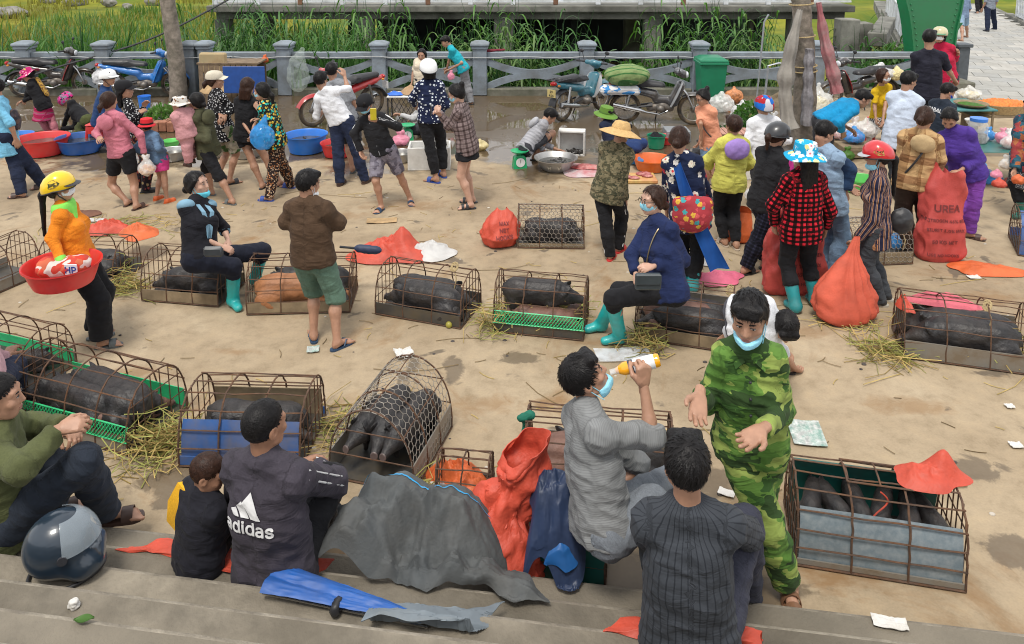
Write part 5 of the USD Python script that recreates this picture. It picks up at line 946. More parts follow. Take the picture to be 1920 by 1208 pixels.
person('person in a plaid headscarf and dark skirt, cut by the right edge of the picture',1.5,250,(1912,410),(1935,404),hip=(1925,310),hd=(1935,200),sex='f',rh=(1902,320,-.1),top=(camo('headscarf_plaid',[(.03,.10,.14),(.35,.12,.05),(.02,.05,.08),(.3,.05,.05)],9),1.9,-.03,.04),skirt=(dots('grey_dotted',(.05,.05,.055),(.3,.3,.3),60,.3),.24,.2),bot=(BLACK,1.6,.015),shoe=('boot',M('green_boot',(.01,.12,.09),r=.45),.4),hair=('bun',HAIR))
person('person in pale denim shorts and blue shirt walking on the footbridge',1.62,340,(1811,71),(1801,78),hip=(1806,29),hd=(1809,-10),top=(k_('shirt_bridge',(.16,.22,.32)),1,-.05,.02),bot=(k_('denim_pale',(.22,.32,.42)),.9,.02),shoe=('sandal',SLBRN))
person('walker in dark navy trousers going away along the footbridge',1.62,350,(1864,56),(1849,60),hip=(1856,14),hd=(1858,-22),top=(k_('shirt_walker',(.2,.22,.26)),1,-.03,.02),bot=(NAVY,2,.025),shoe=('shoe',RUB))
person('farther walker in black shorts on the footbridge',1.6,350,(1838,24),(1831,26),hip=(1834,-12),hd=(1836,-45),top=(CHAR,1,-.03,.02),bot=(BLACK,1.9,.02),shoe=('sandal',RUB))
c=person('woman in a yellow helmet and orange blouse carrying a red basin',None,78,(203,650),(188,632),hip=(152,512),hd=(112,352,.0),sex='f',hpitch=-4,fyaw=(72,60),rh=(117,495,-.30),re=(98,447,-.2),lh=(158,485,.22),le=(125,450,.2),hn=(V(.2,.9,.2),None),hdir=(V(.3,.1,-.95),None),top=(k_('blouse_orange',(.66,.20,.015)),1.9,.04,.018),bot=(BLACK,1.93,.018,.035),shoe=('sandal',SLGREY),hair=('pony',HAIR,.34),hat=('helmet',HY,RUB,None,True,DECAL),mask=(MASKW,'up'),cuffs=M('trim_lime',(.2,.62,.08),r=.8),curl=(.9,.7),det=1)
yoke=Field().cone(c['N']-c['rs']*.05,c['N']+c['rs']*.05,.085,.085,.02,q=.9,qd=c['fs']);yoke.cone(c['N']-c['u']*.02+c['fs']*.06,c['N']-c['u']*.15+c['fs']*.075-c['rs']*-.05,.05,.035,.03,q=.6,qd=c['fs']);part(c['T'],'yoke',c['loc'](yoke.mesh(.01,[(c['N']+c['u']*.05,c['u'])])),M('trim_lime',0),smooth=True)
c=person('woman in an embroidered black jacket sitting on a pig cage',1.56,118,(441,578),(487,535),hip=('g',377,486,.50),hd=(369,346),sex='f',hyaw=-20,hpitch=-6,rk=(438,500,-.25),lk=(492,470,.12),rh=(418,463,-.22),re=(362,440,-.28),lh=(428,452,.0),le=(420,430,.12),fyaw=(140,95),top=(k_('velvet_black',(.012,.012,.016)),1.25,.0,.024),bot=(k_('trousers_ink',(.012,.014,.024)),1.28,.02),shoe=('boot',TEAL,.16),hair=('bun',HAIR,-.045),mask=(M('mask_aqua',(.10,.50,.62),r=.8),'chin'),cuffs=HMONG,curl=(.6,.6),det=1,skin='c')
lap=[(c['N']+c['fs']*.045+c['rs']*.05*e)for e in(-1,1)]
for e,p in zip((-1,1),lap):part(c['T'],'embroidered_band',c['loc'](strip([p,p-c['u']*.1+c['fs']*.085,p-c['u']*.22+c['fs']*.095-c['rs']*e*.03,p-c['u']*.34+c['fs']*.085-c['rs']*e*.05],c['rs'],.045,.006)),HMONG)
for k,e in(('R',1),('L',-1)):part(c['T'],'shoulder_patch',c['loc'](Field().ell(c['S'][k]+c['u']*.015,np.stack([c['rs'],c['fs'],c['u']],1),V(.085,.078,.06)).mesh(.009,[(c['S'][k]-c['u']*.01,-c['u'])])),HMONG,smooth=True)
hb_=solo('handbag',bumpy(box(0,0,0,.18,.05,.10,.022),.004,9),M('bag_leather',(.035,.04,.045),r=.4),'grey leather handbag on the lap of the woman in the embroidered jacket','bag',atY(400,472,c['P'][1]-.2))
c=person('man in a brown jacket and green shorts with folded arms seen from behind',None,12,(640,650),(588,634),hip=(587,487),hd=(577,345),hyaw=25,hpitch=8,rh=(568,418,.22),re=(634,418,.04),lh=(615,410,.25),le=(537,415,.02),fyaw=(40,-18),top=(k_('jacket_brown',(.075,.045,.027)),1.9,-.01,.034),bot=(k_('shorts_sage',(.105,.175,.13)),1.12,.022,.010),shoe=('flip',SLNAVY),hair=('short',HAIR),mask=(MASKW,'chin'),det=1,sh=1.0,skin='a')
c=person('woman in a navy zip jacket and teal boots sitting between two cages',1.58,232,(1152,645),(1118,622),hip=('g',1252,548,.52),hd=(1224,376),sex='f',hyaw=20,hpitch=0,rk=(1148,560,-.32),lk=(1160,545,-.1),rh=(1192,515,-.22),re=(1184,478,-.05),lh=(1222,500,-.32),le=(1281,488,-.12),fyaw=(262,258),top=(k_('jacket_navy',(.015,.024,.075)),1.9,-.03,.026),bot=(BLACK,1.22,.014),shoe=('boot',TEAL,.12),hair=('bun',HAIRB,-.06),mask=(MASKB,'up'),glasses=True,curl=(.5,.7),det=1,skin='c',extra=lambda c:chest_strap(c,M('chain_gold',(.25,.2,.12),r=.35,metal=.8),-1,.006))
solo('handbag',cat([box(0,0,0,.20,.05,.13,.012),box(0,-.028,.025,.196,.012,.08,.005)]),M('bag_black',(.035,.045,.05),r=.4),'small dark flap handbag with a gold clasp held by the navy jacket woman','bag',atY(1215,528,c['P'][1]-.36))
c=person('person in a white T-shirt stooping behind the man in camouflage',1.55,185,(1480,688),(1420,684),hip=('g',1388,602,.58),hd=(1473,612,-.40),Y0=G(1430,705)[1],hpitch=60,rh=(1372,685),lh=(1490,690),re=(1352,640),top=(WHITEC,.8,-.03,.028),bot=(k_('trousers_stoop',(.1,.1,.12)),1.2,.02),shoe=('sandal',RUB),det=1)
c=person('man in green camouflage with a lowered mask, holding out open hands',1.70,196,(1483,1138),(1402,1046),hip=(1408,822,-.02),hd=(1405,594,-.14),hyaw=10,hpitch=14,gaze=-.6,fyaw=(188,205),rk=(1440,985,-.14),rh=(1312,742,-.36),re=(1322,755,-.02),lh=(1428,806,-.40),le=(1468,770,-.06),hdir=(V(-.25,-.75,-.30),V(-.75,-.5,-.12)),hn=(V(.35,-.35,.9),V(.05,-.45,.9)),curl=(.18,.2),headk=.97,bulk=.80,sh=.90,top=(CAMO,1.9,-.035,.022),bot=(CAMO,1.93,.022,.006),shoe=('sandal',SLBRN,2),mask=(MASKB,'chin'),hair=('fringe',HAIR),det=2,wr=1.25)
for i in range(4):q=c['N']+c['fs']*(.085+.012*i)-c['u']*(.1+.09*i);part(c['T'],'button',c['loc'](trimesh.creation.icosphere(1,.008).apply_translation(q+c['fs']*.035)),RUB,smooth=True)
for e in(-1,1):part(c['T'],'collar_flap',c['loc'](strip([c['N']+c['u']*.035-c['fs']*.05+c['rs']*e*.06,c['N']+c['u']*.025+c['fs']*.02+c['rs']*e*.078,c['N']-c['u']*.03+c['fs']*.09+c['rs']*e*.045],nrm(c['u']-c['rs']*e*.9),.065,.006)),CAMO)
CAMOMAN=c
c=person('man in a grey striped shirt drinking from a bottle, sitting on a cage',1.66,72,(1250,1118),(1290,1075),hip=('g',1130,985,.50),hd=(1096,707),Y0=G(1140,1090)[1],hyaw=6,hpitch=-30,rk=(1225,945,-.18),lk=(1275,900,.12),rh=(1207,722,-.03),re=(1222,818,-.12),lh=(1165,915,.12),le=(1195,870,.2),hdir=(V(.0,.02,.4),None),hn=(V(-.35,.9,.2),None),curl=(.95,.5),top=(STRL,1.15,-.02,.030),bot=(k_('trousers_slate',(.15,.165,.185)),1.95,.026),shoe=('sandal',SLGREY),mask=(MASKB,'chin'),hair=('short',HAIR),det=2,wr=1.3)
DRINKER=c
mb=c['hp'](0,.118,-.058);wd=nrm(c['W']['R']+V(.01,.055,.085)-mb)
def bottle():
 o=mb;z=wd;x=nrm(np.cross(z,V(0,1,0)));y=np.cross(z,x);R=np.stack([x,y,z],1)
 T=thing('juice_bottle','plastic bottle of orange drink with a white label at the mouth of the drinker','bottle',o)
 JU=mat('juice',{'p':('principled_bsdf',{'base_color':(.78,.34,.01),'roughness':.12,'coat_weight':.6})},[])
 cl=film('clear_plastic',(.75,.77,.78),.35,.08)
 part(T,'neck',frame_mesh(lathe([(.0135,0),(.0135,.03),(.02,.045)],20),V(0,0,0),R),cl,smooth=50);part(T,'juice',frame_mesh(lathe([(0,.03),(.012,.03),(.026,.058),(.033,.075),(.033,.13),(.0345,.132),(.0345,.25),(.03,.262),(0,.262)],24),V(0,0,0),R),JU,smooth=50)
 part(T,'label',frame_mesh(lathe([(.0355,.125),(.0358,.128),(.0358,.232),(.0355,.235)],24),V(0,0,0),R),M('label_white',(.7,.71,.72),r=.4),smooth=50);part(T,'label_band',frame_mesh(lathe([(.0355,.098),(.0358,.1),(.0358,.124),(.0355,.125)],24),V(0,0,0),R),M('label_black',(.02,.03,.05),r=.4),smooth=50)
 tm=text('MAX',.018);v=np.asarray(tm.vertices);part(T,'lettering',frame_mesh(trimesh.Trimesh(np.stack([v[:,1],np.full(len(v),-.0365)-v[:,2],.248+v[:,0]*0+v[:,0]],1),tm.faces,process=False),V(0,0,0),np.stack([x,y*(1 if y[1]>0 else 1),z],1)),RUB)
bottle()
c=person('man in a dark pinstriped shirt sitting on the steps with his back turned',1.68,8,np.array(G(1405,1125,.0)),np.array(G(1310,1110,.0)),hip=('g',1292,1192,.48),hd=(1287,873),Y0=G(1292,1192,.48)[1],rk=(1395,985,.38),lk=(1270,990,.40),rh=(1330,985,.48),re=(1402,1000,.28),lh=(1330,990,.45),le=(1215,995,.24),hyaw=-4,fyaw=(25,0),top=(STRG,1.85,-.05,.030),bot=(k_('trousers_dusk',(.04,.042,.06)),2,.024),shoe=('sandal',SLGREY),hair=('short',HAIR),det=2,skin='a',curve=.035,wr=1.2)
PIN=c
c=person('man in a dark jacket with three white bars and lettering across his back',1.68,16,np.array(G(610,985,.12)),np.array(G(520,985,.12)),hip=('g',515,1052,.35),hd=(496,798),Y0=G(515,1052,.35)[1],rk=(618,900,.30),lk=(540,905,.34),rh=(588,878,.38),re=(628,905,.26),lh=(560,870,.45),le=(450,920,.25),hyaw=18,top=(k_('jacket_plum',(.048,.042,.054)),1.9,-.05,.036),bot=(BLACK,2,.024),shoe=('shoe',RUB),hair=('crop',HAIR),det=2,skin='b',curve=.04,collar=.05,wr=1.25)
ADI=c
def three_bars():
 from shapely.geometry import Polygon
 out=[]
 for x0,w,h in((-.082,.036,.038),(-.034,.044,.078),(.02,.052,.118)):
  a=.60;p=[(x0,0),(x0+w,0),(x0+w-h*a*.0+0,0)]
  top=[(x0+w-.0,0),(x0+w-h*.58,h*.98),(x0+w-h*.58-w*.62,h*.66 if h<.1 else h*.70)]
  out.append(trimesh.creation.extrude_polygon(Polygon([(x0,0),(x0+w,0),(x0+w-h*.52,h),(x0+w-h*.52-w*.72,h*.62+(.0 if h>.05 else.006))]),.0015).subdivide_to_size(.015))
 return cat(out)
on_back(c,'three_bars',three_bars(),PRINTW,-.015,.365,off=.006);on_back(c,'lettering',text('adidas',.062,True,1.02),PRINTW,-.015,.285,off=.006)
sleeve_lines(c,M('sleeve_trim',(.5,.5,.5)),(-.02,.02),.005,.012)
person('small boy in a black and yellow jacket leaning on the man with three bars',1.1,40,np.array(G(420,1010,.12)),np.array(G(380,1000,.12)),hip=('g',374,1030,.32),hd=(390,888),Y0=G(374,1030,.32)[1],child=True,headk=1.28,rk=(430,985,.2),lk=(400,985,.22),hyaw=40,hpitch=18,rh=(430,990,.15),lh=(400,985,.25),top=(k_('jacket_boy',(.016,.016,.022)),1.9,-.08,.03),bot=(BLACK,2,.025),shoe=('shoe',RUB),hair=('crop',HAIRB),det=2,skin='b',curve=.02,extra=lambda c:(part(c['T'],'yellow_panel',c['loc'](bumpy(strip([c['S']['L']+c['u']*.045+c['rs']*.05,c['S']['L']+c['u']*.03-c['fs']*.06+c['rs']*.0,c['S']['L']-c['u']*.08-c['fs']*.085-c['rs']*.03,c['S']['L']-c['u']*.2-c['fs']*.08-c['rs']*.03],c['rs'],.095,.007),.002,20)),k_('panel_yellow',(.68,.36,.02))),part(c['T'],'red_collar',c['loc'](tube(arc(c['N']+c['u']*.03,.05,0,2*PI,15,c['rs'],c['fs'])[:-1],.011,6,closed=True)),k_('collar_red',(.5,.03,.04)))))
c=person('young man in an olive jacket sitting on the steps at the left edge',1.66,62,np.array(G(225,975,.12)),np.array(G(120,960,.12)),hip=('g',5,975,.35),hd=(-2,745),Y0=G(5,975,.35)[1],hyaw=8,hpitch=2,rk=(155,865,-.02),lk=(110,875,.2),rh=(112,805,-.05),re=(40,880,-.25),lh=(125,800,.18),le=(70,800,.3),hdir=(V(.8,.3,.1),V(.7,-.5,-.1)),top=(k_('jacket_olive',(.085,.095,.04)),1.9,-.04,.034),bot=(k_('trousers_navy_grey',(.022,.028,.04)),1.95,.026),shoe=('sandal',SLDBR),hair=('crop',HAIR),det=2,skin='a',curl=(.6,.6),fyaw=(75,60),wr=1.2)
for A,B in((c['K']['R']+(c['A']['R']-c['K']['R'])*.1,c['A']['R']),):part(c['T'],'leg_panel',c['loc'](strip([A+(B-A)*t+nrm(np.cross(B-A,V(1,0,0)))*0+V(.0,-.088+.018*t,.02)for t in np.linspace(0,.8,5)],V(1,0,.3),.055,.012)),k_('panel_grey',(.2,.2,.2)))
person('person in dark trousers and a pink sleeve, cut by the left edge',1.55,95,np.array(G(40,745)),np.array(G(20,740)),hip=('g',-25,760,.42),hd=(-40,580),Y0=G(0,755)[1],rh=(14,672),lh=(10,668,.1),rk=(25,690,0),top=(k_('sleeve_pink',(.5,.3,.33)),1.9,-.02,.02),bot=(NAVY,2,.03),shoe=('shoe',RUB))
RUST=M('rusty_iron',(.085,.052,.036),r=.75,var=.5,vs=16,metal=.25,bump=.3,bs=120,dirt=(.17,.075,.03),ds=9,da=.7);WIRE=M('galvanised_wire',(.32,.29,.25),r=.5,var=.3,vs=12,metal=.4)
TIN=M('worn_tin',(.25,.24,.215),r=.55,var=.3,vs=4,metal=.3,dirt=(.15,.105,.06),ds=4,da=.8);TINB=M('blue_tin',(.03,.10,.30),r=.5,var=.2,vs=4,dirt=(.16,.13,.09),ds=5,da=.6);TING=M('green_board',(.006,.10,.085),r=.5,var=.2,vs=4,dirt=(.02,.05,.04),ds=5,da=.6);TINL=M('pale_blue_sheet',(.135,.175,.20),r=.6,var=.15,vs=3,dirt=(.42,.43,.42),ds=26,da=.3);GMESH=M('green_plastic_net',(.03,.42,.16),r=.45);WOODB=M('board_wood',(.20,.15,.09),r=.85,var=.35,vs=6);DTRAY=M('dark_tray',(.05,.05,.05),r=.5,var=.4,vs=5,metal=.2,dirt=(.11,.085,.05),ds=4,da=.7)
PIGB=M('pig_black',(.017,.016,.017),r=.5,var=.5,vs=7,bump=.4,bs=60,dirt=(.07,.055,.045),ds=4,da=.4,spec=.45);PIGR=M('pig_brown',(.17,.085,.06),r=.6,var=.25,vs=5,bump=.3,bs=55,dirt=(.06,.035,.03),ds=3,da=.5);PIGO=M('pig_ginger',(.30,.125,.05),r=.6,var=.2,vs=6,bump=.3,bs=60);SNOUT=M('pig_snout',(.085,.06,.055),r=.45,var=.2)
def pig_mesh(pose):
 F=Field();z=.0 if pose!='stand' else.17
 if pose=='side':cz,ry,rz=.115,.15,.115
 else:cz,ry,rz=.15+z,.125,.145
 I=np.eye(3)
 F.ell(V(-.17,0,cz+.005),I,V(.19,ry*1.02,rz),.06);F.ell(V(.05,0,cz),I,V(.23,ry,rz*.98),.06);F.ell(V(.20,.0,cz+.01),I,V(.14,ry*.85,rz*.86),.06)
 hz={'lie':-.045,'side':-.03,'stand':-.03,'down':-.12}[pose if pose!='root' else 'down']
 h0=V(.31,0,cz+.0+hz*.3);h1=V(.40,0,cz+hz);h2=V(.50,0,cz+hz*1.6-.012)
 F.cone(V(.24,0,cz),h0,.11,.095,.05);F.cone(h0,h1,.092,.068,.03);F.cone(h1,h2,.06,.04,.02)
 for e in(-1,1):
  F.ell(h0+V(-.005,e*.075,.065),np.stack([nrm(V(.6,e*.5,-.3)),nrm(V(-.3,e*.8,.5)),nrm(V(.1,0,1))],1),V(.055,.016,.075),.012)
  F.ell(h1+V(-.05,e*.055,.0),I,V(.05,.035,.05),.03)
  if pose=='stand':
   for x in(.17,-.23):F.cone(V(x,e*.07,.22),V(x+.01,e*.075,.10),.062 if x<0 else.055,.034,.05);F.cone(V(x+.01,e*.075,.10),V(x+.015,e*.075,.025),.030,.026,.02)
  elif pose=='side':
   for x in(.16,-.24):F.cone(V(x,-.08,.07+.05*(e>0)),V(x+.08*e*.5,-.20,.045+.04*(e>0)),.05,.026,.04);F.cone(V(x+.08*e*.5,-.20,.045+.04*(e>0)),V(x+.03+.05*e,-.29,.03),.024,.022,.02)
  else:
   F.ell(V(-.22,e*.12,.09),I,V(.12,.05,.09),.04);F.cone(V(-.2,e*.14,.04),V(-.06,e*.15,.028),.035,.024,.03);F.cone(V(.2,e*.09,.06),V(.32,e*.085,.028),.04,.024,.04)
 F.cone(V(-.34,.0,cz+.06),V(-.37,.03,cz-.03),.014,.008,.02)
 m=F.mesh(.0125);return bumpy(bumpy(m,.011,(8,13,9),3),.0035,(34,40,30),6,2),h0,h1,h2
_pigs={}
def pig(pose,m,mn,loc,rz,sc,label):
 k=(pose,mn)
 if k in _pigs:return copy_of(_pigs[k],loc,rz,label,(sc,sc,sc))
 b,h0,h1,h2=pig_mesh(pose);T=thing('pig',label,'pig',loc,rz);T.AddScaleOp().Set(Gf.Vec3f(sc,sc,sc))if hasattr(T,'AddScaleOp')else UsdGeom.Xformable(T).AddScaleOp().Set(Gf.Vec3f(sc,sc,sc))
 part(T,'body',b,m,smooth=True);part(T,'snout',frame_mesh(lathe([(0,0),(.034,0),(.037,.008),(.03,.014),(0,.014)],14),h2+V(.03,0,-.004),np.stack([V(0,1,0),V(-.2,0,1),V(1,0,.2)],1)),SNOUT,smooth=40)
 for e in(-1,1):part(T,'eye',trimesh.creation.icosphere(1,.009).apply_translation(h1+V(-.045,e*.072,.022)),EYED,smooth=True)
 _pigs[k]=T;return T
RND=[0]
def prof(W,H,n=25):
 if RND[0]:a=np.linspace(PI*1.0,0,n);return np.stack([W/2+W/2*np.cos(a)*(1+.08*np.sin(a)),H*np.sin(a)**.92],1)
 a=np.linspace(PI,0,n);c=np.cos(a);s_=np.sin(a);return np.stack([W/2+W/2*np.sign(c)*np.abs(c)**.75,H*s_**.8],1)
def on_prof(W,H,t):
 p=prof(W,H,121);L=np.concatenate([[0],np.cumsum(np.hypot(*np.diff(p,axis=0).T))]);L/=L[-1];return np.array([np.interp(t,L,p[:,0]),np.interp(t,L,p[:,1])])
CAGES={}
def cage(key,label,A,B,W=.52,H=.46,rods=9,hoops=4,side='tin',front=None,back=None,net=False,endn=6,r=.0044,gnet=False,door=False,tray=.10,lengthen=0.0,z0=0.0):
 RND[0]=int(net)
 a,b=G(*A,z0),G(*B,z0);d=b-a;L=float(np.linalg.norm(d))+lengthen;rz=math.atan2(d[1],d[0]);T=thing('pig_cage',label,'cage',a,rz)
 rj=random.Random(len(label)*7+int(A[0]));j=lambda k=.006:rj.uniform(-k,k)
 mt={'tin':TIN,'dark':DTRAY,'wood':WOODB,'green':TING,'blue':TINB}[side]
 part(T,'floor',box(L/2,W/2,.02,L-.01,W-.01,.012),DTRAY)
 if tray:
  part(T,'tray_side',box(L/2,.006,.02+tray/2,L-.02,.008,tray),mt);part(T,'tray_side',box(L/2,W-.006,.02+tray/2,L-.02,.008,tray),mt)
 if front:part(T,'front_panel',bumpy(sheet(lambda u,v:np.stack([.02+u*(L-.04),on_prof(W,H,.02+v*front[1])[0]+.014,on_prof(W,H,.02+v*front[1])[1]+.004],1),20,10,.006),.003,7),front[0],smooth=50)
 if back:part(T,'back_panel',sheet(lambda u,v:np.stack([.02+u*(L-.04),on_prof(W,H,.98-v*back[1])[0]-.014,on_prof(W,H,.98-v*back[1])[1]+.004],1),20,10,.006),back[0],smooth=50)
 hr=r*1.25
 for i in range(hoops):
  x=L*i/(hoops-1);x=min(max(x,hr),L-hr);q=prof(W,H*(1+j(.015)),25);part(T,'hoop',tube([(x+j(.004),y,z+.012)for y,z in q],hr,6),WIRE if net and 0<i<hoops-1 and False else RUST)
 for y in(0.0,W):part(T,'base_rod',tube([(0,y,.012),(L,y,.012)],hr,6),RUST)
 for x in(0.004,L-.004):part(T,'base_rod',tube([(x,0,.012),(x,W,.012)],hr,6),RUST)
 ts=[(i+1)/(rods+1)for i in range(rods)]
 if net:ts=[.28,.5,.72]
 for t in ts:
  y,z=on_prof(W,H,t);part(T,'long_rod',tube([(u*L,y+j(.004),z+.012+r+j(.006))for u in np.linspace(0,1,6)],r*(.8 if net else 1),5),RUST)
 for x in(0.002,L-.002):
  for i in range(endn):
   y=W*(i+1)/(endn+1);p=prof(W,H,121);z=np.interp(y,p[:,0],p[:,1]);part(T,'end_bar',tube([(x,y,.012),(x+j(.004),y+j(.008),z+.01)],r*.85,5),RUST)
  for z in(H*.36,H*.7):p=prof(W,H,121);hy=np.interp(z,p[:60,1],p[:60,0]);part(T,'end_bar',tube([(x,hy,z+.012),(x,W-hy,z+.012)],r*.85,5),RUST)
 if net:
  cell=.062;p=prof(W,H,161);Ls=np.concatenate([[0],np.cumsum(np.hypot(*np.diff(p,axis=0).T))]);S_=Ls[-1];seg=[]
  def at3(x,t):t=min(max(t,0),S_);return V(min(max(x,0),L),np.interp(t,Ls,p[:,0]),np.interp(t,Ls,p[:,1])+.016)
  ny,nx=int(S_/(cell*.75))+1,int(L/(cell*.866))+1;R_=cell/2;tb_=[]
  for iy in range(ny):
   for ix in range(nx):
    cx_=(ix+.5*(iy%2))*cell*.866;cy_=iy*cell*.75;v=[(cx_+R_*math.cos(k),cy_+R_*math.sin(k))for k in(PI/6,PI/2,5*PI/6,7*PI/6)]
    v=[(x+.006*math.sin(9*y+3*x*key.__len__()),y+.006*math.sin(11*x))for x,y in v]
    tb_.append(tube([at3(*q)for q in v],.0027,3,caps=False))
  part(T,'hexagonal_netting',cat(tb_),WIRE,smooth=True,kind='stuff')
 if gnet:
  g=[];y0=-.004
  for i in range(int(L/.028)):
   for e in(1,-1):x=.02+i*.028;q=[(x,y0-.004*e,.10),(min(max(x+e*.075,0),L),y0+.02-.004*e,.20)];g.append(tube(q,.0042,3))
  for z in(.10,.2):g.append(tube([(0,y0+.02*(z>.15),z),(L,y0+.02*(z>.15),z)],.006,4))
  part(T,'green_netting',cat(g),GMESH,kind='stuff')
 if door:
  for t in(.42,.62):y,z=on_prof(W,H,t);part(T,'hatch_bar',tube([(L*.32,y,z+.03),(L*.72,y,z+.03)],r*1.1,6),RUST)
  for u in(.32,.52,.72):part(T,'hatch_bar',tube([(L*u,*(on_prof(W,H,t)+V(0,.03)))for t in np.linspace(.42,.62,5)],r*1.1,6),RUST)
 CAGES[key]=(a,rz,L,W,H);return T
def inside(key,u,v,z=.028):
 a,rz,L,W,H=CAGES[key];return a+V(math.cos(rz),math.sin(rz),0)*L*u+V(-math.sin(rz),math.cos(rz),0)*W*v+V(0,0,z)
def pigs(key,rows,z=.028):
 a,rz,L,W,H=CAGES[key]
 for u,v,yaw,pose,sc,mn,label in rows:
  sc*=.92;y_=math.radians(yaw);ex,ey=.44*abs(math.cos(y_))+.15*abs(math.sin(y_)),.44*abs(math.sin(y_))+.15*abs(math.cos(y_));k_s=min(1,(L-.05)/(2*ex*sc),(W-(.03 if z<.1 else.11))/(2*ey*sc));sc*=k_s
  cx_,cy_=np.clip(u*L,ex*sc+.02,L-ex*sc-.02),np.clip(v*W,min(ey*sc+(.015 if z<.1 else.08),W*.62),max(W-ey*sc-.015,W*.5 if z<.1 else W*.62));u,v=(cx_-.065*sc*math.cos(y_))/L,(cy_-.065*sc*math.sin(y_))/W
  pig(pose,{'k':PIGB,'b':PIGR,'o':PIGO}[mn],mn,inside(key,u,v,z),CAGES[key][1]+math.radians(yaw),sc,label)
cage('left','empty arched iron cage cut by the left edge behind the orange blouse',(-95,592),(80,515),W=0.5,H=0.42,rods=8,side='tin')
cage('girl','arched cage of black pigs behind the basin of the woman in orange',(70,540),(214,544),W=0.52,H=0.42,rods=7,side='tin')
cage('hmong','arched cage with one black pig under the woman in the embroidered jacket',(265,565),(410,577),W=0.5,H=0.44,rods=8,side='wood')
cage('shorts','arched cage behind the man in green shorts holding a ginger pig',(462,592),(657,587),W=0.5,H=0.45,rods=10,side='wood')
cage('middle','arched cage packed with large grey-black pigs in the middle of the row',(703,590),(864,619),W=0.5,H=0.42,rods=8,side='dark')
cage('greennet','arched cage with bright green netting along its front and straw inside',(924,624),(1094,641),W=0.5,H=0.44,rods=8,side='dark',gnet=True)
cage('navy','arched cage of brown and black pigs right of the teal boots',(1189,636),(1372,664),W=0.5,H=0.44,rods=8,side='wood',back=(TIN,.22))
cage('hexback','small netted cage of black pigs beside the tied red sack',(970,466),(1096,468),W=0.5,H=0.4,net=True,side='wood',tray=.04,endn=4)
cage('righttop','long arched cage with a pink cloth inside at the right edge',(1692,672),(1940,707),W=0.52,H=0.45,rods=8,side='tin',tray=.14,back=(TIN,.2))
cage('rightfront','big cage with a pale blue front sheet and many piglets at the lower right',(1490,1062),(1812,1114),W=0.5,H=0.42,rods=10,hoops=4,front=(TINL,.27),back=(TING,.36),side='tin',tray=.03,door=True,r=.005)
cage('leftfront','large cage with green netting and sleeping pigs behind the man in olive',(12,792),(240,857),W=0.56,H=0.44,rods=9,gnet=True,side='tin',tray=.11,r=.005,hoops=5,back=(GMESH,.12))
cage('leftfar','cage end at the left edge behind the cage with sleeping pigs',(-150,700),(38,750),W=0.5,H=0.44,rods=8,side='tin',back=(GMESH,.1))
cage('bluefront','cage with a scuffed blue front panel and two black pigs',(334,877),(565,884),W=0.58,H=0.42,rods=9,front=(TINB,.24),side='blue',tray=.06,r=.005,back=(WOODB,.18))
cage('hexfront','large netted cage of black pigs beside the man with three bars on his back',(776,930),(848,802),W=0.58,H=0.50,net=True,side='tin',tray=.17,endn=0,r=.005)
cage('drinkback','cage with a green tie and a brown pig behind the drinking man',(980,932),(1262,958),W=0.48,H=0.42,rods=9,side='tin',r=.005,tray=.12)
cage('drinkfront','cage with a green side panel that the drinking man sits on',(925,1078),(1136,1106),W=0.46,H=0.37,rods=9,side='green',tray=.2,r=.005)
cage('small','small dark iron cage with an orange cloth in it beside the red sack',(815,952),(915,962),W=0.26,H=0.27,rods=8,hoops=3,side='dark',tray=.04,endn=5)
cage('stripe','netted cage on a wooden base behind the girl in the red helmet',(1545,503),(1712,496),W=0.5,H=0.42,net=True,side='wood',tray=.12,endn=4)
cage('rightedge','cage with a blue panel cut by the right edge',(1908,480),(2050,500),W=0.6,H=0.45,rods=7,front=(TINB,.4),side='blue')
pigs('girl',[(.35,.3,8,'lie',1.0,'k','black pig nearest the front in the cage behind the woman in orange'),(.78,.45,150,'lie',1.0,'k','black pig at the right end of the cage behind the woman in orange'),(.4,.75,175,'lie',.95,'k','black pig at the back of the cage behind the woman in orange')])
pigs('hmong',[(.56,.42,182,'lie',1.14,'k','single black pig lying under the woman in the embroidered jacket')])
pigs('shorts',[(.25,.28,3,'lie',1.05,'o','ginger pig lying at the front of the cage behind the green shorts'),(.55,.68,178,'lie',1.1,'k','black pig behind the ginger pig'),(.86,.45,95,'lie',.95,'k','black pig at the right end of the cage behind the green shorts')])
pigs('middle',[(.44,.27,176,'lie',1.3,'k','largest black pig at the front of the middle cage'),(.52,.62,4,'lie',1.3,'k','black pig behind the largest one in the middle cage'),(.84,.45,100,'lie',1.1,'k','black pig at the right end of the middle cage')])
pigs('greennet',[(.48,.5,2,'stand',.98,'k','black pig standing in the cage with green netting'),(.35,.35,170,'side',.8,'b','brown pig lying under the standing black one'),(.86,.6,80,'lie',.85,'b','brown pig at the right end of the green-netted cage')])
pigs('navy',[(.42,.27,183,'lie',1.25,'k','black pig at the front of the cage right of the teal boots'),(.16,.52,100,'lie',.95,'b','brown pig at the left end, beside the teal boots'),(.6,.52,2,'lie',1.1,'b','brown pig lying between the two black ones'),(.62,.8,178,'lie',1.1,'k','black pig at the back, right of the teal boots')])
pigs('hexback',[(.25,.4,200,'lie',.95,'k','black pig at the left end of the small netted cage'),(.55,.6,20,'lie',1.0,'k','black pig across the middle of the small netted cage'),(.72,.35,340,'lie',1.0,'k','black pig at the right end of the small netted cage')])
pigs('righttop',[(.42,.32,183,'lie',1.3,'k','black pig at the front of the long cage by the right edge'),(.36,.64,180,'lie',1.2,'k','black pig at the back of the long cage by the right edge')])
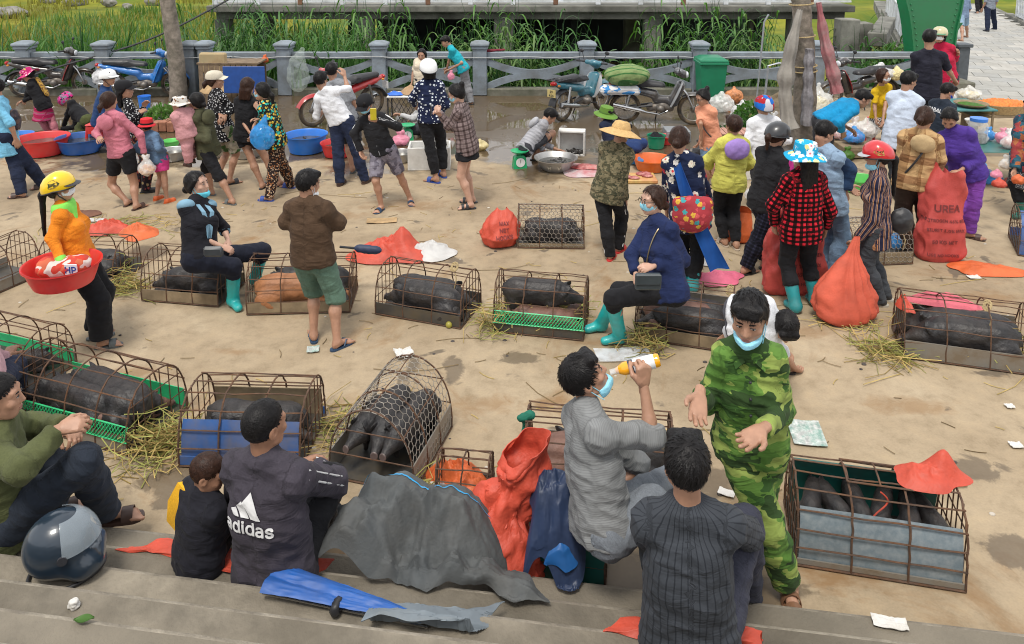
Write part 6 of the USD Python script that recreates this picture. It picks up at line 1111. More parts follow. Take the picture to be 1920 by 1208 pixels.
pigs('rightfront',[(0.090,.66,75,'lie',.76,'k','leftmost black piglet in the pale blue cage'),(0.255,.66,112,'lie',.76,'k','second black piglet from the left in the pale blue cage'),(0.420,.66,95,'lie',.76,'k','black piglet left of the red tie'),(0.585,.66,70,'lie',.76,'k','black piglet right under the hatch'),(0.750,.66,80,'lie',.76,'k','black piglet left of the red cloth'),(0.915,.66,105,'lie',.76,'k','rightmost black piglet, under the red cloth')],z=.15)
pigs('leftfront',[(.40,.35,175,'lie',1.0,'k','front black pig asleep in the large green-netted cage'),(.55,.55,165,'lie',1.05,'k','black pig in the middle of the heap'),(.80,.42,60,'lie',1.15,'b','dark brown pig along the right end of the large cage'),(.62,.80,170,'lie',1.1,'k','black pig at the back of the heap'),(.22,.62,130,'lie',.9,'k','black pig at the left of the heap')])
pigs('leftfar',[(.75,.5,40,'lie',1.0,'k','dark pig in the cage end at the left edge')])
pigs('bluefront',[(.40,.5,182,'lie',1.15,'k','black pig lying left behind the blue panel'),(.76,.5,-8,'lie',1.15,'k','black pig with its snout to the right behind the blue panel')])
pigs('hexfront',[(.80,.52,95,'stand',1.0,'k','black pig standing crosswise at the far end of the large netted cage'),(.46,.25,172,'stand',.92,'k','black pig at the right of the large netted cage'),(.40,.52,186,'stand',.95,'k','black pig in the middle of the large netted cage'),(.44,.80,165,'stand',.9,'k','black pig at the left of the large netted cage')])
pigs('drinkback',[(.22,.5,10,'lie',1.0,'b','brown pig left of the drinking man'),(.72,.5,175,'lie',1.2,'k','black pig behind the elbow of the drinking man')])
CHROME=M('chrome',(.5,.5,.5),r=.22,var=.1,metal=1.0);TYRE=M('tyre',(.022,.02,.018),r=.85,var=.4,vs=8,dirt=(.16,.11,.06),ds=6,da=.8);ENG=M('engine_metal',(.16,.15,.14),r=.5,var=.3,vs=9,metal=.5,dirt=(.14,.10,.06),ds=8,da=.7);SEAT=M('seat_vinyl',(.022,.022,.024),r=.45,var=.2);GLASSL=M('lamp_glass',(.5,.52,.54),r=.15);REDL=M('tail_lamp',(.35,.012,.015),r=.2);RIMM=M('rim_metal',(.28,.26,.24),r=.4,metal=.7,dirt=(.16,.12,.07),ds=7,da=.7)
def motorbike(label,rear,frontp,body,trim,plate=None,rack=False,steer=0.0):
 a,b=G(*rear),G(*frontp);d=b-a;rz=math.atan2(d[1],d[0]);wb=1.22;T=thing('motorbike',label,'motorbike',(a+b)/2*V(1,1,0),rz)
 WR=.285
 def wheel(x,name):
  w=UsdGeom.Xform.Define(stage,str(T.GetPath())+'/'+numbered(str(T.GetPath()),name)).GetPrim();c=V(x,0,WR)
  part(w,'tyre',tube(arc(c,WR-.035,0,2*PI,33)[:-1],.036,8,closed=True),TYRE,smooth=True);part(w,'rim',tube(arc(c,WR-.07,0,2*PI,29)[:-1],.014,6,closed=True),RIMM,smooth=True)
  part(w,'hub',frame_mesh(trimesh.creation.cylinder(.055,.1,sections=14),c,np.stack([V(1,0,0),V(0,0,1),V(0,-1,0)],1)),ENG)
  part(w,'spokes',cat([tube([c+V(math.cos(t)*.05,.03*(-1)**i,math.sin(t)*.05),c+V(math.cos(t+.25)*(WR-.075),0,math.sin(t+.25)*(WR-.075))],.003,3)for i,t in enumerate(np.linspace(0,2*PI,25)[:-1])]),CHROME,kind='stuff')
 wheel(-wb/2,'rear_wheel');wheel(wb/2,'front_wheel');x0,x1=-wb/2,wb/2;fk=V(x1-.26,0,.80)
 for e in(-1,1):part(T,'fork',tube([V(x1,e*.07,WR),V(x1-.12,e*.07,.56),fk+V(0,e*.05,-.08)],.02,8),CHROME,smooth=True);part(T,'rear_shock',tube([V(x0+.02,e*.11,WR+.02),V(x0+.10,e*.10,.64)],.024,8),CHROME)
 part(T,'swingarm',cat([tube([V(x0,e*.09,WR),V(-.12,e*.09,.36)],.02,6)for e in(-1,1)]),RUB)
 F=Field();F.cone(V(x1-.24,0,.72),V(x1-.36,0,.42),.09,.10,.05,q=1.5,qd=V(0,1,0));F.cone(V(x1-.36,0,.45),V(-.05,0,.46),.07,.08,.05);F.cone(V(-.10,0,.55),V(x0-.08,0,.68),.085,.06,.05,q=1.25,qd=V(0,1,0));F.cone(V(x0-.05,0,.68),V(x0-.26,0,.73),.06,.035,.04,q=1.4,qd=V(0,1,0))
 part(T,'body_fairing',slim(F.mesh(.014),.002),body,smooth=True)
 for e in(-1,1):part(T,'leg_shield',sheet(lambda u,v:np.stack([x1-.20-.20*u-.03*np.sin(v*PI),e*(.06+.15*np.sin(.4+u*2.2)*v),.80-.46*u],1),10,6,.008),trim,smooth=50)
 part(T,'front_fender',sheet(lambda u,v:np.stack([x1+(WR+.03)*np.cos(.35+u*1.9),(v-.5)*.13,WR+(WR+.03-.05*(2*v-1)**2)*np.sin(.35+u*1.9)],1),14,5,.008),body,smooth=50)
 part(T,'rear_fender',sheet(lambda u,v:np.stack([x0+(WR+.04)*np.cos(1.4+u*1.6),(v-.5)*.15,WR+(WR+.04-.05*(2*v-1)**2)*np.sin(1.4+u*1.6)],1),14,5,.008),RUB,smooth=50)
 F=Field();F.cone(V(.02,0,.70),V(-.28,0,.74),.085,.09,.05,q=1.25,qd=V(0,1,0));F.cone(V(-.28,0,.76),V(x0-.12,0,.79),.085,.06,.05,q=1.3,qd=V(0,1,0));part(T,'seat',slim(F.mesh(.013,[(V(0,0,.69),V(0,0,-1))]),.002),SEAT,smooth=True)
 F=Field();F.cone(V(.06,0,.34),V(.2,0,.30),.085,.07,.03);F.cone(V(-.04,0,.32),V(-.16,0,.30),.075,.07,.03);F.cone(V(.02,-.1,.3),V(.02,.1,.3),.075,.075,.03);part(T,'engine',slim(bumpy(F.mesh(.014),.006,30),.002),ENG,smooth=True)
 part(T,'exhaust',tube([V(.15,-.09,.26),V(.0,-.12,.20),V(-.25,-.14,.24),V(-.35,-.145,.27),V(x0-.22,-.15,.36)],[.018,.018,.022,.045,.042],10),CHROME,smooth=40)
 F=Field();F.cone(V(x1-.20,0,.93),V(x1-.30,0,.98),.075,.06,.04,q=1.35,qd=V(0,1,0));F.cone(V(x1-.28,-.16,.98),V(x1-.28,.16,.98),.045,.045,.04);part(T,'handlebar_cowl',slim(F.mesh(.012),.002),body,smooth=True)
 part(T,'headlight',Field().ell(V(x1-.135,0,.92),np.eye(3),V(.035,.085,.06)).mesh(.011),GLASSL,smooth=True)
 for e in(-1,1):
  part(T,'grip',tube([V(x1-.29,e*.18,.99),V(x1-.35,e*.36,1.0)],.019,8),RUB);part(T,'mirror',cat([tube([V(x1-.29,e*.22,1.0),V(x1-.27,e*.28,1.16)],.007,5),Field().ell(V(x1-.27,e*.30,1.19),np.eye(3),V(.018,.055,.038)).mesh(.009)]),RUB,smooth=True)
  part(T,'foot_peg',tube([V(.1,e*.08,.26),V(.1,e*.26,.27)],.014,6),RUB);part(T,'turn_light',Field().ell(V(x0-.22,e*.09,.70),np.eye(3),V(.03,.03,.022)).mesh(.009),M('amber_lens',(.5,.18,.02),r=.2),smooth=True)
 part(T,'tail_light',Field().ell(V(x0-.27,0,.74),np.eye(3),V(.04,.075,.04)).mesh(.01),REDL,smooth=True)
 part(T,'kick_stand',tube([V(-.02,.1,.27),V(-.05,.2,.01)],.012,6),RUB)
 if plate is not None:
  pl=UsdGeom.Xform.Define(stage,str(T.GetPath())+'/number_plate').GetPrim();part(pl,'plate',box(x0-.33,0,.57,.008,.19,.14),plate)
  for k in range(2):
   t=text(('29','416')[k],.042);v=np.asarray(t.vertices);part(pl,'digits',trimesh.Trimesh(np.stack([x0-.3345-v[:,2]-.002,-v[:,0],.60-k*.065+v[:,1]-.02],1),t.faces,process=False),RUB,smooth=False)
 if rack:part(T,'rear_rack',cat([tube([V(x0+.1,e*.12,.80),V(x0-.32,e*.13,.80)],.012,6)for e in(-1,1)]+[tube([V(x,-.14,.80),V(x,.14,.80)],.009,5)for x in np.linspace(x0+.08,x0-.3,5)]),RUB)
 return T
PLW=M('plate_white',(.6,.6,.58),r=.5);PLY=M('plate_yellow',(.5,.40,.16),r=.5)
P_=lambda n,c:M('paint_'+n,c,r=.3,var=.1,vs=4,coat=.4,dirt=(.14,.10,.06),ds=4,da=.35)
motorbike('black and dark red motorbike parked by the first fence panel at the left',(48,182),(160,178),P_('black',(.02,.02,.022)),P_('dark_red',(.25,.012,.02)))
motorbike('bright blue motorbike parked left of the leaning tree trunk',(222,186),(322,182),P_('blue',(.01,.16,.5)),P_('blue',0))
motorbike('red and white motorbike behind the man in the white polo',(716,214),(566,242),P_('red',(.38,.02,.025)),P_('white',(.6,.6,.6)),PLW)
motorbike('teal motorbike with a rear rack and yellow plate by the fence',(1052,228),(1130,206),P_('teal',(.02,.15,.21)),P_('silver',(.30,.31,.32)),PLY,True)
motorbike('dark grey motorbike loaded with two sacks beside the teal one',(1168,230),(1302,234),P_('graphite',(.045,.048,.055)),P_('silver',0),None,True)
motorbike('dark scooter loaded with white sacks behind the woman in yellow',(1672,200),(1536,208),P_('black',0),P_('dark_red',0))
REDP=M('red_plastic_sack',(.62,.082,.042),r=.55,var=.16,vs=5,bump=.35,bs=70,trans=.15,dirt=(.30,.05,.035),ds=3,da=.5);ORGP=M('orange_plastic_sack',(.62,.13,.035),r=.55,var=.18,vs=5,bump=.3,bs=60,trans=.15);PNKC=M('pink_cloth',(.52,.11,.14),r=.8,var=.2,vs=6,bump=.3,bs=40);WHTP=M('white_plastic_sack',(.58,.57,.55),r=.5,var=.12,vs=5,trans=.2);ROSE=M('rose_cloth',(.40,.06,.09),r=.85,var=.2,vs=6)
TARP=M('grey_tarp',(.062,.069,.072),r=.8,var=.3,vs=3.5,bump=.3,bs=60,dirt=(.11,.10,.085),ds=2.2,da=.4);BLUC=M('blue_umbrella_cloth',(.010,.085,.33),r=.5,var=.15,vs=5,dirt=(.1,.1,.12),ds=4,da=.3);NVYJ=M('navy_raincoat',(.018,.032,.075),r=.5,var=.25,vs=5,bump=.2,bs=40);BLUJ=M('blue_raincoat_panel',(.01,.09,.28),r=.5,var=.2,vs=5)
PAPER=M('litter_paper',(.62,.60,.57),r=.8,var=.12,vs=14,dirt=(.35,.33,.28),ds=10,da=.6);PAPB=M('printed_paper',(.5,.5,.48),r=.7,var=.5,vs=26,dirt=(.1,.25,.2),ds=18,da=.8)
INK=M('sack_print',(.17,.03,.03),r=.8,var=.3,vs=14)
def ridged(p,f,seed):return(1-np.abs(meshkit.noise(p*f+seed*3.1,seed)*2-1))*.65+(1-np.abs(meshkit.noise(p*f*2.3+seed,seed+3)*2-1))*.35
_cd=np.random.default_rng(11).normal(size=(9,3));_cd/=np.linalg.norm(_cd,axis=1,keepdims=True)
def crumple(p,f,seed):
 """Sharp straight creases, as in plastic sheet or tarpaulin: folded planes of many directions, 0 to 1."""
 p=np.asarray(p,float)*f;w=p+(np.stack([meshkit.noise(p*.8+seed+7*k,seed+k)for k in range(3)],1)-.5)*.9;out=0
 for i,(d,fr)in enumerate(zip(_cd,(.55,.7,.9,1.1,1.4,1.7,2.1,2.7,3.3))):out=out+np.abs(((w@d)*fr+seed*.37*(i+1))%1-.5)*2/fr**.8
 W_=np.array([1/fr**.8 for fr in(.55,.7,.9,1.1,1.4,1.7,2.1,2.7,3.3)]);return.5+(out-.5*W_.sum())/(np.sqrt((W_**2).sum()/12))*.2
def heap(name,label,cat_,m,c,rx,ry,h,rz=0.0,seed=1,fold=.5,n=46,irr=.25,z=0.0,peaks=(),group=None):
 """A crumpled cloth lying in a heap: ragged outline, ridged folds, edges down on the ground."""
 def fn(u,v):
  a=v*2*PI;r=u*(1+irr*(np.sin(2*a+seed)*.5+np.sin(3*a+seed*2)*.35+np.sin(5*a+seed*3)*.25));x,y=r*rx*np.cos(a),r*ry*np.sin(a);q=np.stack([x,y,np.zeros_like(x)],1)
  k=np.clip(1-u**1.7,0,1);zz=h*k*(.45+.55*fold*2*(.4*ridged(q,5.5/max(rx,ry)**.5,seed)+.75*crumple(q,5.0/max(rx,ry)**.5,seed)-.3));
  for px,py,ph,pr in peaks:zz=np.maximum(zz,zz*.4+ph*np.exp(-((x-px)**2+(y-py)**2)/pr**2))
  zz=np.maximum(zz,0)+.012+.10*h*crumple(q,11,seed+5)*1.6*np.clip(1.02-u,0,1)
  ox=(ridged(q+5,4,seed+1)-.5)*.16*rx;oy=(ridged(q+9,4,seed+2)-.5)*.16*ry;return np.stack([x+ox*u,y+oy*u,zz],1)
 mm=sheet(fn,n//2,n,.006)
 if rz:mm.apply_transform(trimesh.transformations.rotation_matrix(rz,(0,0,1)))
 return solo(name,mm,m,label,cat_,np.asarray(c,float)+V(0,0,z),smooth=30,group=group)
def sack(name,label,m,base,W,D,H,yaw=0.0,lean=(0,0),seed=1,openk=.75,lines=None,lh=.06,mouth=1.0,fold=.035,fat=1.0,twist=None,rings=44,seg=64,inkm=INK,top_dz=.12):
 """A woven sack standing up: slack sides, pinched or open mouth, lettering that follows the folds."""
 b=np.asarray(base,float);R=np.array([[math.cos(yaw),-math.sin(yaw),0],[math.sin(yaw),math.cos(yaw),0],[0,0,1]])
 def surf(u,v):
  a=v*2*PI;w=W/2*(np.interp(u,[0,.06,.3,.7,1],[.82,1.0,1.04*fat,.9,.80*mouth]));d=D/2*np.interp(u,[0,.06,.3,.7,1],[.8,1.05,1.15*fat,.85,openk]);e=.72
  x=w*np.sign(np.cos(a))*np.abs(np.cos(a))**e;y=d*np.sign(np.sin(a))*np.abs(np.sin(a))**e;q=np.stack([x,y,u*H*.5],1)
  k=1+(ridged(q,6.0,seed)-.55)*fold*6*(.4+u)+(crumple(q+4,7.0,seed+2)-.5)*fold*6;z=H*u+top_dz*H*u**4*(np.sin(a*2+seed)*.5+np.cos(a+seed)*.5)
  return np.stack([x*k+lean[0]*u**1.4*H,y*k+lean[1]*u**1.4*H,z+.004],1)
 m1=sheet(surf,rings,seg);v,f=np.asarray(m1.vertices),np.asarray(m1.faces)
 ins=sheet(lambda u,v:np.where(True,surf(1-.3*u,v)*np.array([1,1,1]),0)*np.stack([1-.06*(u+.15),1-.06*(u+.15),np.ones_like(u)],1),8,seg);cap=trimesh.Trimesh(np.vstack([v[:seg],v[:seg].mean(0)]),[(i+1,i,seg)for i in range(seg-1)],process=False)
 bodym=cat([trimesh.Trimesh(v,f[:,::-1],process=False),ins,cap]);bodym.vertices=np.asarray(bodym.vertices)@R.T
 T=thing(name,label,'sack',b);part(T,'sack_body',bodym,m,smooth=50)
 if lines:
  g=v@R.T;rx,out=R@V(1,0,0),R@V(0,-1,0)
  for i,(t,yz,hh)in enumerate(lines):
   fl=text(t,hh);fl.vertices=np.asarray(fl.vertices)+V(0,yz,0);part(T,'lettering',lay(g,fl,V(lean[0]*(yz/H)**1.4*H,lean[1]*(yz/H)**1.4*H,0)@np.eye(3),rx,V(0,0,1),out,lim=W*.6,off=.006),inkm,smooth=False)
 return T
BL={n:M('basin_'+n,c,r=.38,var=.06,dirt=(.3,.27,.22),ds=6,da=.15)for n,c in dict(red=(.60,.02,.022),blue=(.008,.085,.32),bright=(.015,.17,.62),green=(.10,.50,.10),orange=(.62,.12,.01),teal=(.005,.22,.11)).items()};ALU=M('aluminium',(.42,.41,.39),r=.38,var=.15,vs=5,metal=.85,bump=.1,bs=30);WATER=mat('basin_water',{'co':('texture_coordinate',{}),'n':('noise_texture',{'scale':22.0,'detail':3.0}),'b':('bump',{'strength':.25,'distance':.01}),'p':('principled_bsdf',{'base_color':(.045,.045,.04),'roughness':.06})},[('co.object','n.vector'),('n.fac','b.height'),('b.normal','p.normal')])
FISH=M('dark_fish',(.035,.032,.03),r=.3,var=.5,vs=20)
def basin(label,px,py,d,h,m,z=0.0,water=True,fish=0,base=.78,name='basin',loc=None,thick=.008):
 c=G(px,py,z)if loc is None else loc;r=d/2;T=thing(name,label,'basin',c)
 part(T,'bowl',lathe([(0,.004),(r*base*.9,.004),(r*base,.012),(r*(base+.45*(1-base)),h*.45),(r*.98,h*.95),(r*1.04,h),(r*1.04,h-.012),(r*1.0,h-.016)][::1],40),m,smooth=45)
 part(T,'inner_wall',lathe([(r*1.035,h+.001),(r*.965,h*.95),(r*(base+.45*(1-base))-thick,h*.45),(r*base-thick,.02),(0,.018)],40),m,smooth=45)
 if water:part(T,'water',lathe([(r*(base+.6*(1-base)),h*.62),(r*.4,h*.62),(0,h*.62)],36),WATER,smooth=True)
 for i in range(fish):
  a,q=rng.uniform(0,6.28),r*.72*math.sqrt(rng.random());L=rng.uniform(.10,.18);th=rng.uniform(0,6.28);p=V(q*math.cos(a),q*math.sin(a),h*.63);d_=V(math.cos(th),math.sin(th),0);part(T,'fish',tube([p+d_*L*t+V(-d_[1],d_[0],0)*.02*math.sin(6*t)for t in np.linspace(-.5,.5,7)],[.004,.016,.02,.019,.014,.007,.012],6),FISH,smooth=True)
 return T
basin('big red plastic basin on the ground at the far left',82,288,.76,.27,BL['red']);basin('big dark blue plastic basin right of the red one',154,284,.72,.24,BL['blue']);basin('small bright blue basin cut by the left edge behind the red one',38,268,.42,.16,BL['bright'])
basin('bright blue basin full of water in front of the red motorbike',575,284,.66,.29,BL['bright'],fish=5);basin('red basin behind the legs of the man in the white polo',634,292,.52,.22,BL['red'],fish=3)
basin('aluminium basin between the child and the woman with the baby',324,300,.42,.16,ALU);basin('aluminium basin under the floral shorts',404,293,.40,.16,ALU);basin('aluminium basin right of the polka-dot blouse',462,294,.50,.16,ALU);basin('aluminium basin beside the phone man',752,303,.36,.15,ALU);basin('small green basin behind the child in the red hat',322,274,.26,.1,BL['green'],water=False)
hb=basin('large aluminium basin with live dark fish and painted letters',1042,318,.62,.19,ALU,fish=16,base=.62)
for i,ch in enumerate('HV'):
 t=text(ch,.055);v=np.asarray(t.vertices);a=-PI/2-.42+.55*i;R_=.268;ang=a+v[:,0]/R_;rr=np.interp(v[:,1]+.06,[.0,.085,.18],[.198,.256,.306])+.002+v[:,2]
 part(hb,'lettering',trimesh.Trimesh(np.stack([rr*np.cos(ang),rr*np.sin(ang),v[:,1]+.06],1),t.faces,process=False),M('pale_paint',(.6,.56,.45),r=.7),smooth=False)
basin('orange basin behind the navy floral blouse',1222,318,.55,.18,BL['orange'],water=False);basin('green basin under the arm of the young man in denim blue',1612,352,.42,.2,BL['green'],water=False,loc=G(1612,360))
basin('dark green bucket in front of the dark grey motorbike',1230,278,.30,.22,BL['teal'],water=False,name='bucket')
heap('dark_bundle','dark bundle lying in the green bucket','bundle',BLACK,G(1230,278)+V(0,0,.17),.13,.13,.12,seed=4)
basin('blue plastic bucket behind the child in the red hat',272,206,.24,.28,BL['bright'],water=False,name='bucket');carr=basin('carried red basin held at the hip of the woman in orange',118,500,.56,.18,BL['red'],water=False,loc=np.array([0,0,0.]))
cb=atY(118,512,G(196,641)[1]-.28);UsdGeom.Xformable(carr).GetOrderedXformOps()[0].Set(Gf.Vec3d(*map(float,cb+V(0,0,-.09))));
bgs=bumpy(Field().ell(V(-.05,0,.14),np.eye(3),V(.16,.13,.09),.04).ell(V(.1,.02,.16),np.eye(3),V(.11,.12,.07),.04).mesh(.012),.03,9,4);fp=thing('food_package','red and white printed food bag with a blue HP label in the red basin','bag',cb+V(0,0,-.09));part(fp,'bag_skin',slim(bgs,.001),camo('package_print',[(.55,.05,.03),(.5,.12,.06),(.6,.55,.5),(.5,.06,.04)],9,detail=1),smooth=True)
hp_t=text('HP',.05);part(fp,'label',box(.13,-.105,.165,.10,.01,.09,.004),M('label_blue',(.6,.64,.68),r=.5));part(fp,'lettering',trimesh.Trimesh(np.stack([np.asarray(hp_t.vertices)[:,0]+.13,-np.asarray(hp_t.vertices)[:,2]-.112,np.asarray(hp_t.vertices)[:,1]+.14],1),hp_t.faces,process=False),M('ink_blue',(.01,.05,.25)),smooth=False)
L4=lambda H:[('UREA',H*.66,.115),('NITROGEN 46% MIN',H*.53,.042),('BIURET 1.0% MAX',H*.42,.042),('50 KG NET',H*.30,.045),('USE NO HOOKS',H*.14,.042)]
def fit(lines,W):
 return lines
REDM=M('red_fertiliser_sack',(.50,.07,.06),r=.55,var=.16,vs=5,bump=.35,bs=80,trans=.12)
sack('open_sack','open red sack with printed lettering held by the woman in purple',REDM,G(1758,486),.46,.24,.98,yaw=-.12,lean=(.05,.06),seed=3,openk=1.0,lines=[('UREA',.56,.072),('NITROGEN 46% MIN',.45,.030),('BIURET 1.0% MAX',.35,.030),('50 KG NET',.22,.036),('USE NO HOOKS',.08,.030)],top_dz=.10,mouth=.62,fold=.05,fat=.92)
sack('open_sack','red printed sack standing between the plaid shirt and the black jacket',REDM,G(1484,545),.58,.28,.92,yaw=.1,lean=(.0,-.03),seed=6,openk=.35,lines=[('UREA',.50,.09),('NITROGEN 46% MIN',.40,.032),('BIURET 1.0% MAX',.31,.032),('50 KG NET',.22,.036),('USE NO HOOKS',.12,.032)],mouth=.6,fold=.05,fat=.95)
def hanging(label,top,base,w,m,seed):
 t,b=np.asarray(top,float),np.asarray(base,float);d=t-b;nn=V(0,-1,0)
 def fn(u,v):
  a=v*2*PI;ww=np.interp(u,[0,.04,.15,.35,.8,1],[.55,.9,1.0,.85,.2,.09])*w;x,y=ww*np.cos(a),ww*.55*np.sin(a);q=np.stack([x,y,u*.9],1);k=1+.55*(np.abs(np.sin(4.5*a+2*np.sin(a*2+seed)+1.5*u))-.55)*np.clip(u*1.6,.25,1)*np.clip(1.4-u,.2,1)+(ridged(q,5,seed)-.5)*.25
  return b+u[:,None]*d+np.stack([x*k-.16*w*np.sin(u*PI),y*k,np.maximum(0,.01)+0*x+.03*np.sin(a*2+seed)*(1-u)**2],1)
 mm=sheet(fn,40,72);o=b.copy();mm=trimesh.Trimesh(np.vstack([np.asarray(mm.vertices),b])-o,np.vstack([np.asarray(mm.faces)[:,::-1]]+[[(i+1,i,40*72)]for i in range(71)]),process=False)
 return solo('carried_sack',mm,m,label,'sack',o,smooth=50)
hanging('faded red cloth sack dangling from the hands of the striped shirt girl',atY(1607,446,G(1600,600)[1]+.1),G(1585,602),.27,M('faded_red_cloth',(.50,.085,.045),r=.75,var=.2,vs=5,bump=.3,bs=60),2)
sack('tied_sack','bulging red sack tied at the neck left of the small netted cage',REDP,G(938,458),.36,.30,.40,yaw=.25,lean=(.06,.02),seed=8,openk=.2,mouth=.35,fat=1.15,lines=[('MAX',.27,.035),('NET',.20,.04),('HOOKS',.13,.04)],fold=.05)
def plastic_sack():
 A,Bm,C=G(936,1078,.02),G(945,985,.34),G(985,842,.62);C[1]=A[1]+.10;Bm[1]=A[1]+.04;C=atY(988,838,C[1]);Bm=atY(940,960,Bm[1])
 def fn(u,v):
  a=v*2*PI;c=A*((1-u)**2)[:,None]+Bm*(2*u*(1-u))[:,None]+C*(u**2)[:,None];w=np.interp(u,[0,.08,.35,.7,1],[.235,.25,.21,.15,.10]);d=np.interp(u,[0,.1,.5,1],[.10,.14,.10,.085])
  q=np.stack([w*np.cos(a),d*np.sin(a),u*.7],1);k=1+(crumple(q,3.6,3)-.5)*.85+(crumple(q+5,9,6)-.5)*.3;fl=np.clip(u-.8,0,1)/.2
  return c+np.stack([q[:,0]*k,q[:,1]*k,.06*fl*np.cos(a-.4)+.05*(crumple(q,6,8)-.5)],1)
 m=sheet(fn,64,96,.004);o=A*V(1,1,0);return solo('open_sack',trimesh.Trimesh(np.asarray(m.vertices)-o,np.asarray(m.faces)[:,::-1],process=False),REDP,'tall crumpled red plastic sack leaning before the small dark cage','sack',o,smooth=28)
plastic_sack()
sack('open_sack','orange sack on the ground behind the black jacket woman',ORGP,G(1385,452),.3,.2,.35,seed=5,openk=.5)
heap('red_sheet','crumpled red plastic sheet lying behind the folded navy umbrella','sheet',REDP,G(735,480),.42,.30,.25,seed=2,peaks=((.12,.02,.22,.13),),rz=.2);heap('white_sheet','crumpled white plastic sack beside the red plastic sheet','sheet',WHTP,G(800,478),.34,.22,.16,seed=5,rz=.3)
heap('red_sheet','red sack heap behind the red basin carrier, with straw','sheet',REDP,G(200,435),.26,.18,.2,seed=7);heap('brown_cloth','small brown cloth on the ground by the ponytail of the yellow helmet','cloth',M('brown_cloth',(.14,.065,.04),r=.9),G(160,402),.2,.12,.05,seed=9);heap('orange_sheet','orange plastic at the right end of the cage of black pigs','sheet',ORGP,G(262,482),.22,.2,.14,seed=3,z=.25)
heap('orange_cloth','flattened orange sack on the ground above the long right cage','cloth',ORGP,G(1845,508),.40,.16,.09,seed=4,rz=-.12);heap('pink_cloth','pink cloth lying right of the seated navy jacket woman','cloth',M('pink_sheet',(.58,.12,.2),r=.7,var=.15),G(1345,525),.26,.17,.1,seed=6);heap('red_cloth','red cloth lying behind the seated navy jacket woman','cloth',ROSE,G(1298,522),.15,.13,.12,seed=8);heap('white_sheet','white sack scrap behind the pink cloth','sheet',WHTP,G(1322,492),.2,.12,.05,seed=3)
heap('pink_cloth','crumpled rose cloth inside the long cage at the right edge','cloth',PNKC,inside('righttop',.38,.9,.30),.34,.10,.12,rz=CAGES['righttop'][1],seed=5);heap('red_cloth','narrow red cloth hung over the left end of the long right cage','cloth',REDP,inside('righttop',.03,.42,.33),.05,.12,.14,seed=2)
heap('red_cloth','red plastic bag draped on top of the pale blue cage','cloth',REDP,inside('rightfront',.84,.56,.43),.19,.13,.10,seed=13,rz=-.2,peaks=((.08,.06,.12,.07),));solo('red_tie',tube([inside('rightfront',.52,.36,.40)+V(.04*math.sin(5*t),-.015-.02*t,-.16*t)for t in np.linspace(0,1,12)],.005,5),REDP,'thin red string tied to the hatch of the pale blue cage','string')
heap('orange_cloth','faded orange cloth bundled behind the small dark cage','cloth',ORGP,G(858,905),.19,.16,.20,seed=9);heap('white_sheet','white plastic sack lying under the orange bundle','sheet',WHTP,G(838,925),.22,.2,.06,seed=12)
heap('orange_cloth','orange cloth stuffed inside the small dark cage','cloth',ORGP,inside('small',.5,.5),.14,.10,.16,seed=4)
def stepz(p):
 q=(np.asarray(p)[...,:2]-V(0,3.60))@SB[:2];return np.where(q<0,0.0,.12*(np.floor(q/.25)+1))
def on_step(px,py):
 best=0.0
 for k in range(13,0,-1):
  if abs(float(stepz(G(px,py,.12*k)))-.12*k)<1e-6:return.12*k
 return best
def drape(name,label,cat_,m,poly,fold,seed,lift=0.0,thick=.005,ups=(),n=88,sag=.10,stripe=None,parent=None,pn='sheet'):
 """A cloth spread over the steps: corners (pixel, pixel, height) and a surface that settles on what is under it."""
 P=[G(*p)for p in poly]
 def fn(u,v):
  q=(P[0][None]*((1-u)*(1-v))[:,None]+P[1][None]*(u*(1-v))[:,None]+P[2][None]*(u*v)[:,None]+P[3][None]*((1-u)*v)[:,None]);e=np.minimum(np.minimum(u,1-u),np.minimum(v,1-v));wob=np.clip(.12-e,0,1)*1.2
  q[:,0]+=(meshkit.noise(q*7+seed,seed)-.5)*wob;q[:,1]+=(meshkit.noise(q*7+9+seed,seed+1)-.5)*wob
  z=np.stack([stepz(q+V(dx,dy,0))for dx in(-sag,0,sag)for dy in(-sag,0,sag)]);z=z.mean(0)*.5+z.max(0)*.5
  for px,py,pz,h,r in ups:c=G(px,py,pz);z=np.maximum(z,c[2]+h-((q[:,:2]-c[:2])**2).sum(1)/r**2*h)
  q[:,2]=z+lift+.012+fold*(ridged(q*V(1,1,0),2.6,seed)**2*.8+1.0*crumple(q*V(1,1,0)+3,4.2,seed+4)+.38*crumple(q*V(1,1,0)+7,10,seed+6))*(.35+.65*np.clip(e*5,0,1));return q
 mm=sheet(fn,n,n,thick);o=np.asarray(mm.vertices).mean(0)*V(1,1,0)if parent is None else parent[1];mm=trimesh.Trimesh(np.asarray(mm.vertices)-o,mm.faces,process=False);s_=(thing(name,label,cat_,o),o)if parent is None else parent;part(s_[0],pn,mm,m,smooth=30)
 if stripe:
  vv=np.asarray(mm.vertices)[:n*n].reshape(n,n,3);k=int(stripe[0]*(n-1));N_=np.asarray(mm.vertex_normals)[:n*n].reshape(n,n,3);part(s_[0],'woven_stripe',trimesh.Trimesh((np.concatenate([vv[:,k],vv[:,k+1]*.55+vv[:,k]*.45])+np.concatenate([N_[:,k],N_[:,k+1]])*.007),[q for i in range(n-1)for q in((i,i+1,n+i+1),(i,n+i+1,n+i))],process=False),stripe[1],smooth=50)
 return s_
drape('tarpaulin','large crumpled dark grey tarpaulin thrown over the steps','tarpaulin',TARP,[(575,1085,.25),(1015,1135,.25),(930,1000,.30),(680,955,.32)],.12,3,ups=((745,1010,.1,.44,.38),(860,1035,.1,.36,.36),(650,1050,.2,.22,.28)),stripe=(.93,M('stripe_blue',(.02,.25,.5),r=.6)))
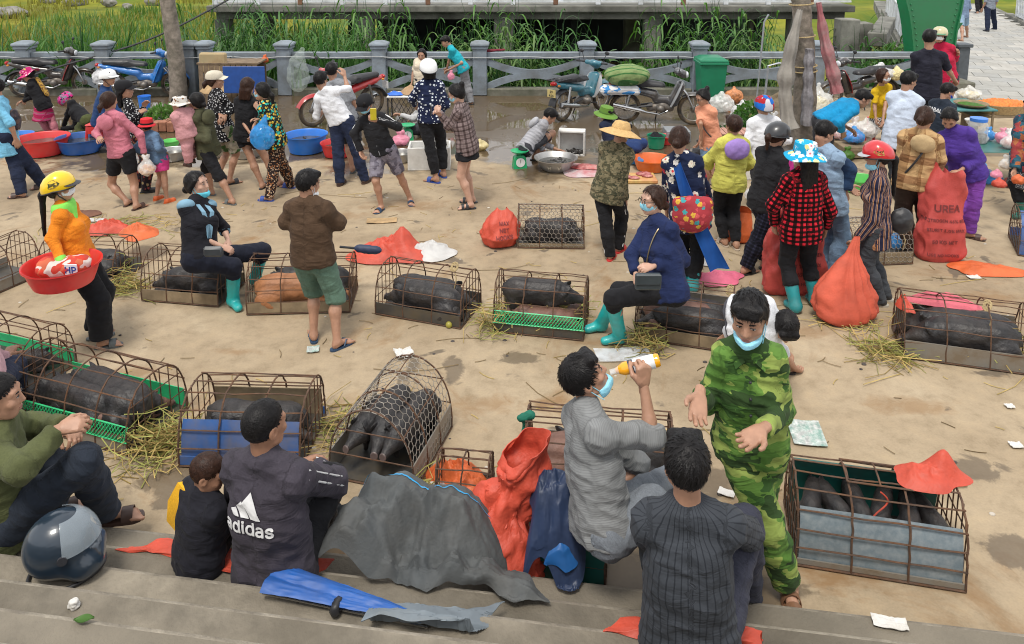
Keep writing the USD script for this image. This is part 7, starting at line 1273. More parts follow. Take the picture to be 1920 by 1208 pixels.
drape('tarpaulin','flat grey-blue corner of tarpaulin lying below the grey tarp','tarpaulin',M('tarp_light',(.13,.155,.175),r=.6,var=.2,vs=5),[(700,1178,.40),(880,1195,.40),(945,1130,.36),(740,1120,.36)],.022,7,n=50)
drape('red_sheet','red plastic sheet under the boy and the man with three bars','sheet',REDP,[(225,1030,.26),(560,1080,.26),(610,1045,.24),(300,1005,.24)],.03,5,n=50);drape('red_sheet','red plastic sheet under the man in pinstripes','sheet',REDP,[(1140,1185,.38),(1440,1212,.38),(1430,1165,.36),(1160,1150,.36)],.03,8,n=50);drape('red_sheet','small red sheet under the young man in olive','sheet',REDP,[(-20,1000,.26),(65,1010,.26),(70,985,.24),(0,980,.24)],.02,9,n=30)
RC_=drape('raincoat','dark navy and blue raincoat heaped beside the tall red sack','raincoat',NVYJ,[(985,1085,.15),(1085,1105,.12),(1125,985,.3),(1000,935,.42)],.13,12,ups=((1040,1000,.2,.34,.26),),n=70);drape('raincoat',None,None,BLUJ,[(1010,1100,.12),(1060,1105,.12),(1100,1040,.24),(1030,1030,.26)],.05,15,ups=((1055,1060,.15,.14,.16),),n=40,parent=RC_,pn='sleeve')
uc=thing('folded_umbrella','half-folded blue umbrella lying along the steps below the tarpaulin','umbrella',(0,0,0));UA,UB=G(492,1116,.385),G(790,1174,.385);ud=nrm(UB-UA);us=nrm(np.cross(V(0,0,1),ud))
part(uc,'canopy',sheet(lambda u,v:UA+u[:,None]*(UB-UA)+us*((v-.12)*(.17*(1-u)**.7+.02))[:,None]+V(0,0,1)*(.012+.022*(1-u)*np.abs(np.sin(v*PI*1.6+.7+1.5*u))+.02*np.sin(v*PI)+.012*ridged(np.stack([u*5,v*2,0*u],1),2.0,3))[:,None],40,50,.005),BLUC,smooth=50);part(uc,'shaft',tube([UA+V(0,0,.012),UB+ud*.03],.006,8),CHROME)
part(uc,'binding',bumpy(tube(arc(UA+(UB-UA)*.48+V(0,0,.012),.022,0,2*PI,18,us,V(0,0,1))[:-1],.02,7,closed=True),.012,40),RUB,smooth=True)
UA,UB=atY(637,463,G(680,545)[1]-.1),atY(716,470,G(680,545)[1]-.1);nu=thing('folded_umbrella','navy folded umbrella resting on the cage behind the green shorts','umbrella',(0,0,0));part(nu,'canopy',bumpy(tube([UA+(UB-UA)*t for t in np.linspace(.35,1,14)],[.012,.03,.038,.04,.04,.042,.04,.042,.04,.038,.04,.036,.03,.01],12),.007,30),M('umbrella_navy',(.018,.028,.065),r=.6,var=.3),smooth=True);part(nu,'handle',tube([UA,UA+(UB-UA)*.4],.012,8),RUB)
STRAW=M('straw_dry',(.36,.26,.085),r=.85,var=.35,vs=8);STRAWG=M('straw_green',(.24,.24,.06),r=.85,var=.35,vs=8)
def straw(label,c,rx,ry,n,h=.10,L=.3,rz=0.0,seed=1,m=None):
 r=np.random.default_rng(seed);t=[[],[]]
 for i in range(n):
  p=V(r.normal()*rx*.5,r.normal()*ry*.5,0);a=r.uniform(0,2*PI);d=V(math.cos(a),math.sin(a),0);l=L*r.uniform(.4,1.1);z=abs(r.normal())*h*math.exp(-(p[0]/rx)**2-(p[1]/ry)**2)+.006;k=r.uniform(-.06,.06);s_=V(-d[1],d[0],0);w=r.uniform(.0025,.0045)
  q=[p+d*l*x+s_*k*math.sin(PI*(x+.5))+V(0,0,max(z+h*.4*r.uniform(-1,1)*x,.005))for x in(-.5,0,.5)];t[i%2].append(tube(q,w,3,caps=False))
 T=thing('straw',label,'straw',c,rz,kind='stuff')
 part(T,'stalks',cat(t[0]),STRAW,smooth=False);part(T,'stalks',cat(t[1]),m or STRAWG,smooth=False)
for i,(lab,c,rx,ry,n,h,L)in enumerate([('straw spilling from the left of the green-netted cage',G(925,615),.22,.25,90,.12,.35),('straw inside the green-netted cage',inside('greennet',.6,.6),.4,.22,120,.16,.25),('straw tuft below the brown pig beside the teal boots',G(1205,650),.22,.14,90,.12,.28),('straw pile at the right end of the large green-netted cage',G(300,840),.30,.25,240,.10,.32),('straw pile between the first two cages of the row',G(235,545),.26,.2,150,.14,.25),('straw inside the long cage by the right edge',inside('righttop',.8,.5),.28,.22,120,.12,.25),('straw at the left end of the long right cage',G(1668,665),.25,.25,90,.07,.45),('straw trodden on the plaza behind the orange blouse',G(235,425),.8,.35,120,.02,.3),('straw bits by the netted cage near the pale sheet',G(800,930),.2,.15,60,.05,.25),('straw around the cage with the blue panel',G(640,800),.25,.3,70,.04,.4),('straw at the feet of the cloth sack',G(1590,612),.35,.12,40,.03,.25)]):straw(lab,c,rx,ry,n,h,L,seed=20+i)
r_=np.random.default_rng(5);loose=[]
for i in range(420):
 p=V(r_.uniform(-5,5),r_.uniform(4.0,10.5),.006);a=r_.uniform(0,6.28)if i%3 else r_.normal()*.4;l=r_.uniform(.04,.16)if i%6 else r_.uniform(.25,.7);d=V(math.cos(a),math.sin(a),0);s_=V(-d[1],d[0],0);k=r_.uniform(-.05,.05)*l*2;loose.append(tube([p+d*l*x+s_*k*(1-4*x*x)for x in(-.5,-.17,.17,.5)],.0032,3,caps=False))
lt=thing('loose_straw','single straw stalks scattered over the plaza','straw',kind='stuff');part(lt,'stalks',cat(loose[:210]),STRAW,smooth=False);part(lt,'stalks',cat(loose[210:]),M('straw_dark',(.16,.11,.05),r=.9),smooth=False)
peb=thing('grit','small stones and dark grit on the plaza','grit',kind='stuff');pm_=[]
for i in range(260):
 p=V(r_.uniform(-6,6),r_.uniform(3.7,12.5),0);b=trimesh.creation.icosphere(1,r_.uniform(.006,.018));b.vertices=b.vertices*V(1.2,1,.6)+p;pm_.append(b)
part(peb,'stones',cat(pm_[:130]),M('grit_dark',(.06,.05,.045),r=.9));part(peb,'stones',cat(pm_[130:]),M('grit_pale',(.42,.38,.32),r=.9))
def paper(label,px,py,w,d,m,seed,rz=0.0,z=0.0,amp=.012,name='litter_paper',cat_='litter'):
 mm=sheet(lambda u,v:np.stack([(u-.5)*w,(v-.5)*d+.1*w*(u-.5)**2,.008+amp*ridged(np.stack([u*3,v*3,u*0],1),1.3,seed)+.5*amp*np.abs(u-.5)],1),14,14,.003);mm.apply_transform(trimesh.transformations.rotation_matrix(rz,(0,0,1)));solo(name,mm,m,label,cat_,G(px,py,z),smooth=40)
paper('white plastic sheet lying right of the camouflage man',1512,815,.22,.28,PAPB,3,-.15);paper('clear plastic film on the ground below the teal boots',1168,668,.45,.2,film('film_clear',(.7,.72,.74),.45),5,.1);paper('white paper scrap right of the flip-flops',757,668,.14,.13,PAPER,7,.4,amp=.04);paper('printed wrapper between the feet of the green shorts man',587,658,.10,.09,PAPB,8,.2);paper('white paper on the right of the steps',1668,1172,.16,.07,PAPER,9,-.2,on_step(1668,1172));paper('scrap of paper near the right edge',1905,838,.08,.06,PAPER,11);paper('small white scrap by the long right cage',1826,522,.12,.08,PAPER,12);paper('brown cardboard flat on the plaza in front of the phone man',716,416,.36,.16,M('cardboard',(.36,.24,.12),r=.9,var=.25),13,.1);paper('tiny white scrap above the piglets',1893,765,.06,.05,PAPER,14);paper('pale plastic scrap behind the basin carrier',178,415,.2,.1,WHTP,15);paper('white scrap in the long right cage',1880,600,.16,.1,PAPER,16);paper('crushed cup scrap by the knee of the camouflage man',1362,928,.10,.06,PAPER,17,-.5)
solo('crumpled_paper',bumpy(trimesh.creation.icosphere(3,.026),.018,38,3),PAPER,'crumpled white paper ball on the lowest tread at left','litter',G(140,1139,on_step(140,1139))+V(0,0,.018));solo('leaf',sheet(lambda u,v:np.stack([(u-.5)*.085,(v-.5)*.042*np.sin(PI*np.clip(u,.02,.98)),.012+.012*np.abs(v-.5)+.01*u],1),10,7,.002),GR[0],'fresh green leaf on the lowest tread at left','leaf',G(158,1168,on_step(158,1168)),smooth=True)
solo('fruit',trimesh.creation.icosphere(2,.03),M('lime_skin',(.28,.25,.04),r=.45),'small yellow-green fruit in front of the middle cage','fruit',G(842,615)+V(0,0,.03),smooth=True)
hm=thing('full_face_helmet','dark blue-black full face helmet with a clear visor on the steps','helmet',G(120,1072,on_step(120,1072)),-1.15);HD=M('helmet_dark',(.012,.022,.035),r=.28,var=.15,coat=.5)
F=Field().ell(V(0,0,.155),np.eye(3),V(.145,.165,.158)).cone(V(-.10,.09,.07),V(.10,.09,.07),.055,.055,.06).cone(V(-.07,.14,.075),V(.07,.14,.075),.045,.045,.05);F.ell(V(0,.17,.19),np.eye(3),V(.12,.10,.055),.02,sub=True);F.ell(V(0,0,.0),np.eye(3),V(.105,.12,.12),.02,sub=True)
part(hm,'shell',F.mesh(.009,[(V(0,0,.004),V(0,0,-1))]),HD,smooth=True);part(hm,'visor',sheet(lambda u,v:np.stack([.153*np.sin((u-.5)*2.9)*np.cos(.12+v),.174*np.cos((u-.5)*2.9)*np.cos(.12+v),.155+.168*np.sin(.12+v)],1),24,14,.003),film('visor_clear',(.35,.40,.43),.2,.05,0.0),smooth=True);part(hm,'lining',Field().ell(V(0,.02,.15),np.eye(3),V(.118,.12,.1)).mesh(.012),RUB,smooth=True)
for e in(-1,1):part(hm,'pivot',frame_mesh(trimesh.creation.cylinder(.022,.012,sections=16),V(e*.148,.02,.17),np.stack([V(0,1,0),V(0,0,1),V(1,0,0)],1)),CHAR)
part(hm,'rim',tube([(.135*math.cos(a),.15*math.sin(a)+.03*max(math.sin(a),0),.012)for a in np.linspace(0,2*PI,33)[:-1]],.009,6,closed=True),RUB,smooth=True)
GT=M('green_tie',(.005,.12,.075),r=.8);solo('green_tie',bumpy(Field().cone(V(-.03,0,0),V(.03,0,.02),.025,.03,.02).cone(V(0,0,0),V(-.02,0,-.09),.014,.008,.02).mesh(.007),.006,50),GT,'green cloth tied to the left end of the cage behind the drinker','tie',inside('drinkback',.0,.35,.42),smooth=True);solo('green_tie',tube([inside('shorts',.86,.15,.44)+V(.01*math.sin(9*t),-.03,-.25*t)for t in np.linspace(0,1,10)],[.025,.02,.012,.012,.011,.012,.011,.01,.01,.006],6),GT,'green strip hanging down the cage behind the green shorts','tie',smooth=True)
ROPE=M('straw_rope',(.38,.29,.15),r=.9,var=.3,vs=30);
for lab,p in(('pale rope knotted on the long cage at the right edge',inside('righttop',.66,.36,.46)),('rope coil tied to the cage right of the teal boots',inside('navy',.95,.6,.42)),('rope tied round the right end of the netted cage by the striped girl',inside('stripe',.98,.4,.3)),('dry rope knotted on the middle cage',inside('middle',.78,.6,.43))):solo('rope',cat([tube(arc(p,.018+.006*i,i,i+5.5,12,(1,0,.3),(0,.5,1)),.006,5)for i in range(4)]+[tube([p,p+V(.02,-.04,-.1),p+V(.0,-.05,-.2)],.006,5)]),ROPE,lab,'rope',smooth=True)
FOAM=M('styrofoam',(.62,.61,.58),r=.7,var=.08,vs=12,dirt=(.3,.27,.22),ds=4,da=.35)
def foam_box(label,px,py,w,d,h,rz,tip=False,fishy=0):
 T=thing('foam_box',label,'box',G(px,py),rz);t=.03
 if tip:ws=[box(0,d/2-t/2,h/2,w,t,h,.008),box(0,0,t/2,w-.004,d-t,t,.006),box(0,0,h-t/2,w-.004,d-t,t,.006),box(-w/2+t/2,-.002,h/2,t,d-t,h-2*t,.006),box(w/2-t/2,-.002,h/2,t,d-t,h-2*t,.006)]
 else:ws=[box(0,0,t/2,w,d,t,.008)]+[box(0,e*(d/2-t/2),h/2+.01,w,t,h-.02,.008)for e in(-1,1)]+[box(e*(w/2-t/2),0,h/2+.01,t,d-2*t-.004,h-.02,.008)for e in(-1,1)]
 for q,m in zip(('wall',)*6,ws):part(T,'wall',m,FOAM)
 for i in range(fishy):
  p=V(rng.uniform(-w*.36,w*.36),rng.uniform(-d*.42,d*.2),t+.02+.03*rng.random());th=rng.uniform(0,6.28);L=rng.uniform(.1,.16);dd=V(math.cos(th),math.sin(th),0);part(T,'fish',tube([p+dd*L*x for x in np.linspace(-.5,.5,5)],[.006,.02,.022,.012,.014],6),FISH,smooth=True)
foam_box('foam box lying open on its side with dark fish spilling out',1072,290,.42,.22,.40,-.15,True,14);foam_box('large dirty white foam box behind the dotted blouse',806,312,.62,.42,.34,.05);foam_box('white foam box under the peach T-shirt woman',1405,330,.5,.35,.2,.2)
def scale(label,px,py):
 T=thing('market_scale',label,'scale',G(px,py),.2);g=M('scale_green',(.01,.30,.11),r=.4);part(T,'housing',trimesh.convex.convex_hull(np.array([(x*a,y*b,z)for z,a,b in((0,.10,.08),(.16,.085,.06),(.19,.05,.05))for x in(-1,1)for y in(-1,1)])),g);part(T,'pan',lathe([(0,.235),(.11,.235),(.135,.26),(.13,.26),(.105,.242),(0,.24)],24),g,smooth=40);part(T,'stem',tube([(0,0,.18),(0,0,.24)],.025,8),g);part(T,'dial',frame_mesh(trimesh.creation.cylinder(.068,.012,sections=24),V(0,-.078,.095),np.stack([V(1,0,0),V(0,0,1),V(0,-1,0)],1)),M('dial_white',(.65,.66,.64),r=.4));part(T,'needle',box(.0,-.087,.115,.006,.004,.05),RUB)
scale('green dial scale left of the large basin of fish',974,314);scale('green dial scale on the red tub behind the phone man',764,262)
MEAT=M('raw_meat',(.30,.03,.028),r=.4,var=.5,vs=12,dirt=(.5,.3,.27),ds=9,da=.7);heap('meat_sheet','white plastic sheet stained red with cut meat by the straw hat man','sheet',M('bloody_sheet',(.5,.42,.42),r=.4,var=.1,dirt=(.4,.05,.06),ds=5,da=.85),G(1092,322),.42,.3,.03,seed=4,fold=.6);heap('meat','cut red meat lying on the white sheet','meat',MEAT,G(1098,318),.2,.16,.05,seed=8,z=.03)
solo('meat_board',box(0,0,.03,.5,.36,.05,.01),M('board_yellow',(.5,.36,.12),r=.6,dirt=(.4,.06,.04),ds=6,da=.6),'yellow board with meat cuts right of the straw hat man','board',G(1196,338));
for i in range(5):solo('meat',bumpy(Field().ell(V(0,0,0),np.eye(3),V(.08,.06,.025)).mesh(.011),.015,20,i),MEAT,'meat cut lying among others on the yellow board','meat',G(1196,338)+V(rng.uniform(-.17,.17),rng.uniform(-.12,.12),.07),smooth=True,group='meat cuts on the board')
BAGB=film('bag_blue',(.03,.25,.6),.7,.2);BAGW=film('bag_white',(.7,.7,.7),.6,.2);BAGP=film('bag_pink',(.7,.25,.35),.7,.25);BAGC=film('bag_clear',(.75,.75,.72),.45,.12)
def bag(label,c,w,h,m,seed=1,fill=None,cat_='bag',tied=True,name='plastic_bag'):
 F=Field().ell(V(0,0,h*.36),np.eye(3),V(w*.5,w*.42,h*.36));F.cone(V(0,0,h*.6),V(0,0,h*.85),w*.22,w*.08,.06)
 if tied:F.cone(V(0,0,h*.86),V(w*.12,0,h),w*.08,w*.12,.02);F.cone(V(0,0,h*.86),V(-w*.14,0,h*.98),w*.08,w*.1,.02)
 T=thing(name,label,cat_,c);part(T,'bag_skin',slim(bumpy(bumpy(F.mesh(max(w/22,.009)),w*.09,7/max(w,.15)**.5,seed),w*.04,22,seed),w*.006),m,smooth=True)
 if fill:part(T,'contents',bumpy(Field().ell(V(0,0,h*.30),np.eye(3),V(w*.42,w*.35,h*.27)).mesh(max(w/20,.01)),w*.07,26,seed),fill,smooth=True)
ORNG=dots('oranges',(.45,.14,.01),(.65,.30,.03),30,.45);bag('clear bag of orange fruit carried beside the child',atY(276,330,G(276,385)[1]-.1),.22,.26,BAGC,3,ORNG)
cbag=c_=solo('plastic_bag',bumpy(Field().ell(V(0,0,-.16),np.eye(3),V(.16,.12,.17)).cone(V(0,0,-.05),V(.05,0,.12),.08,.02,.06).mesh(.012),.02,12,3),BAGB,'bright blue plastic bag held by the woman in leopard trousers','bag',atY(491,235,G(520,365)[1]-.18),smooth=True);bag('blue bag on the wet ground right of the straw hat',G(1188,308),.3,.2,BAGB,4,tied=False);bag('pale blue bag hanging at the netted cage behind the striped girl',G(1684,468),.26,.24,BAGB,5);bag('pink bag in the hands of the man in turquoise',atY(846,150,G(878,194)[1]-.25),.14,.18,BAGP,6);bag('crumpled yellow and white bag right of the plaid jacket',G(900,282),.28,.2,M('bag_cream',(.6,.5,.25),r=.4,trans=.2),7,tied=False);bag('pink and blue bags piled beside the scale',G(752,272),.3,.22,BAGP,8)
for i,(px,py,w,m,lab)in enumerate([(1352,190,.5,BAGC,'clear rubbish bag full of wrappers below the green bin'),(1392,205,.45,BAGW,'white rubbish bag right of the wrapper bag'),(1375,172,.4,M('orange_wrappers',(.5,.2,.08),r=.5,var=.5,vs=12),'orange wrappers heaped on the rubbish bags'),(1418,212,.36,film('bag_yellow',(.6,.55,.2),.6,.2),'yellowish rubbish bag beside the bamboo sticks')]):bag(lab,G(px,py+20),w,w*.9,m,30+i,tied=False)
wb=thing('wheelie_bin','green wheelie bin standing against the fence','bin',G(1328,186)+V(0,-.1,0));GB=M('bin_green',(.006,.16,.075),r=.45,var=.12,vs=4);part(wb,'bin_body',trimesh.convex.convex_hull(np.array([(x*a,y*b,z)for z,a,b in((.05,.22,.22),(.80,.27,.27))for x in(-1,1)for y in(-1,1)])),GB);part(wb,'bin_rim',box(0,0,.81,.60,.60,.06,.012),GB);part(wb,'lid',trimesh.convex.convex_hull(np.array([(x*a,y*b,z)for z,a,b in((.845,.29,.30),(.88,.28,.29),(.93,.18,.2))for x in(-1,1)for y in(-1,1)])),GB);part(wb,'handle',tube([(-.2,.31,.86),(-.2,.36,.86),(.2,.36,.86),(.2,.31,.86)],.015,6),GB)
for e in(-1,1):part(wb,'wheel',frame_mesh(trimesh.creation.cylinder(.09,.05,sections=18),V(e*.24,.2,.09),np.stack([V(0,1,0),V(0,0,1),V(1,0,0)],1)),RUB)
SG=bands('sack_green_stripes','x',.5,[(0,(.20,.26,.11))]);sg_=solo('load_sack',bumpy(Field().ell(V(0,0,.19),np.eye(3),V(.42,.26,.20)).mesh(.016),.03,7,2),plaid('green_striped_sack',(.20,.27,.11),(.25,.55,.4),(1,1,1),.14,.25),'bulging green striped sack strapped on the dark grey motorbike','sack',atY(1175,160,G(1175,232)[1]),smooth=True,uv=None);UsdGeom.PrimvarsAPI(sg_).CreatePrimvar('st',usdkit._T.TexCoord2fArray,'vertex').Set(Vt.Vec2fArray.FromNumpy(np.array([(p[1]*1.0+p[2],p[0]*9)for p in UsdGeom.Mesh(sg_).GetPointsAttr().Get()],np.float32)))
solo('load_sack',bumpy(box(0,0,.1,.72,.34,.18,.06).subdivide().subdivide().subdivide(),.03,6,3),camo('white_blue_sack',[(.58,.58,.58),(.62,.62,.62),(.05,.22,.5),(.6,.6,.6)],5,(1,1,2.5)),'white and blue feed sack under the green striped one','sack',atY(1162,172,G(1175,232)[1])+V(0,0,-.06),smooth=50);bag('white sacks piled on the dark scooter',atY(1648,152,G(1650,200)[1]),.62,.42,BAGW,9,tied=False);bag('bag of pale puffed snacks on the dark scooter seat',atY(1680,150,G(1650,200)[1]-.1),.34,.3,M('puffed_snack',(.58,.50,.26),r=.8,var=.35,vs=40,bump=.8,bs=60),10,tied=False);bag('white bags on the rear of the blue motorbike',atY(200,160,G(222,186)[1]),.55,.5,BAGW,12,tied=False)
bag('tall bag of yellow puffed snacks behind the wrapped tree',G(1532,225),.55,.78,BAGC,13,M('puffed_snack',0),tied=False);bag('bag of yellow puffed snacks on the teal table by the path',atY(1815,188,G(1800,240)[1]),.42,.3,BAGC,14,M('puffed_snack',0),tied=False)
CRT=M('crate_wood',(.17,.12,.075),r=.9,var=.35,vs=7);cr=thing('wooden_crate','dark slatted wooden crate by the fence right of the tree trunk','crate',G(440,188))
for i in range(11):part(cr,'slat',box(-.55+i*.11,-.28,.40,.095,.02,.80),CRT)
part(cr,'top_board',box(0,0,.82,1.25,.6,.03),CRT);part(cr,'back_board',box(0,.28,.40,1.2,.02,.8),CRT);solo('foam_slab',bumpy(box(0,0,0,.55,.12,.42,.03).subdivide().subdivide().subdivide(),.015,6),M('foam_rusty',(.42,.34,.19),r=.85,var=.35,vs=4,dirt=(.2,.1,.04),ds=4,da=.7),'stained yellow foam slab leaning on the fence beside the trunk','slab',atY(400,118,15.6));solo('blue_board',box(0,0,0,.80,.03,.52,.008),M('board_blue',(.012,.06,.25),r=.55,var=.15),'tilted dark blue board behind the polka-dot blouse','board',atY(458,150,14.6));heap('cardboard_heap','torn brown cardboard heaped before the wooden crate','cardboard',M('cardboard',0),G(415,200)+V(0,0,.3),.4,.25,.3,seed=6)
solo('net_bag',bumpy(Field().ell(V(0,0,.3),np.eye(3),V(.24,.16,.36)).cone(V(0,0,.6),V(.12,0,.85),.16,.05,.08).mesh(.016),.03,9,3),film('net_pale',(.4,.45,.4),.16,.5,.1),'pale see-through net bag hanging on the fence behind the red motorbike','bag',atY(560,168,16.1),smooth=True);nt=thing('net_pen','low netted pen with a tray of goods on top behind the phone man','pen',G(765,225));part(nt,'tray',box(0,0,.48,.7,.5,.03,.01),FOAM)
for e in(-1,1):
 for g_ in(-1,1):part(nt,'leg',tube([(e*.33,g_*.23,0),(e*.33,g_*.23,.47)],.015,6),RUB)
part(nt,'netting',cat([tube([(-.33+.083*i,-.24,.47),(-.33+.083*(i+s_*3),-.24,.02)],.005,4)for i in range(0,9)for s_ in(-1,1)if 0<=i+s_*3<=8]),RUB,kind='stuff');heap('grain_heap','cone of brown grain on the netted pen','grain',M('grain',(.34,.22,.12),r=.9,var=.2,vs=60),G(765,225)+V(.06,0,.5),.22,.2,.24,seed=3,fold=.1,irr=.05);heap('blue_cloth','bright blue bag beside the grain cone','cloth',M('cloth_blue2',(.02,.12,.5),r=.5),G(765,225)+V(-.22,-.1,.5),.16,.12,.08,seed=4)
bush('vegetable_bed','bright green herbs growing in the brick planter behind the child',G(320,232),.55,.35,.3,700,.10,[GR[0],GR[2]],8);bush('vegetable_heap','green leafy vegetables piled beside the blue helmet',G(1405,235),.3,.25,.38,420,.11,[GR[0],GR[1]],9);bush('vegetable_heap','dark green leafy vegetables on the crates left of the green bin heap',G(1385,262),.3,.2,.25,300,.1,[GR[1],GR[3]],10);BRK=M('planter_brick',(.30,.13,.075),r=.9,var=.3,vs=9);pl=thing('brick_planter','low brick edging of the herb bed behind the child','planter',G(325,246))
for i in range(9):part(pl,'brick',box(-.55+i*.135,0,.09+.01*(i%2),.12,.2,.17,.008),BRK)
ck_=thing('chopping_crate','low crate with a slatted pink-brown top by the vegetables','crate',G(1375,275));part(ck_,'crate_body',box(0,0,.12,.5,.4,.24),WOODB)
for i in range(6):part(ck_,'slat',box(-.21+i*.084,0,.255,.07,.42,.02),M('slat_pink',(.38,.20,.15),r=.8))
bs=thing('bamboo_sticks','bundle of thin bamboo sticks leaning near the fence','bundle',G(1435,205))
for i in range(9):part(bs,'stick',tube([(-.4+.05*i,0,.05),(.45+.03*i,.1,.35+.04*i)],.012,5),WOODB)
def stool(label,px,py,m,h=.30):
 T=thing('plastic_stool',label,'stool',G(px,py));part(T,'stool_top',box(0,0,h,.30,.30,.03,.012),m)
 for e in(-1,1):
  for g_ in(-1,1):part(T,'stool_leg',tube([(e*.12,g_*.12,h-.01),(e*.15,g_*.15,0)],.022,6),m)
  part(T,'stool_skirt',box(0,e*.135,h-.08,.25,.012,.12),m);part(T,'stool_skirt',box(e*.135,0,h-.08,.012,.25,.12),m)
stool('red plastic stool under the person in the white helmet',188,272,BL['red'],.36);stool('red plastic stool beside the woman in the yellow T-shirt',1646,268,BL['red'],.40);basin('red plastic basket behind the green bucket',1248,270,.3,.14,BL['red'],water=False,name='basket');bag('dark shopping bag on the ground under the peach T-shirt',G(1312,300),.26,.3,RUB,15);bag('white bag of wares in front of the bent man in bright blue',G(1600,258),.36,.34,BAGW,16,PNKC);bag('pink and blue bag heap under the hands of the bent man',G(1605,285),.34,.22,BAGP,17,tied=False)
wt=thing('wrapped_tree','rough tree trunk at the right with ropes wound round it','tree',G(1502,268));tp=atY(1508,-60,G(1502,268)[1])-G(1502,268);part(wt,'trunk',bumpy(tube([tp*t+V(.05*math.sin(5*t),0,0)for t in np.linspace(-.02,1,20)],np.linspace(.20,.13,20),14),.03,5,4),BARK,smooth=60);part(wt,'limb',tube([tp*.75,tp*.9+V(-.35,0,.1),tp*1.05+V(-.75,0,.3)],[.07,.06,.05],8),BARK)
for z in(.42,.45,.62,.80):part(wt,'rope',tube(arc(tp*z+V(.05*math.sin(5*z),0,0),.185,0,2*PI,22,(1,0,.08),(0,1,0))[:-1],.012,5,closed=True),ROPE)
def awning(label,pts,w,m,seed):
 Q=[atY(px,py,G(1502,268)[1]+dy)for px,py,dy in pts];t=np.linspace(0,1,30);P=np.stack([np.interp(t,np.linspace(0,1,len(Q)),[q[k]for q in Q])for k in range(3)],1);rr=np.interp(t,np.linspace(0,1,len(w)),w);mm=tube(P,rr,18);n=len(P);v=np.asarray(mm.vertices).copy();c=np.repeat(P,18,0);a=np.tile(np.arange(18),n)*2*PI/18;k=1+.28*np.sin(6*a+2*np.repeat(t,18)*3+seed)+.15*(np.repeat(np.sin(t*25+seed),18));solo('furled_awning',trimesh.Trimesh(c+(v-c)*k[:,None],mm.faces,process=False),m,label,'awning',smooth=60)
awning('grey-beige furled awning hanging left of the wrapped tree',[(1500,18,-.3),(1485,80,-.35),(1474,140,-.35),(1472,180,-.35),(1478,240,-.4)],[.03,.07,.09,.11,.08,.14],M('awning_grey',(.27,.25,.22),r=.9,var=.2,vs=5,bump=.3,bs=30),1);awning('faded red furled awning leaning right of the wrapped tree',[(1535,5,-.2),(1545,70,-.2),(1560,130,-.25),(1570,175,-.3)],[.03,.06,.085,.095,.07],M('awning_red',(.30,.10,.11),r=.85,var=.3,vs=6,dirt=(.35,.28,.26),ds=5,da=.5),2);awning('mottled grey cloth roll tied to the front of the wrapped tree',[(1518,92,-.3),(1515,150,-.3),(1512,235,-.32)],[.06,.07,.075],M('awning_mottled',(.2,.19,.2),r=.9,var=.4,vs=10),3)
mr=thing('metal_barrier','thin grey metal barrier rail left of the wrapped tree','barrier',G(1455,215));part(mr,'rail',tube([(-.25,0,0),(-.2,0,.95),(.0,0,1.0),(.22,0,.97),(.25,0,0)],.022,8),M('rail_grey',(.3,.32,.34),r=.4,metal=.5));part(mr,'pole',tube([(-.30,.3,0),(-.22,.3,1.75),(-.14,.3,1.9)],.018,6),M('rail_grey',0))
ty_=G(1862,345);tb2=thing('stall_table','green-topped folding table of the snack stall at the right','table',ty_);part(tb2,'table_top',box(.25,0,.55,1.35,.75,.03,.008),M('table_green',(.035,.13,.11),r=.35,var=.15));part(tb2,'table_edge',box(.25,-.378,.53,1.35,.012,.05),CHROME)
for e in(-.38,.88):
 for g_ in(-.33,.33):part(tb2,'table_leg',tube([(e,g_,0),(e,g_,.535)],.014,6),CHROME)
tz=ty_+V(0,0,.57);jr=thing('snack_jar','big clear plastic jar with a blue lid on the stall table','jar',tz+V(-.22,.1,0));part(jr,'jar_wall',lathe([(0,.0),(.11,.0),(.125,.02),(.125,.26),(.10,.30),(.10,.32)],26),film('jar_clear',(.6,.62,.62),.35,.08),smooth=45);part(jr,'contents',lathe([(0,.01),(.108,.012),(.112,.12),(0,.125)],22),M('jar_fill',(.10,.07,.05),r=.7,var=.5,vs=50));part(jr,'lid',lathe([(.11,.30),(.112,.345),(0,.35)],26),BL['bright'],smooth=40)
j2=thing('spice_jar','small jar of brown sauce with a green lid on the stall table','jar',tz+V(.22,-.24,0));part(j2,'jar_wall',lathe([(0,0),(.05,0),(.052,.09),(.045,.10)],18),M('sauce',(.22,.07,.02),r=.2),smooth=40);part(j2,'lid',lathe([(.05,.10),(.05,.125),(0,.128)],18),BL['teal'],smooth=40)
for i,(dx,dy,w,m,lab)in enumerate([(.02,-.22,.22,BAGC,'clear bag of pink powder at the front of the stall table'),(.10,.05,.2,BAGP,'pink packet in the middle of the stall table'),(.22,.10,.18,BAGW,'white packets standing behind the pink packet'),(.38,.02,.2,BAGW,'white wrapped rolls at the right of the stall table'),(.46,-.18,.2,BAGC,'clear bag at the right front of the stall table'),(.0,.2,.18,BAGB,'pale blue packet beside the big jar'),(.55,.2,.24,BAGC,'clear bag of tan crackers at the back right of the table')]):bag(lab,tz+V(dx,dy,0),w,w*1.0,m,40+i,M('powder_pink',(.45,.22,.2),r=.8)if i in(0,6)else None)
for i in range(4):solo('paper_roll',frame_mesh(lathe([(0,0),(.035,0),(.035,.2),(0,.2)],14),V(0,0,0),np.stack([V(0,1,0),V(.3,0,.95),V(.95,0,-.3)],1)),M('roll_white',(.66,.66,.66),r=.6),'white paper rolls leaning in a row on the stall table','roll',tz+V(.12+i*.11,.26,.07),group='paper rolls on the stall table')
bag('blue net bag lying under the stall table',ty_+V(-.05,.1,0),.45,.2,BAGB,60,tied=False)
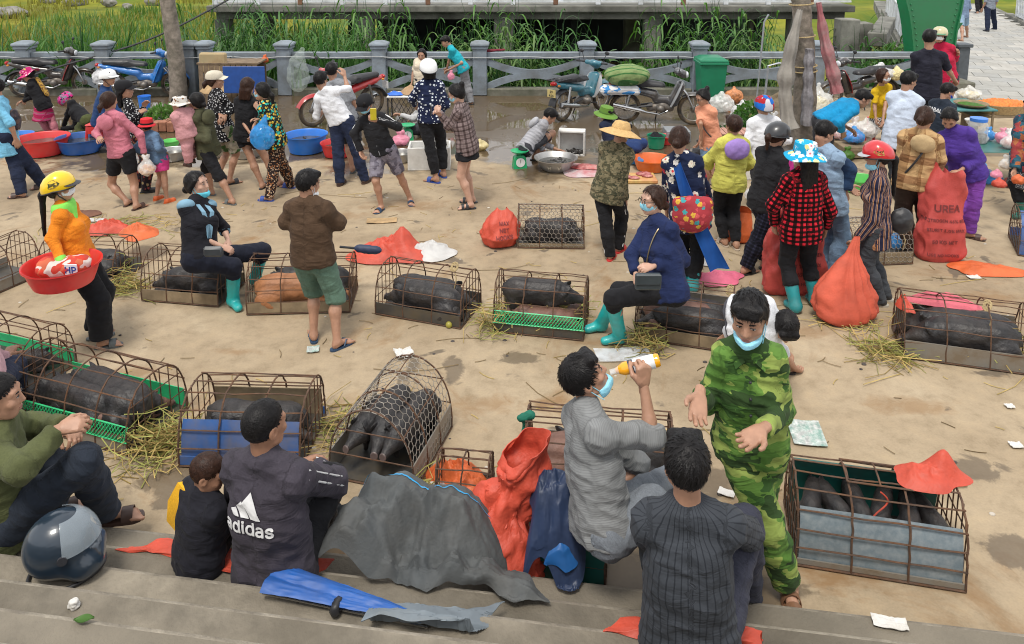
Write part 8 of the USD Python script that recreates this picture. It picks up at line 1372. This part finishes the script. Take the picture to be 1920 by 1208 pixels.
t3=G(1870,262);st3=thing('snack_bench','low bench carrying the tray of orange snacks','bench',t3);part(st3,'bench_top',box(0,0,.45,1.2,.5,.03),WOODB)
for e in(-.5,.5):part(st3,'bench_leg',box(e,0,.215,.06,.4,.43),WOODB)
ob=thing('snack_tray','deep basket of orange fried snacks at the right edge','tray',t3+V(.02,0,.47));part(ob,'basket',lathe([(0,.0),(.30,.0),(.38,.16),(.39,.16),(.385,.14),(.30,.01)],30,1.15,.75),M('basket_tan',(.38,.27,.13),r=.8,var=.3,vs=30),smooth=40);part(ob,'snacks',bumpy(Field().ell(V(0,0,.13),np.eye(3),V(.40,.26,.09)).mesh(.016),.04,22,3),M('snack_orange',(.60,.17,.03),r=.7,var=.4,vs=30),smooth=True)
pt_=thing('teal_stall_table','teal cloth-covered table beside the path behind the blue mask','table',G(1790,262));part(pt_,'table_top',box(0,0,.6,.8,.9,.03,.008),M('cloth_teal',(.05,.18,.18),r=.7));
for e in(-.35,.35):
 for g_ in(-.4,.4):part(pt_,'table_leg',tube([(e,g_,0),(e,g_,.59)],.02,6),WOODB)
basin('woven tray of green herbs on the teal table',0,0,.5,.06,WOODB,water=False,loc=G(1790,262)+V(.1,-.2,.62),name='tray');heap('herbs','chopped green herbs on the woven tray','herbs',GR[0],G(1790,262)+V(.1,-.2,.63),.2,.2,.06,seed=4);basin('white bowl at the front of the teal table',0,0,.28,.08,FOAM,water=True,loc=G(1822,300)+V(0,0,.55),name='bowl')
solo('rag',bumpy(Field().cone(V(-.2,0,0),V(.2,0,.02),.035,.025,.03).mesh(.012),.015,18),M('rag_maroon',(.16,.02,.03),r=.9),'maroon rag lying on the fence rail beside the turquoise polo','rag',V(fx(928),FY,.955),smooth=True);bag('white bag behind the stocky man in navy by the bollard',G(1786,215),.3,.42,BAGW,61);bag('orange bag hanging on the fence left of the net bag',atY(497,118,16.15),.16,.16,ORGP,62)
GOODS=[('clear bag of bright red peppers by the bent man in blue',1572,262,0,.26,'BAGC',(.45,.03,.02)),('teal bag of pink snacks on the crate before the red stool',1600,268,.2,.34,'BAGB',(.6,.2,.3)),('large clear bag of pale snacks left of the red stool',1622,258,.2,.42,'BAGC',(.5,.42,.38)),('green leafy bundle left of the red stool',1588,300,0,.22,'GR0',None),('thin blue packet on the floor below the red stool',1628,292,0,.2,'BAGB',None),('dark bag between the blue helmet and the wrapped tree',1462,262,0,.3,'RUB',None),('white net bag behind the blue helmet',1450,238,0,.3,'BAGW',None),('rose bag at the feet of the peach T-shirt woman',1345,318,0,.26,'BAGP',None),('clear bag of greens right of the orange basin',1262,330,0,.26,'BAGC',(.06,.2,.03)),('pale bag under the arm of the yellow jacket',1418,378,0,.3,'BAGW',None),('bright blue packet beside the snack jar lid',1838,318,.57,.14,'BAGB',None),('red packet at the left front of the stall table',1872,352,.57,.15,'REDP',None),('tan cracker bag in the middle of the stall table',1888,318,.57,.2,'BAGC',(.45,.3,.14)),('lilac packet left of the spice jar',1868,335,.57,.14,'BAGP',None),('orange packet right of the spice jar',1908,345,.57,.15,'ORGP',None),('clear bag of bean sprouts behind the white bowl',1838,268,.55,.22,'BAGC',(.55,.52,.4)),('red plastic bag lying under the stall table',1898,352,0,.24,'REDP',None),('white parcel on the ground by the man in the blue mask',1815,330,0,.26,'BAGW',None)]
for i,(lab,px,py,z,w,mn,fc)in enumerate(GOODS):bag(lab,G(px,py,z),w,w*.85,dict(BAGC=BAGC,BAGB=BAGB,BAGW=BAGW,BAGP=BAGP,RUB=RUB,REDP=REDP,ORGP=ORGP,GR0=GR[0])[mn],70+i,None if fc is None else M(f'fill_{i}',fc,r=.7,var=.5,vs=45),tied=i%3==0)
for lab,px,py,w in(('low wooden crate under the bags of the bent man',1608,292,.62),('grey plastic crate behind the green bucket',1268,262,.4)):solo('crate',cat([box(0,0,.1,w,.38,.18,.01)]+[box(0,-.195,.04+.05*k,w-.02,.012,.035)for k in range(3)]),WOODB if w>.5 else M('crate_grey',(.2,.21,.22),r=.6),lab,'crate',G(px,py))
